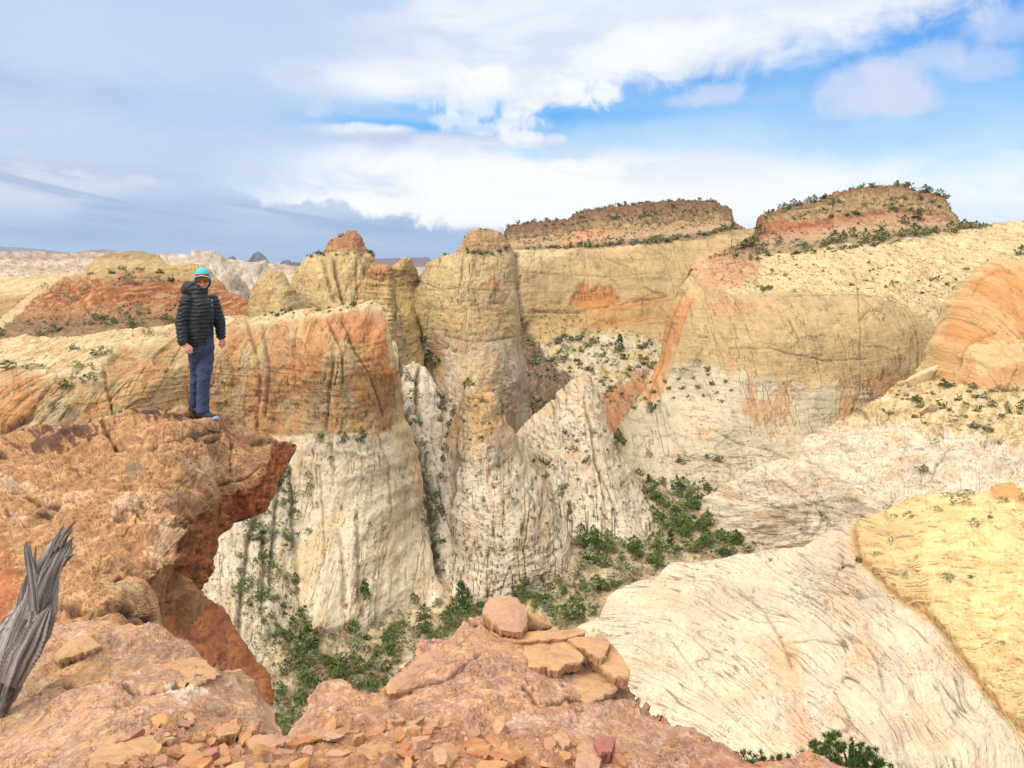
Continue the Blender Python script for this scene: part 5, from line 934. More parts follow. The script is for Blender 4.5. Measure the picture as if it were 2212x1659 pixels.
# cones
cluster(B_([(J, 245, 420, 34, 1.4), (J, 1055, 830, 0, 1)][:1]+[(G, 365, 905, 22, 1), (G, 300, 590, 18, 1), (G, 375, 510, 18, 1), (G, 240, 700, 24, .9), (G, 155, 710, 20, 1), (S, 315, 1590, 50, 1.1), (Y, 130, 1560, 24, 1.3), (J, 400, 1550, 24, 1), (G, 500, 1480, 16, 1), (G, 620, 1330, 16, 1), (G, 190, 460, 14, 1.3), (G, 315, 465, 14, 1.3), (G, 650, 1000, 18, 1), (G, 510, 1105, 16, 1)]+[(G, 60+(k*137) % 800, 900+(k*91) % 720, 10+k % 4*3, 1) for k in range(24)], 973.3, 752.1), 'cone1', 'rooted in cracks of the first cone', 'shrubs of the first cone')
cluster(B_([(G, 955, 815, 36, 1.2), (G, 890, 660, 30, 1), (G, 965, 725, 24, 1), (G, 1055, 880, 30, 1), (G, 1025, 890, 22, 1), (J, 875, 1080, 36, 1), (G, 1115, 1080, 18, 1), (S, 835, 1120, 60, .7), (J, 720, 885, 40, 1), (J, 750, 905, 36, 1), (J, 640, 870, 24, 1.8), (J, 740, 1000, 34, 1), (G, 1490, 1270, 34, .8), (G, 1610, 1400, 24, 1), (G, 1250, 1260, 16, 1)]+[(G, 850+(k*97) % 500, 550+(k*131) % 800, 10+k % 4*3, 1) for k in range(26)], 973.3, 752.1), 'cone2', 'rooted in cracks of the second cone', 'shrubs of the second cone')
# right side
cluster(B_([(J, 1440, 955, 50, 1.2), (S, 1380, 940, 16, 2), (J, 1190, 525, 36, 1.2), (J, 1365, 530, 30, 1.3), (J, 1570, 440, 36, 1.3), (J, 1385, 430, 50, 1.5), (J, 1430, 460, 36, 1.3), (J, 1500, 180, 30, 1.3), (J, 1590, 290, 40, .9), (J, 1620, 310, 40, 1.6), (J, 1660, 300, 26, 1.6), (J, 1820, 315, 40, 1.7), (J, 1840, 390, 36, 1.5), (J, 1700, 400, 36, 1.3), (J, 1785, 350, 24, 1.4), (J, 1860, 490, 36, 1.5), (J, 1965, 460, 44, 1.6), (J, 2080, 460, 50, .9), (J, 2100, 500, 34, 1.2), (J, 2040, 530, 34, 1.4), (J, 1820, 615, 40, 1.8), (J, 1925, 650, 40, 1.1), (J, 2195, 480, 70, 1), (J, 2180, 515, 30, 1.4), (J, 1905, 395, 50, .9), (J, 1940, 350, 30, 1.2), (J, 1640, 485, 26, 1.8), (S, 950, 520, 30, 1.4), (S, 1525, 745, 34, 1.4), (S, 1560, 700, 30, 1.2), (S, 2020, 710, 24, 1.3), (G, 1510, 370, 24, 1.4), (G, 1770, 440, 26, 1.2), (G, 1440, 580, 24, 1.1), (G, 1310, 370, 20, 1.2), (G, 1240, 370, 18, 1)]+[(G, 1250+(k*173) % 900, 330+(k*67) % 330, 14+k % 4*3, 1.2) for k in range(22)], 1592.6, 752.1), 'slopeI', 'on the boulder strewn bench at right', 'shrubs of the bench')
cluster(B_([(S, 1740, 1235, 70, 1.5), (S, 1790, 1165, 40, 1.6), (S, 1640, 1185, 24, 2.6), (S, 1555, 1305, 40, 1.3), (S, 1350, 1355, 46, 1.2), (S, 1225, 1345, 36, 1.5), (S, 1170, 1270, 34, 1.3), (S, 1845, 1420, 50, 1.2), (S, 1210, 1535, 40, 1.), (J, 935, 1640, 46, .9), (G, 2050, 1220, 40, 1.5), (S, 1955, 1355, 24, 1.2), (S, 2200, 1210, 50, .9)], 1592.6, 752.1)
        +B_([(S, 1645, 255, 56, 1.2), (S, 1305, 200, 40, 1), (S, 1085, 45, 30, 1.2), (S, 2075, 750, 30, 1.2), (G, 830, 130, 26, 1.3), (G, 258, 70, 20, 1.3), (S, 1820, 245, 24, 1.2)], 1592.6, 1194.5), 'near', 'scattered on the near slickrock', 'shrubs of the near slickrock')
plant_all()
# uncountable small brush dots as one mass
M_scrub = leaf_mat('scrub_green', (78, 82, 54), (122, 122, 88))
def scrub():
    V = []; F = []; rs = random.Random(77)
    zones = [('canyon_floor', [(560, 1250), (1000, 1290), (1262, 1225), (1230, 1130), (1400, 1040), (1570, 1020), (1640, 1180), (1300, 1330), (900, 1560), (600, 1600)], 1900, (2, 7.5)), ('mesaE', [(1120, 545), (1600, 480), (1560, 445), (1300, 470), (1110, 500)], 520, (2, 5.5)), ('mesaF', [(1600, 560), (1640, 470), (1800, 420), (2050, 430), (2120, 500), (1900, 540), (1700, 560)], 480, (2, 5.5)),
             ('mesaE', [(1110, 640), (1440, 730), (1400, 860), (1200, 900)], 420, (2, 5)), ('cone1', [(980, 900), (1100, 960), (1240, 1220), (960, 1260)], 130, (2, 4)), ('cone2', [(1140, 930), (1290, 880), (1420, 1150), (1220, 1140)], 130, (2, 4)), ('rim', [(620, 960), (890, 950), (940, 1280), (660, 1330)], 150, (2, 4)),
             ('leftslope', [(500, 1290), (560, 1060), (650, 1000), (690, 1330), (600, 1580)], 460, (3, 7.5)), ('mesaF', [(1340, 900), (1560, 840), (1700, 1000), (1400, 1040)], 120, (2, 4)), ('mesaF', [(1500, 600), (1900, 560), (2200, 560), (1990, 650), (1700, 630)], 170, (1.5, 3.5)), ('slopeI', [(1840, 900), (2040, 810), (2212, 830), (2212, 960), (1960, 930)], 200, (2, 5)), ('redbutte', [(0, 700), (200, 660), (500, 660), (500, 680), (200, 715)], 180, (1.5, 4)), ('domeD', [(900, 600), (1100, 600), (1110, 860), (900, 800)], 80, (1.5, 3.5)), ('slot', [(870, 800), (940, 800), (980, 1000), (950, 1260), (920, 1240)], 170, (2, 5))]
    for key, poly, n, (a, b) in zones+[(k_, None, it, (0, 0)) for k_, it in REST]:
        for _k, u, v, h, s in ([n] if poly is None else scatter(poly, n, (a, b), ['x'], len(V) % 97, 0.)):
            p = surf(key, u, v)
            if p is None: continue
            m = h*p.y/FL; 
            for _ in range(7 if poly else 26):
                d = [rs.gauss(0, .4)*m, rs.gauss(0, .4)*m, abs(rs.gauss(.3, .25))*m]; q = np.array(p)+d; e1 = np.array([rs.gauss(0, 1), rs.gauss(0, 1), rs.gauss(0, 1)])*m*(.24 if poly else .2); e2 = np.array([rs.gauss(0, 1), rs.gauss(0, 1), rs.gauss(0, 1)])*m*(.24 if poly else .2)
                i = len(V); V += [q-e1, q+e2, q+e1, q-e2]; F.append((i, i+1, i+2, i+3))
    tag(pymesh('scrub', V, F, M_scrub), 'fine dots of brush over the valley and ledges', kind='stuff')
scrub()
# ---------------------------------------------------------------- loose rock
import bmesh
def stone_mat(name, cols, size, bump=.6):
    m, nt, b = new_mat(name); p = nt.add('ShaderNodeTexCoord').outputs['Object']; r = nt.add('ShaderNodeObjectInfo').outputs['Random']
    g = nt.add('ShaderNodeNewGeometry').outputs['Position']
    cr = nt.add('ShaderNodeValToRGB'); nt.put(cr.inputs[0], r); e = cr.color_ramp.elements
    e[0].color = (*cols[0], 1); e[0].position = 0
    e[1].color = (*cols[-1], 1); e[1].position = 1
    for i, c in enumerate(cols[1:-1]): x = e.new((i+1)/(len(cols)-1)); x.color = (*c, 1)
    n1 = nt.noise(g, 1/size, 6, .65); n2 = nt.noise(g, .18/size, 4, .6, .6)
    c = nt.mix(nt.step(n2, .5, .68), cr.outputs[0], tuple(C(212, 164, 108))); c = nt.mix(nt.m('MULTIPLY', nt.step(n2, .46, .3), .5), c, tuple(C(164, 112, 92)))
    k = nt.add('ShaderNodeVectorMath', operation='SCALE'); nt.put(k.inputs[0], c); nt.put(k.inputs[3], nt.m('ADD', .72, nt.m('MULTIPLY', n1, .56)))
    nt.put(b.inputs['Base Color'], k.outputs[0]); b.inputs['Roughness'].default_value = .9; b.inputs['Specular IOR Level'].default_value = .2
    bm = nt.add('ShaderNodeBump'); bm.inputs['Strength'].default_value = bump; bm.inputs['Distance'].default_value = size*.6; nt.put(bm.inputs['Height'], nt.m('ADD', n1, n2)); nt.put(b.inputs['Normal'], bm.outputs[0]); return m
M_stone = stone_mat('chipped_stone', [C(198, 140, 112), C(214, 160, 112), C(196, 126, 84), C(210, 170, 136), C(184, 116, 100), C(216, 164, 104)], .02)
M_slab = stone_mat('slab_stone', [C(206, 158, 114), C(212, 166, 120), C(200, 150, 112)], .03); M_pale = stone_mat('pale_boulder', [C(226, 200, 158), C(214, 184, 138), C(222, 188, 134)], .5)
M_pinkb = stone_mat('pink_stone', [C(204, 156, 126), C(208, 162, 132)], .02)
def hull(name, rs, flat, n=9, link=False, mat=None, sub=3, rgh=.03):
    """a chipped stone: a ball cut flat by random planes, then roughened"""
    bm = bmesh.new(); bmesh.ops.create_icosphere(bm, subdivisions=sub, radius=.62)
    V = np.array([v.co[:] for v in bm.verts]); el_ = rs.uniform(.7, 1.)
    for _ in range(n):
        a = rs.uniform(0, 6.28); z = rs.gauss(0, .35); nn = np.array([math.cos(a), math.sin(a), z]); nn /= np.linalg.norm(nn); dd = rs.uniform(.3, .46)
        V -= nn*np.clip(V @ nn-dd, 0, None)[:, None]
    for s_ in (1, -1):
        nn = np.array([rs.gauss(0, .18), rs.gauss(0, .18), s_]); nn /= np.linalg.norm(nn); V -= nn*np.clip(V @ nn-.5*flat, 0, None)[:, None]
    V[:, 1] *= el_; sd = rs.randrange(50); V += V*(fbm(V[:, 0]*3+V[:, 2]*2, V[:, 1]*3-V[:, 2], 4, sd, .6)*rgh*4)[:, None]
    for v, c_ in zip(bm.verts, V): v.co = c_
    me = bpy.data.meshes.new(name); bm.to_mesh(me); bm.free(); me.polygons.foreach_set('use_smooth', [True]*len(me.polygons)); me.set_sharp_from_angle(angle=.45); me.materials.append(mat or M_stone); return me
rs_ = random.Random(9)
HUL = [hull('loose_rock', rs_, f) for f in (.35, .5, .28, .6, .4, .2, .75, .45, .3, .55, .24, .4)]
HUP = [hull('boulder', rs_, f, mat=M_pale) for f in (.6, .7, .45, .8)]
def slab(name, poly, Dp, thick, mat, label, cat, group=None, jag=.012, dome=.01, seed=0, n=110, tint=None):
    """a broken plate: traced outline on its own plane, real thickness, rough broken edge"""
    P = np.array(poly, float); Q = np.vstack([P, P[:1]]); L = np.r_[0, np.cumsum(np.hypot(*np.diff(Q, axis=0).T))]
    t = np.linspace(0, L[-1], n, endpoint=False); uu = np.interp(t, L, Q[:, 0]); vv = np.interp(t, L, Q[:, 1]); cu, cv_ = uu.mean(), vv.mean()
    sz = max(np.ptp(P[:, 0]), np.ptp(P[:, 1])); j = fbm(t/16., t*0+seed, 4, seed, .6)*sz*jag*2
    dx, dy = uu-cu, vv-cv_; r = np.hypot(dx, dy)+1e-6; us_, vs_ = uu, vv; uu = uu+dx/r*j; vv = vv+dy/r*j
    V = []; rings = [.0001, .12, .25, .38, .5, .6, .7, .78, .86, .92, .97, 1.]
    def pos(u, v):
        D = Dp[0]+Dp[1]*(u-cu)/100+Dp[2]*(v-cv_)/100; x, z = ray(u, v); return np.stack([x*D, D+0*x, z*D], -1)
    c0 = pos(np.array([cu]), np.array([cv_]))[0]; a = pos(np.array([cu+10]), np.array([cv_]))[0]-c0; b = pos(np.array([cu]), np.array([cv_+10]))[0]-c0
    N = np.cross(b, a); N /= np.linalg.norm(N); N = N if N.dot(-c0) > 0 else -N
    mpp = Dp[0]/FL
    for k in rings:
        e_ = k**30; p = pos(cu+((us_*(1-e_)+uu*e_)-cu)*k, cv_+((vs_*(1-e_)+vv*e_)-cv_)*k); q = p/mpp
        h = fbm(q[:, 0]/30, q[:, 1]/30, 5, seed, .6)*mpp*3+dome*(1-k**2)-(.15*thick if k == 1. else 0)
        V.append(p+N*h[:, None])
    edge = V[-1]; inw = (np.array([c0])-edge); inw /= np.linalg.norm(inw, axis=1, keepdims=True)
    for i, f in enumerate((.3, .62, 1.)):
        h = fbm(t/9., t*0+i*3+seed, 4, seed+i, .6)*thick*.16
        V.append(edge-N*thick*f+inw*(h+thick*.12*(i+1))[:, None])
    V.append(np.repeat((c0-N*thick)[None], n, 0))
    m = len(V); V = np.concatenate(V); idx = np.arange(m*n).reshape(m, n)
    Q = np.stack([idx[:-1], np.roll(idx, -1, 1)[:-1], np.roll(idx, -1, 1)[1:], idx[1:]], -1).reshape(-1, 4)
    o = mesh_np(name, V, Q, None, mat, smooth=True); o.data.set_sharp_from_angle(angle=.7) if hasattr(o.data, 'set_sharp_from_angle') else None
    return tag(o, label, cat, group)
G1 = 'stacked plates on the outcrop'
def big_rock(u, v, w, h, D, seed, flat, label, cat, mat, dp=.8, rz=0., tilt=0.):
    r_ = random.Random(seed); me = hull(cat.replace(' ', '_'), r_, flat, 4, mat=mat, sub=6, rgh=.03)
    o = bpy.data.objects.new(cat.replace(' ', '_'), me); COL.objects.link(o); m = D/FL; o.location = at(u, v, D); o.scale = (w*m/.85, w*m*dp/.85, h*m/flat/.8); o.rotation_euler = (0, tilt, rz); return tag(o, label, cat)
slab('boulder', [(1040, 1316), (1047, 1302), (1065, 1289), (1090, 1285), (1110, 1290), (1122, 1298), (1135, 1316), (1140, 1340), (1135, 1360), (1128, 1369), (1105, 1368), (1085, 1362), (1066, 1350), (1052, 1338), (1043, 1328)], (4.3, 0, -.35), .22, M_pinkb, 'rounded pinkish boulder on the very top of the outcrop', 'boulder', None, .03, .05, 1)
slab('rock_slab', [(1130, 1318), (1150, 1325), (1174, 1334), (1190, 1346), (1193, 1353), (1170, 1360), (1136, 1362)], (4.42, 0, -.2), .1, M_slab, 'small broken block just right of the topmost boulder', 'rock slab', G1, .02, .03, 2)
slab('rock_slab', [(1046, 1338), (1060, 1350), (1110, 1366), (1150, 1362), (1200, 1360), (1266, 1360), (1264, 1368), (1215, 1380), (1120, 1386), (1080, 1380), (1060, 1366)], (4.24, 0, -.5), .035, M_slab, 'long thin plate jutting right under the topmost boulder', 'rock slab', G1, .01, .005, 3)
slab('rock_slab', [(1050, 1366), (1074, 1371), (1133, 1388), (1122, 1394), (1043, 1415), (1036, 1408), (1050, 1392)], (4.16, 0, -.5), .05, M_slab, 'wedge shaped orange plate left of the flat plates', 'rock slab', G1, .01, .006, 4)
slab('rock_slab', [(1132, 1390), (1170, 1383), (1218, 1384), (1240, 1396), (1263, 1418), (1258, 1427), (1232, 1433), (1205, 1444), (1160, 1441), (1145, 1436), (1130, 1410)], (4.02, 0, -.7), .05, M_slab, 'flat orange plate lying in the middle of the outcrop', 'rock slab', G1, .012, .006, 5)
slab('rock_slab', [(1222, 1379), (1290, 1373), (1305, 1375), (1319, 1388), (1314, 1402), (1306, 1418), (1300, 1421), (1268, 1404), (1245, 1394)], (4.12, 0, -.7), .05, M_slab, 'squarish orange plate at the right brow of the outcrop', 'rock slab', G1, .012, .006, 6)
slab('rock_slab', [(1320, 1390), (1342, 1413), (1361, 1446), (1359, 1464), (1325, 1459), (1302, 1443), (1268, 1416), (1262, 1404), (1290, 1414), (1308, 1421)], (3.98, 0, -.6), .06, M_slab, 'pointed plate at the far right tip of the outcrop', 'rock slab', G1, .012, .006, 7)
slab('rock_slab', [(1124, 1438), (1146, 1446), (1205, 1447), (1232, 1436), (1280, 1430), (1322, 1462), (1332, 1488), (1286, 1514), (1230, 1524), (1188, 1520), (1146, 1514), (1127, 1491)], (3.82, 0, -.75), .06, M_slab, 'broad cracked plate below the flat orange one', 'rock slab', G1, .014, .012, 8)
slab('rock_slab', [(834, 1490), (839, 1469), (881, 1441), (923, 1402), (979, 1379), (1012, 1385), (1026, 1407), (1014, 1446), (979, 1463), (937, 1468), (895, 1488), (853, 1494)], (3.86, .15, -.6), .07, M_pinkb, 'long pinkish tongue of rock on the left flank of the outcrop', 'rock slab', G1, .018, .03, 9)
slab('rock_slab', [(118, 1413), (138, 1390), (157, 1376), (196, 1376), (220, 1395), (196, 1404), (157, 1418), (126, 1426)], (3.72, 0, -.5), .08, M_slab, 'chunky tilted stone near the dead trunk', 'rock slab', None, .02, .012, 10)
slab('rock_slab', [(292, 1468), (330, 1445), (392, 1418), (440, 1422), (473, 1450), (455, 1467), (420, 1479), (380, 1476), (340, 1474)], (3.52, 0, -.7), .045, M_slab, 'wide yellowish plate lying across the near shelf', 'rock slab', None, .02, .006, 11)
slab('rock_slab', [(196, 1631), (226, 1596), (250, 1585), (330, 1584), (348, 1612), (332, 1642), (252, 1660), (188, 1666)], (2.52, 0, -.4), .06, M_slab, 'large flat orange block at the lower left of the rubble', 'rock slab', None, .02, .006, 12)
G2 = 'larger stones in the foreground rubble'
for poly, D, t_, mt, lb in (([(770, 1616), (800, 1602), (850, 1600), (854, 1628), (846, 1664), (768, 1664), (764, 1640)], 2.62, .06, M_slab, 'blocky tan stone with an orange patch at the bottom centre'),
    ([(907, 1616), (930, 1600), (951, 1595), (987, 1612), (991, 1634), (970, 1652), (937, 1646), (921, 1631)], 2.64, .05, M_slab, 'upturned yellowish shield shaped stone in the rubble'), ([(856, 1640), (885, 1618), (925, 1634), (928, 1641), (892, 1660)], 2.6, .04, M_stone, 'flat pointed tan stone left of the shield shaped stone'),
    ([(996, 1613), (1021, 1589), (1063, 1603), (1119, 1612), (1135, 1631), (1113, 1646), (1063, 1636), (1021, 1627)], 2.66, .04, M_stone, 'long flat pinkish stone right of the shield shaped stone'), ([(1246, 1610), (1275, 1605), (1300, 1637), (1294, 1664), (1242, 1660)], 2.66, .08, M_pinkb, 'purplish block standing at the lower right of the rubble'),
    ([(1194, 1586), (1219, 1580), (1235, 1602), (1219, 1616), (1198, 1608)], 2.8, .06, M_pinkb, 'small dark red stone left of the purplish block'), ([(1281, 1604), (1308, 1588), (1330, 1595), (1322, 1622), (1292, 1625)], 2.76, .05, M_stone, 'orange stone leaning right of the purplish block'),
    ([(640, 1589), (680, 1578), (740, 1572), (780, 1568), (770, 1580), (730, 1590), (690, 1598), (650, 1601)], 2.95, .03, M_slab, 'long thin sliver of rock at the notch in the shelf'), ([(880, 1560), (920, 1548), (948, 1556), (944, 1572), (905, 1576)], 2.95, .04, M_slab, 'brown wedge stone behind the rubble at the centre'),
    ([(460, 1570), (490, 1562), (524, 1566), (510, 1584), (470, 1592)], 2.85, .05, M_slab, 'brown stone at the back left of the rubble'), ([(530, 1600), (560, 1584), (600, 1588), (620, 1600), (580, 1618), (545, 1622)], 2.75, .05, M_pinkb, 'dark plum stone overhanging a hollow at the left'), ([(560, 1640), (600, 1615), (640, 1620), (632, 1650), (590, 1664)], 2.6, .05, M_stone, 'broad pinkish stone at the bottom left of centre')):
    slab('rock_slab', poly, (D, 0, -.5), t_, mt, lb, 'rock slab', G2, .02, .006, len(lb))
NEARPOLY = [(150, 1662), (240, 1600), (330, 1560), (420, 1530), (500, 1548), (560, 1590), (610, 1600), (700, 1572), (860, 1552), (1000, 1566), (1150, 1590), (1240, 1606), (1400, 1655), (1420, 1700), (100, 1720)]
def pebbles():
    rs = random.Random(21); L = []
    for _k, u, v, h, s in scatter(NEARPOLY, 285, (7, 50), ['x'], 31, .38, 1.):
        p = surf('slab', u, v)
        if p is None: continue
        o = bpy.data.objects.new('loose_rock', HUL[rs.randrange(len(HUL))]); COL.objects.link(o); m = h*1.25*p.y/FL
        o.location = p+Vector((0, 0, m*.13)); o.scale = (m*rs.uniform(.9, 1.4), m*rs.uniform(.7, 1), m*rs.uniform(.7, 1.1)); o.rotation_euler = (rs.gauss(0, .3), rs.gauss(0, .3), rs.uniform(0, 6.28)); L.append((u, v, h, o))
    L.sort(key=lambda t: t[0]); n = 12; W = (L[-1][0]-L[0][0])/n+1
    names = ['far left', 'second', 'third', 'fourth', 'fifth', 'sixth', 'seventh', 'eighth', 'ninth', 'tenth', 'eleventh', 'far right']
    for k in range(n):
        S_ = sorted([t for t in L if L[0][0]+k*W <= t[0] < L[0][0]+(k+1)*W], key=lambda t: -t[2])
        for i, (u, v, h, o) in enumerate(S_):
            w_ = 'largest' if i == 0 else ordw(i+1)+' largest'
            tag(o, f'{w_} loose stone of the {names[k]} twelfth of the rubble', 'loose rock', 'loose stones in the foreground rubble')
pebbles()
def gravel():
    rs = random.Random(5); V = []; F = []
    for poly, n, a, b in ((NEARPOLY, 2600, 2, 7), ([(380, 1560), (480, 1480), (520, 1520), (560, 1590), (420, 1600)], 220, 2, 6), ([(860, 1552), (1000, 1520), (1200, 1560), (1240, 1606)], 200, 2, 5)):
        for _k, u, v, h, s in scatter(poly, n, (a, b), ['x'], n, 0.):
            p = surf('slab', u, v)
            if p is None: continue
            m = h*.6*p.y/FL; i = len(V); q = np.array(p); r = rs.uniform(0, 6.28); A = np.array([math.cos(r), math.sin(r), 0])*m*rs.uniform(.7, 1.2); B = np.array([-math.sin(r), math.cos(r), 0])*m*rs.uniform(.5, 1); Z = np.array([rs.gauss(0, .2), rs.gauss(0, .2), 1])*m*.6
            V += [q-A-B*.6, q+A-B, q+A*.8+B, q-A*.7+B, q-A*.5+Z-B*.3, q+A*.6+Z*1.1-B*.4, q+A*.5+Z+B*.6, q-A*.5+Z*.8+B*.5]
            F += [(i, i+1, i+5, i+4), (i+1, i+2, i+6, i+5), (i+2, i+3, i+7, i+6), (i+3, i, i+4, i+7), (i+4, i+5, i+6, i+7)]
    m, nt, b = new_mat('gravel_stone'); g = nt.add('ShaderNodeNewGeometry').outputs['Position']; c = nt.mix(nt.step(nt.noise(g, 34., 3, .7), .3, .7), tuple(C(176, 112, 78)), tuple(C(224, 172, 128)))
    nt.put(b.inputs['Base Color'], c); b.inputs['Roughness'].default_value = .95; b.inputs['Specular IOR Level'].default_value = .1
    tag(pymesh('gravel', V, F, m), 'fine orange gravel between the stones', kind='stuff')
gravel()
# boulders of the bench
BL = [(1990, 828, 62, 2, .5, 'long pale boulder propped against the orange dome'), (2002, 894, 42, 1.5, .7, 'long leaning boulder in the middle of the bench'), (1925, 846, 16, 1.1, 0, 'cube shaped boulder on the crest of the bench'), (1945, 835, 24, 1.5, .2, 'flat cream boulder on the crest left of the long one'),
      (2058, 912, 28, 1.3, 0, 'rounded boulder low on the bench'), (2050, 924, 22, 1.4, .3, 'flat boulder just under the rounded one'), (2088, 882, 18, 1, 0, 'small pale boulder right of the leaning one'), (1816, 906, 9, 1, 0, 'small boulder at the left end of the bench crest'), (1900, 862, 14, 1.2, 0, 'tan boulder partway along the bench crest'), (1870, 878, 12, 1.4, 0, 'low slab at the left part of the bench crest'),
      (2120, 832, 16, 1.2, 0, 'boulder at the foot of the orange dome'), (2150, 848, 14, 1.1, 0, 'small boulder below the orange dome'), (1975, 860, 18, 1.3, .2, 'boulder left of the leaning one'), (2030, 850, 12, 1, 0, 'boulder under the propped one'), (1960, 884, 12, 1.2, 0, 'little boulder on the gravel of the bench')]
for i, (u, v, h, sx, rz, lb) in enumerate(BL):
    p = surf('slopeI', u, v)
    if p is None: continue
    o = bpy.data.objects.new('boulder', HUP[i % 4]); COL.objects.link(o); m = h*p.y/FL; o.location = p+Vector((0, 0, m*.1)); o.scale = (m*sx*.62, m*.6, m*.7); o.rotation_euler = (.2, -rz, i*1.3 if rz == 0 else -.2); tag(o, lb, 'boulder', 'boulders of the bench')
# ---------------------------------------------------------------- dead juniper trunk
def wood_mat():
    m, nt, b = new_mat('weathered_wood'); L = nt.add('ShaderNodeAttribute', attribute_name='Lay').outputs['Vector']
    def s(x, y, z=0.):
        q = nt.add('ShaderNodeVectorMath', operation='MULTIPLY'); nt.put(q.inputs[0], L); q.inputs[1].default_value = (x, y, z); return q.outputs[0]
    g = nt.noise(s(44, 1.8), 1., 5, .65, .3, '2D'); g2 = nt.noise(s(13, .8), 1., 4, .6, .5, '2D')
    c = nt.mix(nt.step(g, .3, .68), tuple(C(92, 80, 70)), tuple(C(198, 188, 178))); c = nt.mix(nt.m('MULTIPLY', nt.step(g2, .56, .75), .6), c, tuple(C(138, 96, 70))); c = nt.mix(nt.m('MULTIPLY', nt.step(g2, .44, .28), .75), c, tuple(C(72, 62, 58)))
    nt.put(b.inputs['Base Color'], c); b.inputs['Roughness'].default_value = .85; b.inputs['Specular IOR Level'].default_value = .2
    bm = nt.add('ShaderNodeBump'); bm.inputs['Strength'].default_value = 1.; bm.inputs['Distance'].default_value = .012; nt.put(bm.inputs['Height'], nt.m('ADD', g, g2)); nt.put(b.inputs['Normal'], bm.outputs[0]); return m
M_wood = wood_mat()
def limb(name, pts, parent, seed, twist=1.2, flat=.55, n=72, rows=130, split=.25):
    P = np.array([list(at(u, v, D+.6)) for u, v, D, r in pts]); R = np.array([.74*r*(D+.6)/FL for u, v, D, r in pts])
    k = np.r_[0, np.cumsum(np.linalg.norm(np.diff(P, axis=0), axis=1))]; t = np.linspace(0, k[-1], rows)
    def cr(A):                       # smooth interpolation
        o = np.interp(t, k, A)
        for _ in range(14): o[1:-1] = (o[:-2]+2*o[1:-1]+o[2:])/4
        return o
    c = np.stack([cr(P[:, i]) for i in range(3)], -1); r = cr(R); T = np.gradient(c, axis=0); T /= np.linalg.norm(T, axis=1, keepdims=True)
    a = np.cross(T, np.array([0, 1., 0])); a /= np.linalg.norm(a, axis=1, keepdims=True); b = np.cross(T, a)
    th = np.linspace(0, 2*np.pi, n, endpoint=False); TH, TT = np.meshgrid(th, t); w = TT/k[-1]
    ang = TH+w*twist
    rid = (np.abs(gn(np.cos(ang)*2.2+3, np.sin(ang)*2.2+w*.5, seed))*.6+np.abs(gn(np.cos(ang)*5, np.sin(ang)*5+w*.8, seed+2))*.3)
    rr = r[:, None]*(.76+rid*1.15+.05*gn(np.cos(ang)*9, np.sin(ang)*9+w*2, seed+4))*(1+.14*gn(w*6, np.cos(TH), seed+7))
    ends = np.clip((1-w)/.14, 0, 1)**.6; jagm = (.55+.9*np.abs(gn(TH*2.6, TH*0+.5, seed+9)))
    V = c[:, None]+a[:, None]*(np.cos(TH)*rr)[..., None]+b[:, None]*(np.sin(TH)*rr*flat)[..., None]
    spl = split*r.mean()*2*(jagm-.8)*(w**8); V = V+T[:, None]*spl[..., None]
    rr2 = ends[..., None]; V = c[:, None]*(1-rr2)+V*rr2+T[:, None]*(spl*(1-ends))[..., None]
    idx = np.arange(rows*n).reshape(rows, n); Q = np.stack([idx[:-1], np.roll(idx, -1, 1)[:-1], np.roll(idx, -1, 1)[1:], idx[1:]], -1).reshape(-1, 4)
    Lay = np.stack([(ang/6.283*.5), TT, TT*0], -1).reshape(-1, 3)
    return mesh_np(name, V.reshape(-1, 3), Q, None, M_wood, extra={'Lay': Lay}, parent=parent)
dt = bpy.data.objects.new('dead_tree', None); COL.objects.link(dt); tag(dt, 'twisted grey dead juniper trunk leaning in from the left edge', 'dead tree')
D0_ = 2.75
limb('trunk', [(-70, 1600, 2.56, 66), (-40, 1540, 2.6, 64), (0, 1455, 2.68, 60), (44, 1376, 2.75, 52), (76, 1316, 2.8, 42), (90, 1266, 2.85, 32), (104, 1220, 2.9, 25), (126, 1176, 2.93, 17), (146, 1146, 2.95, 11), (162, 1126, 2.96, 4)], dt, 3, 2.2)
limb('branch', [(70, 1340, 2.76, 26), (88, 1290, 2.8, 28), (108, 1248, 2.84, 23), (128, 1212, 2.86, 18), (146, 1184, 2.88, 14), (156, 1162, 2.9, 8)], dt, 8, 1.6, .5)
limb('branch', [(72, 1320, 2.72, 14), (70, 1270, 2.75, 13), (66, 1225, 2.78, 12), (61, 1190, 2.79, 9), (56, 1170, 2.8, 6)], dt, 12, .8, .6)
limb('branch', [(10, 1470, 2.6, 36), (50, 1412, 2.62, 34), (80, 1372, 2.64, 30), (102, 1332, 2.66, 20), (115, 1300, 2.68, 7)], dt, 15, 1.8, .5)
rs = random.Random(8)
for u0, v0, u1, v1, w_ in ((108, 1200, 138, 1134, 9), (118, 1190, 152, 1136, 8), (130, 1180, 160, 1140, 7), (122, 1222, 166, 1176, 8), (116, 1240, 160, 1196, 8), (60, 1230, 52, 1174, 6), (68, 1230, 66, 1180, 5), (76, 1240, 78, 1176, 6), (98, 1330, 119, 1292, 6), (100, 1345, 120, 1320, 6), (40, 1330, 58, 1240, 14)):
    limb('splinter', [(u0, v0, 2.86, w_), ((u0+u1)/2+rs.uniform(-4, 4), (v0+v1)/2, 2.86, w_*.7), (u1, v1, 2.87, w_*.2)], dt, rs.randrange(40), 1., .5, 20, 40)
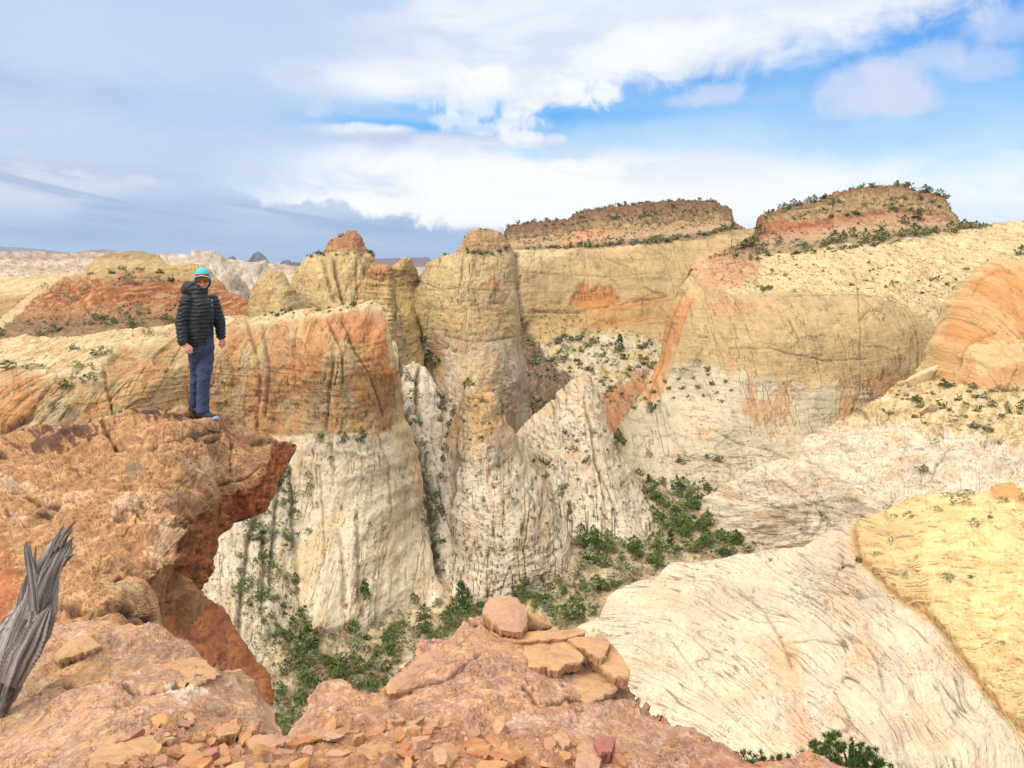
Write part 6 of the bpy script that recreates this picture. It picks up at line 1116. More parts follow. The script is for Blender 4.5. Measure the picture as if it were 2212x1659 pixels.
# ---------------------------------------------------------------- pinyon boughs showing over the lip at the lower right
def bough(base, tips, label, seed):
    rs = random.Random(seed); root = bpy.data.objects.new('pinyon_bush', None); COL.objects.link(root); root.location = at(*base); tag(root, label, 'bush', 'pinyon sprigs over the lip')
    b0 = np.array(at(*base)); V = []; F = []; V2 = []; F2 = []
    for (u, v, D) in tips:
        p = np.array(at(u, v, D)); mid = (b0+p)/2+np.array([rs.gauss(0, .05), rs.gauss(0, .05), rs.gauss(0, .04)])
        a, f = tube_np([b0-b0, mid-b0, p-b0], [.011, .008, .004], 5); o = len(V); V += a.tolist(); F += [tuple(i+o for i in q) for q in f]
        for _c in range(5):
            cc = p-b0+np.array([rs.gauss(0, .028), rs.gauss(0, .03), rs.gauss(0, .022)])
            for _ in range(46):
                d = np.array([rs.gauss(0, 1), rs.gauss(0, 1), rs.gauss(.4, 1)]); d /= np.linalg.norm(d); s_ = np.cross(d, [rs.gauss(0, 1), rs.gauss(0, 1), rs.gauss(0, 1)]); s_ /= np.linalg.norm(s_)+1e-9
                i = len(V2); L = rs.uniform(.018, .034); V2 += [cc-s_*.0022, cc+s_*.0022, cc+d*L+s_*.001, cc+d*L-s_*.001]; F2.append((i, i+1, i+2, i+3))
    pymesh('stem', V, F, M_bark, root, True); pymesh('foliage', V2, F2, M_pine, root)
rs = random.Random(2)
tp = [(1760, 1616), (1775, 1606), (1790, 1600), (1792, 1592), (1808, 1602), (1820, 1612), (1836, 1608), (1845, 1620), (1862, 1618), (1850, 1632), (1868, 1640), (1880, 1636), (1893, 1644), (1895, 1655), (1878, 1655), (1800, 1618), (1780, 1620), (1826, 1628), (1810, 1626), (1850, 1650), (1835, 1645), (1772, 1632), (1795, 1636), (1865, 1655), (1888, 1662), (1815, 1642), (1830, 1658), (1905, 1660)]
bough((1850, 1740, 4.4), [(u, v, 4.3+rs.uniform(-.15, .15)) for u, v in tp], 'green needled pinyon bush poking up at the lower right', 4)
bough((1640, 1700, 4.6), [(1612, 1634, 4.6), (1618, 1643, 4.6), (1626, 1646, 4.6), (1642, 1641, 4.6), (1648, 1645, 4.6)], 'two small green sprigs at the lip left of the pinyon bush', 6)
bough((1700, 1700, 4.6), [(1678, 1640, 4.6), (1690, 1638, 4.6), (1702, 1641, 4.6), (1735, 1632, 4.6), (1748, 1628, 4.6)], 'low row of green tufts just left of the pinyon bush', 8)
# grass wisps by the dead trunk
def grass():
    rs = random.Random(4); V = []; F = []
    for _ in range(260):
        u, v = rs.gauss(45, 16), rs.gauss(1450, 16); p = surf('slab', u, max(v, 1425))
        if p is None: continue
        p = np.array(p); d = np.array([rs.gauss(0, .5), rs.gauss(0, .4), 1]); L = rs.uniform(.03, .09); s_ = np.array([.0012, 0, 0]); i = len(V); V += [p-s_, p+s_, p+d*L]; F.append((i, i+1, i+2))
    tag(pymesh('grass', V, F, flat_mat('dry_grass', (176, 160, 104), .9, .2)), 'thin dry grass at the foot of the dead trunk', kind='stuff')
grass()
# ---------------------------------------------------------------- the person on the ledge
PD = 8.85
pm = PD/FL
def pw(u, v, dy=0.):     # picture units round the person, dy metres toward the far side
    p = at(u, v, PD); return np.array([p.x, p.y+dy, p.z])
person = bpy.data.objects.new('person', None); COL.objects.link(person)
tag(person, 'person standing on the ledge in black puffy jacket, teal beanie and mirrored goggles', 'person')
def gather(tubes):
    V = []; F = []
    for path, rad, n in tubes:
        v, f = tube_np(path, rad, n); o = len(V); V += v.tolist(); F += [tuple(i+o for i in q) for q in f]
        m = len(path)
        for ring, flip in ((0, True), (m-1, False)):        # round caps
            c = np.array(path[ring], float); dirn = np.array(path[ring], float)-np.array(path[1 if ring == 0 else m-2], float); dirn /= np.linalg.norm(dirn)+1e-9
            r = rad[ring]; r = min(r) if np.ndim(r) else r; base = o+ring*n; pts = np.array(V[base:base+n]); k = len(V)
            V += (c+(pts-c)*.7+dirn*r*.5).tolist(); k2 = len(V); V.append((c+dirn*r*.72).tolist())
            for i in range(n):
                j = (i+1) % n; F.append((base+i, base+j, k+j, k+i) if not flip else (base+j, base+i, k+i, k+j)); F.append((k+i, k+j, k2) if not flip else (k+j, k+i, k2))
    return V, F
def fused(name, tubes, vox, smooth, mat, parent, disp=None, extra=None, it=1):
    V, F = gather(tubes)
    if extra:
        for ev, ef in extra: o = len(V); V += [list(x) for x in ev]; F += [tuple(i+o for i in q) for q in ef]
    o = pymesh(name, V, F, mat); bm = bmesh.new(); bm.from_mesh(o.data); bmesh.ops.recalc_face_normals(bm, faces=bm.faces); bm.to_mesh(o.data); bm.free()
    r = o.modifiers.new('r', 'REMESH'); r.mode = 'VOXEL'; r.voxel_size = vox
    s = o.modifiers.new('s', 'SMOOTH'); s.iterations = smooth; s.factor = .5
    dg = bpy.context.evaluated_depsgraph_get(); me = bpy.data.meshes.new_from_object(o.evaluated_get(dg)); o.modifiers.clear(); old = o.data; o.data = me; bpy.data.meshes.remove(old)
    me.name = name
    if disp is not None:
        n = len(me.vertices); co = np.empty(n*3, F32); no = np.empty(n*3, F32); me.vertices.foreach_get('co', co); me.vertex_normals.foreach_get('vector', no)
        co = co.reshape(-1, 3); no = no.reshape(-1, 3); co = disp(co.astype(float), no.astype(float)); me.vertices.foreach_set('co', co.astype(F32).ravel()); me.update()
    me.polygons.foreach_set('use_smooth', [True]*len(me.polygons)); o.parent = parent; return o
def ell(c, r, seg=20, rings=12, f=None):
    V = []; F = []
    for i in range(rings+1):
        ph = math.pi*i/rings
        for k in range(seg):
            t = 2*math.pi*k/seg; d = np.array([math.sin(ph)*math.cos(t), math.sin(ph)*math.sin(t), math.cos(ph)]); V.append(np.array(c)+d*np.array(r))
    for i in range(rings):
        for k in range(seg): F.append((i*seg+k, (i+1)*seg+k, (i+1)*seg+(k+1) % seg, i*seg+(k+1) % seg))
    return V, F
M_skin = flat_mat('skin', (206, 150, 132), .55, .08, 6); M_jacket = flat_mat('black_down_jacket', (38, 42, 46), .6, .2, 5, spec=.3); M_pants = flat_mat('navy_trousers', (56, 66, 92), .8, .18, 4, bump=.1)
M_beanie = flat_mat('teal_knit', (84, 178, 178), .9, .25, 120, bump=.4); M_red = flat_mat('red_cloth', (176, 66, 56), .8, .1); M_white = flat_mat('white_trim', (222, 214, 232), .6, .05); M_purple = flat_mat('purple_trim', (104, 88, 150), .6, .1)
M_shoe = flat_mat('dark_shoe', (40, 44, 56), .7, .2); M_toe = flat_mat('shoe_toe', (120, 138, 172), .6, .15); M_navy = flat_mat('navy_zip', (34, 42, 78), .5, .1); M_lens = flat_mat('mirror_lens', (120, 104, 36), .12, .35, 14, metal=.9); M_blk = flat_mat('black_frame', (18, 18, 20), .5, .1); M_teeth = flat_mat('teeth', (240, 232, 224), .4, .02); M_lip = flat_mat('lips', (176, 98, 92), .5, .05); M_hair = flat_mat('dark_hair', (60, 44, 36), .7, .3, 40)
# joints (the figure faces right and toward the camera; its right side is the near one)
hipR, hipL = pw(425, 752, -.05), pw(441, 752, .06); kneR, kneL = pw(422, 812, .04), pw(443, 818, -.05); ankR, ankL = pw(413, 877, .10), pw(442, 884, -.06)
shR, shL = pw(409, 650, -.10), pw(453, 651, .12); elR, elL = pw(405, 699, -.14), pw(463, 697, .16); wrR, wrL = pw(414, 739, -.22), pw(468, 733, .14)
neck, headc = pw(432, 634), pw(438, 603)
# hands: palm and five fingers
def hand(w, d, side, near):
    """w wrist, d direction of the hand, side toward the thumb"""
    d = d/np.linalg.norm(d); side = side-d*side.dot(d); side /= np.linalg.norm(side); nrm = np.cross(d, side)
    T = [([w-d*.02, w+d*.03, w+d*.075, w+d*.092], [(.024, .020), (.036, .018), (.040, .017), (.036, .014)], 10)]
    for k, (off, L, cu) in enumerate(((.030, .070, .75), (.010, .080, .85), (-.010, .074, .95), (-.029, .058, 1.05))):
        b = w+d*.085+side*off; cdir = near*cu
        p1 = b+(d*.8+cdir*.35)*L*.42; p2 = p1+(d*.45+cdir*.8)*L*.34; p3 = p2+(d*.05+cdir)*L*.26
        T.append(([b-d*.02, b, p1, p2, p3], [.0098, .0095, .0090, .0084, .0070], 8))
    b = w+d*.03+side*.03; T.append(([b-side*.012, b+side*.010+d*.02, b+side*.018+d*.045+near*.012, b+side*.012+d*.066+near*.022], [.013, .0125, .0105, .0085], 8))
    return T
def skew(u, v): return np.array([u*pm, 0, -v*pm])
hands = hand(wrR+skew(2, -2), skew(5, 12)+np.array([0, -.01, 0]), np.array([.9, .2, 0]), np.array([.25, .9, -.1])*.8)+hand(wrL+skew(1, -2), skew(2, 12), np.array([-.3, -1., 0]), np.array([-.9, .2, 0])*.8)
limbs = [([pw(431, 752), pw(430, 720), pw(430, 690), pw(431, 655), neck], [(.15, .11), (.13, .10), (.145, .11), (.15, .10), (.055, .06)], 16), ([neck-np.array([0, 0, .03]), pw(434, 624), pw(437, 612)], [.058, .055, .05], 12),
    ([hipR, kneR, ankR], [.085, .055, .038], 12), ([hipL, kneL, ankL], [.085, .055, .038], 12), ([shR, elR, wrR, wrR+skew(1, 3)], [.05, .038, .026, .024], 10), ([shL, elL, wrL, wrL+skew(1, 3)], [.05, .038, .026, .024], 10)]
# head as one shaped skull: face turned toward the camera and slightly right
fd = np.array([.30, -.94, -.05]); fd /= np.linalg.norm(fd); fr = np.cross(fd, np.array([0, 0, 1.])); fr /= np.linalg.norm(fr); fu = np.cross(fr, fd)
def hp(x, y, z): return headc+fr*x+fd*y+fu*z     # right of the face, forward, up, metres
def headmesh():
    V = []; F = []; seg, rings = 48, 36
    for i in range(rings+1):
        ph = math.pi*i/rings
        for k in range(seg):
            t = 2*math.pi*k/seg; x, y, z = math.sin(ph)*math.sin(t), math.sin(ph)*math.cos(t), math.cos(ph)
            jaw = max(0, -z); X = x*.076*(1-.32*jaw**1.5); Y = y*(.092 if y > 0 else .098)*(1-.12*jaw)+.012*jaw; Z = z*.118
            if y > 0:
                nose = math.exp(-(X/.011)**2-((Z+.012)/.022)**2)*.022; chin = math.exp(-(X/.022)**2-((Z+.100)/.018)**2)*.014; chk = sum(math.exp(-((X-s*.036)/.02)**2-((Z+.03)/.024)**2)*.008 for s in (1, -1))
                eye = sum(math.exp(-((X-s*.030)/.015)**2-((Z-.012)/.012)**2)*.008 for s in (1, -1)); mo = math.exp(-(X/.026)**2-((Z+.058)/.012)**2)*.003; Y += nose+chin+chk-eye+mo
            V.append(hp(X, Y, Z))
    for i in range(rings):
        for k in range(seg): F.append((i*seg+k, (i+1)*seg+k, (i+1)*seg+(k+1) % seg, i*seg+(k+1) % seg))
    return V, F
fused('body', limbs+hands, .0042, 2, M_skin, person, extra=[headmesh()])
# eyes, mouth
for s in (1, -1): V, F = ell(hp(s*.030, .080, .012), (.012, .012, .012), 12, 8); pymesh('eye', V, F, M_white, person, True)
def strip(name, pts, w, thick, mat, n=8):      # a curved band following points on the face
    P = [hp(*p) for p in pts]; V, F = tube_np(P, [(w, thick)]*len(P), n); return pymesh(name, V, F, mat, person, True)
mx_ = [-.030, -.02, -.01, 0, .01, .02, .030]
def my_(x, z): return .093-6.*x*x*1.5+(.004)-abs(z+.058)*.05
strip('lips', [(x, my_(x, -.06)-.001, -.056+8*x*x-.006) for x in mx_], .005, .004, M_lip); strip('lips', [(x, my_(x, -.05)-.001, -.050+4*x*x) for x in mx_], .004, .004, M_lip)
strip('teeth', [(x, my_(x, -.05)+.001, -.0555+7*x*x) for x in mx_[1:-1]], .0035, .0035, M_teeth)
for s in (1, -1): V, F = ell(hp(s*.076, -.005, -.005), (.012, .018, .028), 12, 8); pymesh('ear', V, F, M_skin, person, True)
# goggles: one wrapped lens in a dark frame with strap
def wrap(R, z0, z1, a0, a1, off, n=20, m=6, bulge=.0):
    V = []; F = []
    for j in range(m+1):
        z = z0+(z1-z0)*j/m
        for i in range(n+1):
            a = a0+(a1-a0)*i/n; c_ = abs(a)/max(abs(a0), abs(a1)); zz = z
            if z < (z0+z1)/2: zz = z+(.014*math.exp(-(a/.16)**2)+.010*c_**3)*(1-(z-z0)/(z1-z0)*2)
            V.append(hp(math.sin(a)*R[0], math.cos(a)*R[1]+off+bulge*math.cos(math.pi*(j/m-.5)), zz))
    for j in range(m):
        for i in range(n): q = j*(n+1)+i; F.append((q, q+1, q+n+2, q+n+1))
    return V, F
def solid(o, t, off=1): md = o.modifiers.new('thick', 'SOLIDIFY'); md.thickness = t; md.offset = off; return o
gg = bpy.data.objects.new('goggles', None); COL.objects.link(gg); gg.parent = person
V, F = wrap((.080, .094), -.026, .036, -1.08, 1.08, .012); solid(pymesh('lens', V, F, M_lens, gg, True), .004)
V, F = wrap((.083, .092), -.033, .042, -1.2, 1.2, .007); solid(pymesh('frame', V, F, M_blk, gg, True), .004)
V, F = wrap((.088, .103), -.004, .018, -3.14, 3.14, -.004, 48, 2); solid(pymesh('strap', V, F, M_purple, gg, True), .003)
# beanie over head and ears, visor cap peak below it
def beanie():
    V = []; F = []; seg, rings = 48, 26
    for i in range(rings+1):
        for k in range(seg):
            t = 2*math.pi*k/seg; fr_ = max(0, math.cos(t)); sd_ = 1-abs(math.cos(t)); end = .36+.40*(1-fr_**.5)+.06*(math.cos(t) < -.2)*(-math.cos(t)); ph = math.pi*end*i/rings
            x, y, z = math.sin(ph)*math.sin(t), math.sin(ph)*math.cos(t), math.cos(ph); w = 1+.012*math.sin(z*60)
            V.append(hp(x*.093*w, y*.112*w-.008, z*.132+.004))
    for i in range(rings):
        for k in range(seg): F.append((i*seg+k, (i+1)*seg+k, (i+1)*seg+(k+1) % seg, i*seg+(k+1) % seg))
    return V, F
V, F = beanie(); hat = solid(pymesh('beanie', V, F, M_beanie, person, True), .006)
V, F = wrap((.088, .106), .044, .066, -1.05, 1.05, -.002); cp = solid(pymesh('cap_front', V, F, M_red, person, True), .004)
def peak(r0, r1, z, mat, name, dz=0.):
    V = []; F = []; n = 24; m = 5
    for j in range(m+1):
        for i in range(n+1):
            a = -1.2+2.4*i/n; f = j/m; L = math.cos(a*.9)**.5
            V.append(hp(math.sin(a)*(.088+(r0+(r1-r0)*f)*.25), math.cos(a)*.104+(r0+(r1-r0)*f)*L, z-.10*(r0+(r1-r0)*f)-.045*(math.sin(a)**2)+dz))
    for j in range(m):
        for i in range(n): q = j*(n+1)+i; F.append((q, q+1, q+n+2, q+n+1))
    return solid(pymesh(name, V, F, mat, cp, True), .004)
peak(0, .052, .050, M_purple, 'peak'); peak(.048, .062, .051, M_white, 'peak_trim', .001)
def word(txt, size, loc, nrm, up, mat, name, parent):
    from mathutils import Matrix
    cu = bpy.data.curves.new(name, 'FONT'); cu.body = txt; cu.size = size; cu.align_x = 'CENTER'; cu.align_y = 'CENTER'; cu.extrude = .0006; o = bpy.data.objects.new(name, cu); COL.objects.link(o)
    z = Vector(nrm).normalized(); y = Vector(up); y = (y-z*y.dot(z)).normalized(); x = y.cross(z)
    dg = bpy.context.evaluated_depsgraph_get(); me = bpy.data.meshes.new_from_object(o.evaluated_get(dg)); bpy.data.objects.remove(o)
    o = bpy.data.objects.new(name, me); COL.objects.link(o); o.matrix_world = Matrix(((x.x, y.x, z.x, loc[0]), (x.y, y.y, z.y, loc[1]), (x.z, y.z, z.z, loc[2]), (0, 0, 0, 1))); me.materials.clear(); me.materials.append(mat); o.parent = parent; return o
# jacket: torso, sleeves, collar fused, then quilted
bd = np.array([.5, -.86, 0]); bd /= np.linalg.norm(bd); br = np.cross(bd, [0, 0, 1.])     # the chest faces this way
tz0, tz1 = pw(431, 742)[2], pw(431, 640)[2]
T_ = [([pw(431, 741), pw(431, 728), pw(431, 700), pw(431, 672), pw(431, 652), pw(431, 640)], [(.142, .15), (.150, .16), (.150, .16), (.158, .16), (.150, .14), (.095, .105)], 24), ([pw(431, 646), pw(432, 634), pw(434, 622)], [(.10, .105), (.084, .09), (.080, .086)], 20),
     ([shR+skew(4, -3), elR+skew(-1, 0), wrR+skew(-1, -2)], [.082, .074, .054], 16), ([shL+skew(-4, -3), elL, wrL+skew(0, -2)], [.080, .068, .052], 16)]
def quilt(co, no):
    z = co[:, 2]; dd = []
    for a, b in ((shR, elR), (elR, wrR), (shL, elL), (elL, wrL)):
        ab = b-a; t = np.clip(((co-a) @ ab)/(ab @ ab), 0, 1); dd.append(np.linalg.norm(co-a-t[:, None]*ab, axis=1))
    da = np.minimum(np.minimum(dd[0], dd[1]), np.minimum(dd[2], dd[3]))
    arm = (np.abs(co[:, 0]-pw(431, 700)[0]) > .115)*(da < .10)
    ph = z/.043+.35*arm+.5*gn(co[:, 0]*5, co[:, 2]*4, 3)*.5+co[:, 0]*.9*(co[:, 0] > pw(440, 0)[0]-9)*0
    q = np.abs(np.sin(math.pi*(ph+.25*gn(co[:, 0]*7, co[:, 2]*7, 8))))**.5; low = ss(z, tz0-.02, tz0+.015)
    fold = gn(co[:, 0]*16, co[:, 2]*26, 5)*.004+gn(co[:, 0]*40, co[:, 2]*50, 6)*.0015
    return co+no*((q-.75)*.013*low+fold*1.5)[:, None]
jk = fused('jacket', T_, .0065, 6, M_jacket, person, quilt)
hood = ell(pw(406, 626, .06), (.098, .10, .098), 28, 18)
def hq(co, no):
    c = pw(406, 626, .06); a = np.arctan2(co[:, 2]-c[2], co[:, 0]-c[0]); return co+no*((np.abs(np.sin(a*3.2+co[:, 1]*9))**.5-.7)*.014)[:, None]
hd = fused('hood', [([pw(424, 634, .03), pw(412, 628, .06), pw(400, 625, .07)], [.08, .105, .075], 18)], .007, 4, M_jacket, jk, hq, [hood])
# zip down the chest, breast pocket zip, small chest emblem
zp = [pw(446+k*.0, 640, 0) for k in range(1)]
def onj(u, v, off=.004):        # a point on the jacket front seen at (u, v)
    dg = bpy.context.evaluated_depsgraph_get(); o = np.array([0, 0, 0.]); d = pw(u, v); d = d/np.linalg.norm(d)
    ok, loc, nn, fi = jk.ray_cast(Vector(o), Vector(d)); 
    return (np.array(loc)+np.array(nn)*off, np.array(nn)) if ok else (pw(u, v, -.17), -d)
zl = [onj(a, b)[0] for a, b in ((443, 650), (446, 660), (449, 672), (452, 684), (455, 696), (457, 708), (459, 720), (461, 732), (462, 739))]
V, F = tube_np(zl, [.0045]*len(zl), 6); pymesh('zip', V, F, M_navy, jk, True)
zl = [onj(a, b)[0] for a, b in ((434, 694), (434, 700), (435, 706), (436, 714))]; V, F = tube_np(zl, [.005]*len(zl), 6); pymesh('pocket_zip', V, F, M_blk, jk, True)
ep, en = onj(457, 649, .006); word('MH', .034, ep, en, (0, 0, 1), M_white, 'emblem', jk)
# trousers
def folds(co, no):
    k = gn(co[:, 0]*9+co[:, 2]*7, co[:, 2]*10-co[:, 0]*6, 3)*.008+gn(co[:, 0]*20-co[:, 2]*16, co[:, 2]*24, 5)*.004; z = co[:, 2]; kz = kneL[2]
    return co+no*(k+np.exp(-((z-kz+.02)/.05)**2)*np.sin((z+co[:, 0]*.8)*150)*.004)[:, None]
tr = fused('trousers', [([pw(433, 733), pw(433, 748), pw(433, 764)], [(.15, .13), (.155, .135), (.13, .12)], 20), ([hipR+skew(0, -4), (hipR+kneR)/2, kneR, (kneR+ankR)/2, ankR+skew(0, 1)], [.094, .078, .068, .068, .066], 16),
    ([hipL+skew(-1, -4), (hipL+kneL)/2+skew(2, 0), kneL, (kneL+ankL)/2, ankL+skew(0, 3)], [.100, .090, .078, .072, .074], 16)], .0075, 5, M_pants, person, folds)

# shoes
def shoe(a, d, toe):
    d = np.array(d, float); d /= np.linalg.norm(d); b = a-np.array([0, 0, .035])
    s = fused('shoe', [([b-d*.05, b+d*.03-np.array([0, 0, .012]), b+d*.12-np.array([0, 0, .028]), b+d*.17-np.array([0, 0, .034])], [(.046, .05), (.05, .052), (.048, .036), (.04, .026)], 14), ([a+np.array([0, 0, .03]), b], [.05, .052], 12)], .006, 3, M_shoe, person)
    V, F = ell(b+d*.185-np.array([0, 0, .036]), (.042, .042, .026), 16, 10); pymesh('toe_cap', V, F, toe, s, True)
    V, F = tube_np([b-d*.08-np.array([0, 0, .052]), b+d*.05-np.array([0, 0, .056]), b+d*.19-np.array([0, 0, .058])], [(.05, .010), (.052, .010), (.044, .009)], 10); pymesh('sole', V, F, M_blk, s, True)
shoe(ankL+skew(0, 2), (.93, -.35, 0), M_toe); shoe(ankR+skew(0, 3), (.7, -.3, 0), M_shoe)
# ---------------------------------------------------------------- sky, sun, camera
SUN_EL, SUN_AZ = math.radians(47), math.radians(232)      # azimuth clockwise from +Y
def build_world():
    w = bpy.data.worlds.new('World'); scene.world = w; w.use_nodes = True
    nt = NT(w.node_tree); bg = w.node_tree.nodes['Background']
    sky = nt.add('ShaderNodeTexSky', sky_type='NISHITA'); sky.sun_disc = False; sky.sun_elevation = SUN_EL; sky.sun_rotation = SUN_AZ
    sky.altitude = 1600; sky.air_density = 1.2; sky.dust_density = .4; sky.ozone_density = 2.5
    d = nt.add('ShaderNodeTexCoord').outputs['Generated']
    sp = nt.add('ShaderNodeSeparateXYZ'); nt.put(sp.inputs[0], d); X, Y, Z = sp.outputs
    az = nt.m('MULTIPLY', nt.m('ARCTAN2', X, Y), 57.2958); el = nt.m('MULTIPLY', nt.m('ARCSINE', Z), 57.2958)
    def ae(u, v):
        x, z = ray(u, v); x = float(x); z = float(z)
        return math.degrees(math.atan2(x, 1)), math.degrees(math.atan2(z, math.hypot(x, 1)))
    cv = nt.add('ShaderNodeCombineXYZ'); nt.put(cv.inputs[0], az); nt.put(cv.inputs[1], nt.m('MULTIPLY', el, 1.0)); A = cv.outputs[0]
    cw = nt.add('ShaderNodeCombineXYZ'); nt.put(cw.inputs[0], az); nt.put(cw.inputs[1], nt.m('MULTIPLY', el, 2.6)); AW = cw.outputs[0]
    cs_ = nt.add('ShaderNodeCombineXYZ'); nt.put(cs_.inputs[0], nt.m('ADD', az, nt.m('MULTIPLY', el, 3.))); nt.put(cs_.inputs[1], nt.m('ADD', nt.m('MULTIPLY', el, 6.), nt.m('MULTIPLY', az, .8))); AS = cs_.outputs[0]
    def shift(vec, o):
        q = nt.add('ShaderNodeVectorMath', operation='ADD'); nt.put(q.inputs[0], vec); q.inputs[1].default_value = (o*37., o*23., 0); return q.outputs[0]
    nz = lambda vec, s, dt=5, r=.55, di=0., off=0.: nt.m('SUBTRACT', nt.noise(shift(vec, off), s, dt, r, di, '2D'), .5)
    big = nz(A, .045, 5, .5, .6, 1.); med = nz(AW, .10, 6, .58, .3, 3.); fin = nz(A, .34, 6, .62, .3, 5.); stre = nz(AW, .06, 5, .5, 0., 8.)
    def line(p, q):     # signed height above the line through two points of the sky, degrees
        (a0, e0), (a1, e1) = ae(*p), ae(*q); k = (e1-e0)/(a1-a0)
        return nt.m('SUBTRACT', nt.m('SUBTRACT', el, e0), nt.m('MULTIPLY', nt.m('SUBTRACT', az, a0), k))
    def blob(u, v, ru, rv, soft=.5, n=None, na=1.2):
        a0, e0 = ae(u, v); q = nt.add('ShaderNodeVectorMath', operation='MULTIPLY_ADD'); nt.put(q.inputs[0], A); kx, ky = 29./ru, 29./rv
        q.inputs[1].default_value = (kx, ky, 0); q.inputs[2].default_value = (-a0*kx, -e0*ky, 0)
        w_ = nt.add('ShaderNodeVectorMath', operation='DOT_PRODUCT'); nt.put(w_.inputs[0], q.outputs[0]); nt.put(w_.inputs[1], q.outputs[0])
        r = nt.m('MULTIPLY_ADD', fin if n is None else n, -na*3.6, w_.outputs['Value'])
        return nt.step(r, (1+soft)**2*.95, (1-soft)**2)
    K = 6.72
    def c(r, g, b, k=1.): return tuple(lin((r, g, b))*K*k)
    mx = nt.mix
    # clear sky: the physical sky, deepened
    hs = nt.add('ShaderNodeHueSaturation'); nt.put(hs.inputs['Color'], sky.outputs[0]); hs.inputs['Saturation'].default_value = 1.35; hs.inputs['Value'].default_value = 1.
    t = nt.step(el, 3., 17.)
    clear = mx(.72, hs.outputs[0], mx(t, c(168, 214, 252), c(72, 158, 248)))
    col = clear
    # thin milky veil and white glow near the horizon
    g = nt.step(nt.m('ADD', el, nt.m('MULTIPLY', stre, 9.)), 9.5, 2.5)
    col = mx(g, col, c(254, 255, 255, 1.05))
    v2 = nt.step(nt.m('ADD', el, nt.m('MULTIPLY', stre, 12.)), 14., 6.)
    col = mx(nt.m('MULTIPLY', v2, .45), col, c(190, 228, 255))
    # pink-white small clouds in the blue
    for (a, b, ru, rv, al) in ((1850, 195, 56, 44, .8), (1930, 195, 60, 38, .85), (1900, 160, 30, 30, .6), (1955, 215, 50, 26, .6), (2035, 118, 44, 24, .6), (2115, 138, 50, 22, .5), (2170, 50, 60, 26, .55), (1545, 205, 50, 18, .75), (1490, 218, 40, 12, .5), (1270, 350, 90, 26, .45), (1220, 325, 50, 16, .4)):
        col = mx(nt.m('MULTIPLY', blob(a, b, ru, rv, .55, None, 1.), al), col, c(212, 222, 248))
    # main deck: everything above the diagonal that climbs to the upper right
    ln = line((1120, 215), (2212, 8))
    dk = nt.m('ADD', ln, nt.m('ADD', nt.m('MULTIPLY', fin, 5.5), nt.m('MULTIPLY', big, 3.)))
    deck = nt.step(dk, -.9, 2.1)
    left = nt.step(nt.m('ADD', az, nt.m('ADD', nt.m('MULTIPLY', fin, 4.), nt.m('MULTIPLY', big, 8.))), 3., -8.)
    deck = nt.m('MAXIMUM', deck, left)
    for (a, b, ru, rv) in ((1235, 205, 86, 26), (1070, 240, 110, 24), (1130, 264, 60, 16), (1300, 200, 40, 14), (1140, 300, 46, 16), (1190, 300, 26, 10), (980, 205, 170, 50), (1480, 140, 80, 22)):
        deck = nt.m('MAXIMUM', deck, blob(a, b, ru, rv, .55, None, 1.3))
    shade = nt.m('ADD', .5, nt.m('ADD', nt.m('MULTIPLY', big, 1.6), nt.m('MULTIPLY', med, 1.1)))
    bright = mx(nt.step(shade, .25, .85), c(208, 221, 244), c(240, 247, 255))
    dim = mx(nt.step(shade, .2, .8), c(192, 212, 242), c(222, 230, 248))
    azn = nt.m('ADD', az, nt.m('ADD', nt.m('MULTIPLY', med, 12.), nt.m('MULTIPLY', nt.m('SUBTRACT', el, 10.), -.35)))
    dcol = mx(nt.step(azn, -17., -3.), dim, bright)
    col = mx(deck, col, dcol)
    # blue rift and long grey cloud at the centre
    for (a, b, ru, rv, al, k) in ((800, 258, 130, 22, .85, (104, 186, 252)), (1010, 262, 190, 34, .8, (96, 182, 252)), (900, 235, 220, 24, .5, (150, 208, 254)), (860, 322, 150, 12, .5, (150, 208, 252)), (800, 0, 60, 22, .5, (150, 188, 244)), (1260, 250, 150, 16, .6, (92, 178, 252))):
        col = mx(nt.m('MULTIPLY', blob(a, b, ru, rv, .7, med, 1.3), al), col, c(*k))
    col = mx(nt.m('MULTIPLY', blob(770, 280, 95, 12, .5, None, .8), .9), col, c(248, 252, 255))
    col = mx(nt.m('MULTIPLY', blob(930, 303, 210, 15, .5, None, .7), .9), col, c(196, 210, 238))
    for (a, b, ru, rv, al) in ((1235, 208, 84, 24, .95), (1160, 200, 40, 18, .9), (1060, 232, 100, 18, .7), (1120, 262, 50, 16, .7), (985, 258, 46, 12, .6), (1040, 278, 60, 10, .5), (1130, 296, 40, 12, .8), (700, 235, 50, 16, .5)):
        col = mx(nt.m('MULTIPLY', blob(a, b, ru, rv, .5, None, 1.9), al), col, c(250, 253, 255))
    # bright white field in the middle above the dark bank
    for (a, b, ru, rv, al) in ((930, 172, 250, 34, .8), (1240, 120, 260, 40, .6), (1600, 90, 260, 40, .7), (980, 390, 380, 62, .85), (740, 350, 170, 26, .5), (1300, 425, 560, 60, .85), (950, 460, 240, 34, .7)):
        col = mx(nt.m('MULTIPLY', blob(a, b, ru, rv, .6, med, 1.5), al), col, c(254, 255, 255, 1.04))
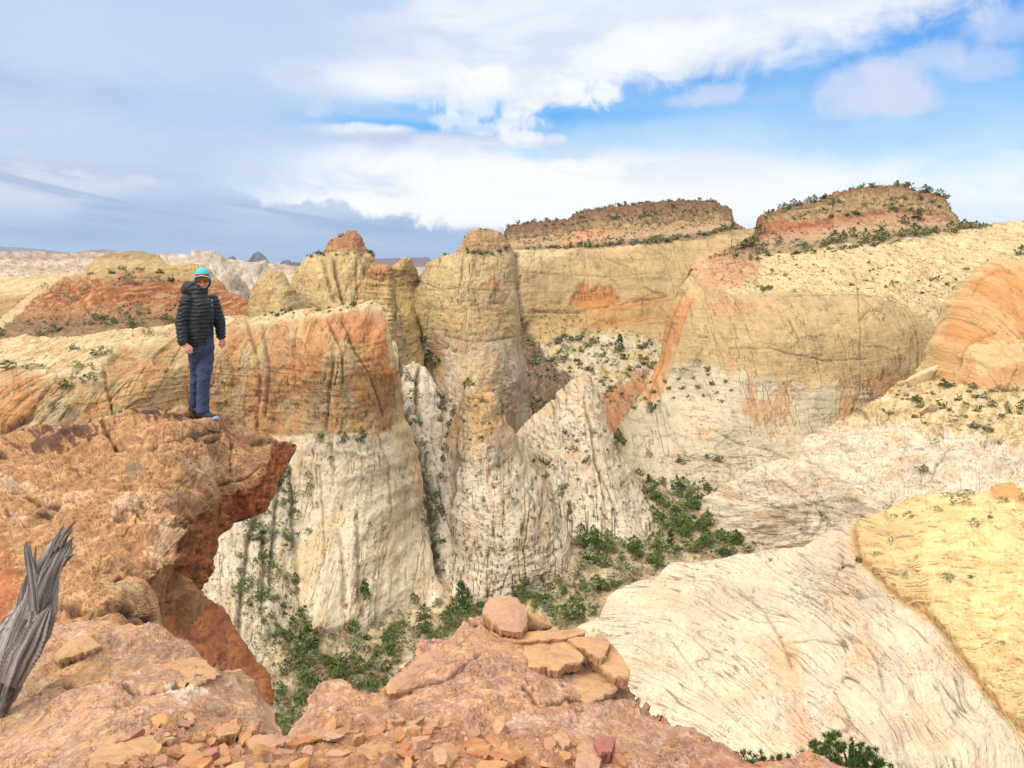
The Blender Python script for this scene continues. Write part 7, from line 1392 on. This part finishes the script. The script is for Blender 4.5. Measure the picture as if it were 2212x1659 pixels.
    # darker patches of the left deck
    for (a, b, ru, rv, al, k) in ((60, 190, 150, 26, .6, (172, 188, 224)), (330, 210, 300, 120, .4, (180, 208, 244)), (420, 330, 200, 80, .45, (172, 206, 246)), (180, 310, 260, 44, .5, (214, 220, 242)), (140, 385, 200, 30, .5, (190, 200, 228)), (260, 95, 300, 50, .5, (206, 222, 248)), (640, 60, 200, 50, .5, (196, 214, 246)), (1080, 100, 200, 30, .35, (206, 220, 244)), (860, 140, 120, 20, .3, (210, 222, 244))):
        col = mx(nt.m('MULTIPLY', blob(a, b, ru, rv, .7, med, 1.6), al), col, c(*k))
    col = mx(nt.m('MULTIPLY', nt.m('MULTIPLY', nt.step(med, -.02, .16), nt.step(el, 3.5, 7.)), nt.m('MULTIPLY', nt.step(az, 34., 10.), .45)), col, c(196, 212, 240))
    # slate bank along the left horizon
    bl = nt.m('ADD', line((330, 400), (1080, 505)), nt.m('ADD', nt.m('MULTIPLY', fin, -3.), nt.m('MULTIPLY', big, 2.)))
    bank = nt.m('MULTIPLY', nt.step(bl, .35, -.35), nt.step(nt.m('ADD', az, nt.m('MULTIPLY', fin, 5.)), 5., -1.))
    bk = mx(nt.step(nt.m('ADD', el, nt.m('MULTIPLY', stre, 7.)), 1., 5.4), c(158, 186, 226), c(212, 222, 241))
    bk = mx(nt.m('MULTIPLY', nt.step(nz(AS, .13, 5, .5, 0., 12.), .0, .16), .6), bk, c(154, 176, 216))
    bk = mx(nt.m('MULTIPLY', nt.step(nz(AS, .11, 5, .5, 0., 16.), .02, .2), .55), bk, c(184, 200, 230))
    bk = mx(nt.step(el, 1.3, .2), bk, c(138, 174, 222))
    col = mx(bank, col, bk)
    col = mx(nt.step(el, 20., 46.), col, c(255, 250, 240, 2.15))      # an overcast sky is brightest overhead
    # below the horizon: the brown ground beyond the edge of the model
    col = mx(nt.step(el, 0., -1.5), col, c(150, 120, 90, .5))
    nt.put(bg.inputs[0], col); bg.inputs[1].default_value = .1
build_world()
scene.world.cycles.sampling_method = 'MANUAL'; scene.world.cycles.sample_map_resolution = 128
sl = bpy.data.lights.new('sun', 'SUN'); sl.energy = 2.2; sl.angle = math.radians(40); sl.color = (1., .95, .87)
so = bpy.data.objects.new('sun', sl); COL.objects.link(so)
sd = Vector((math.sin(SUN_AZ)*math.cos(SUN_EL), math.cos(SUN_AZ)*math.cos(SUN_EL), math.sin(SUN_EL)))
so.rotation_euler = sd.to_track_quat('Z', 'Y').to_euler()
cam = bpy.data.cameras.new('camera'); co = bpy.data.objects.new('camera', cam); COL.objects.link(co); scene.camera = co
cam.sensor_width = 36; cam.sensor_fit = 'HORIZONTAL'; cam.lens = 36*FL/FW; cam.clip_start = .1; cam.clip_end = 90000
co.rotation_euler = (math.pi/2-PITCH, 0, 0)
scene.view_settings.view_transform = 'Standard'; scene.view_settings.look = 'None'; scene.view_settings.exposure = 0.58; scene.view_settings.gamma = 1
scene.cycles.max_bounces = 4; scene.cycles.diffuse_bounces = 2; scene.cycles.use_denoising = True

def haze():
    m = bpy.data.materials.new('haze'); m.use_nodes = True; nt = NT(m.node_tree); nt.n.clear()
    o = nt.add('ShaderNodeOutputMaterial'); p = nt.add('ShaderNodeVolumePrincipled'); p.inputs['Color'].default_value = (.72, .84, 1, 1); p.inputs['Density'].default_value = HAZE; p.inputs['Anisotropy'].default_value = .3
    nt.put(o.inputs['Volume'], p.outputs[0])
    x, y0, y1, z0, z1 = 35500., -3500., 35500., -190., 420.
    vs = [(sx*x, y, z) for z in (z0, z1) for sx, y in ((-1, y0), (1, y0), (1, y1), (-1, y1))]
    me = bpy.data.meshes.new('haze'); me.from_pydata(vs, [], [(3, 2, 1, 0), (4, 5, 6, 7), (0, 1, 5, 4), (1, 2, 6, 5), (2, 3, 7, 6), (3, 0, 4, 7)]); me.materials.append(m)
    ob = bpy.data.objects.new('haze', me); COL.objects.link(ob); tag(ob, 'thin blue air toward the horizon', kind='stuff')
HAZE = 2.2e-5
haze()
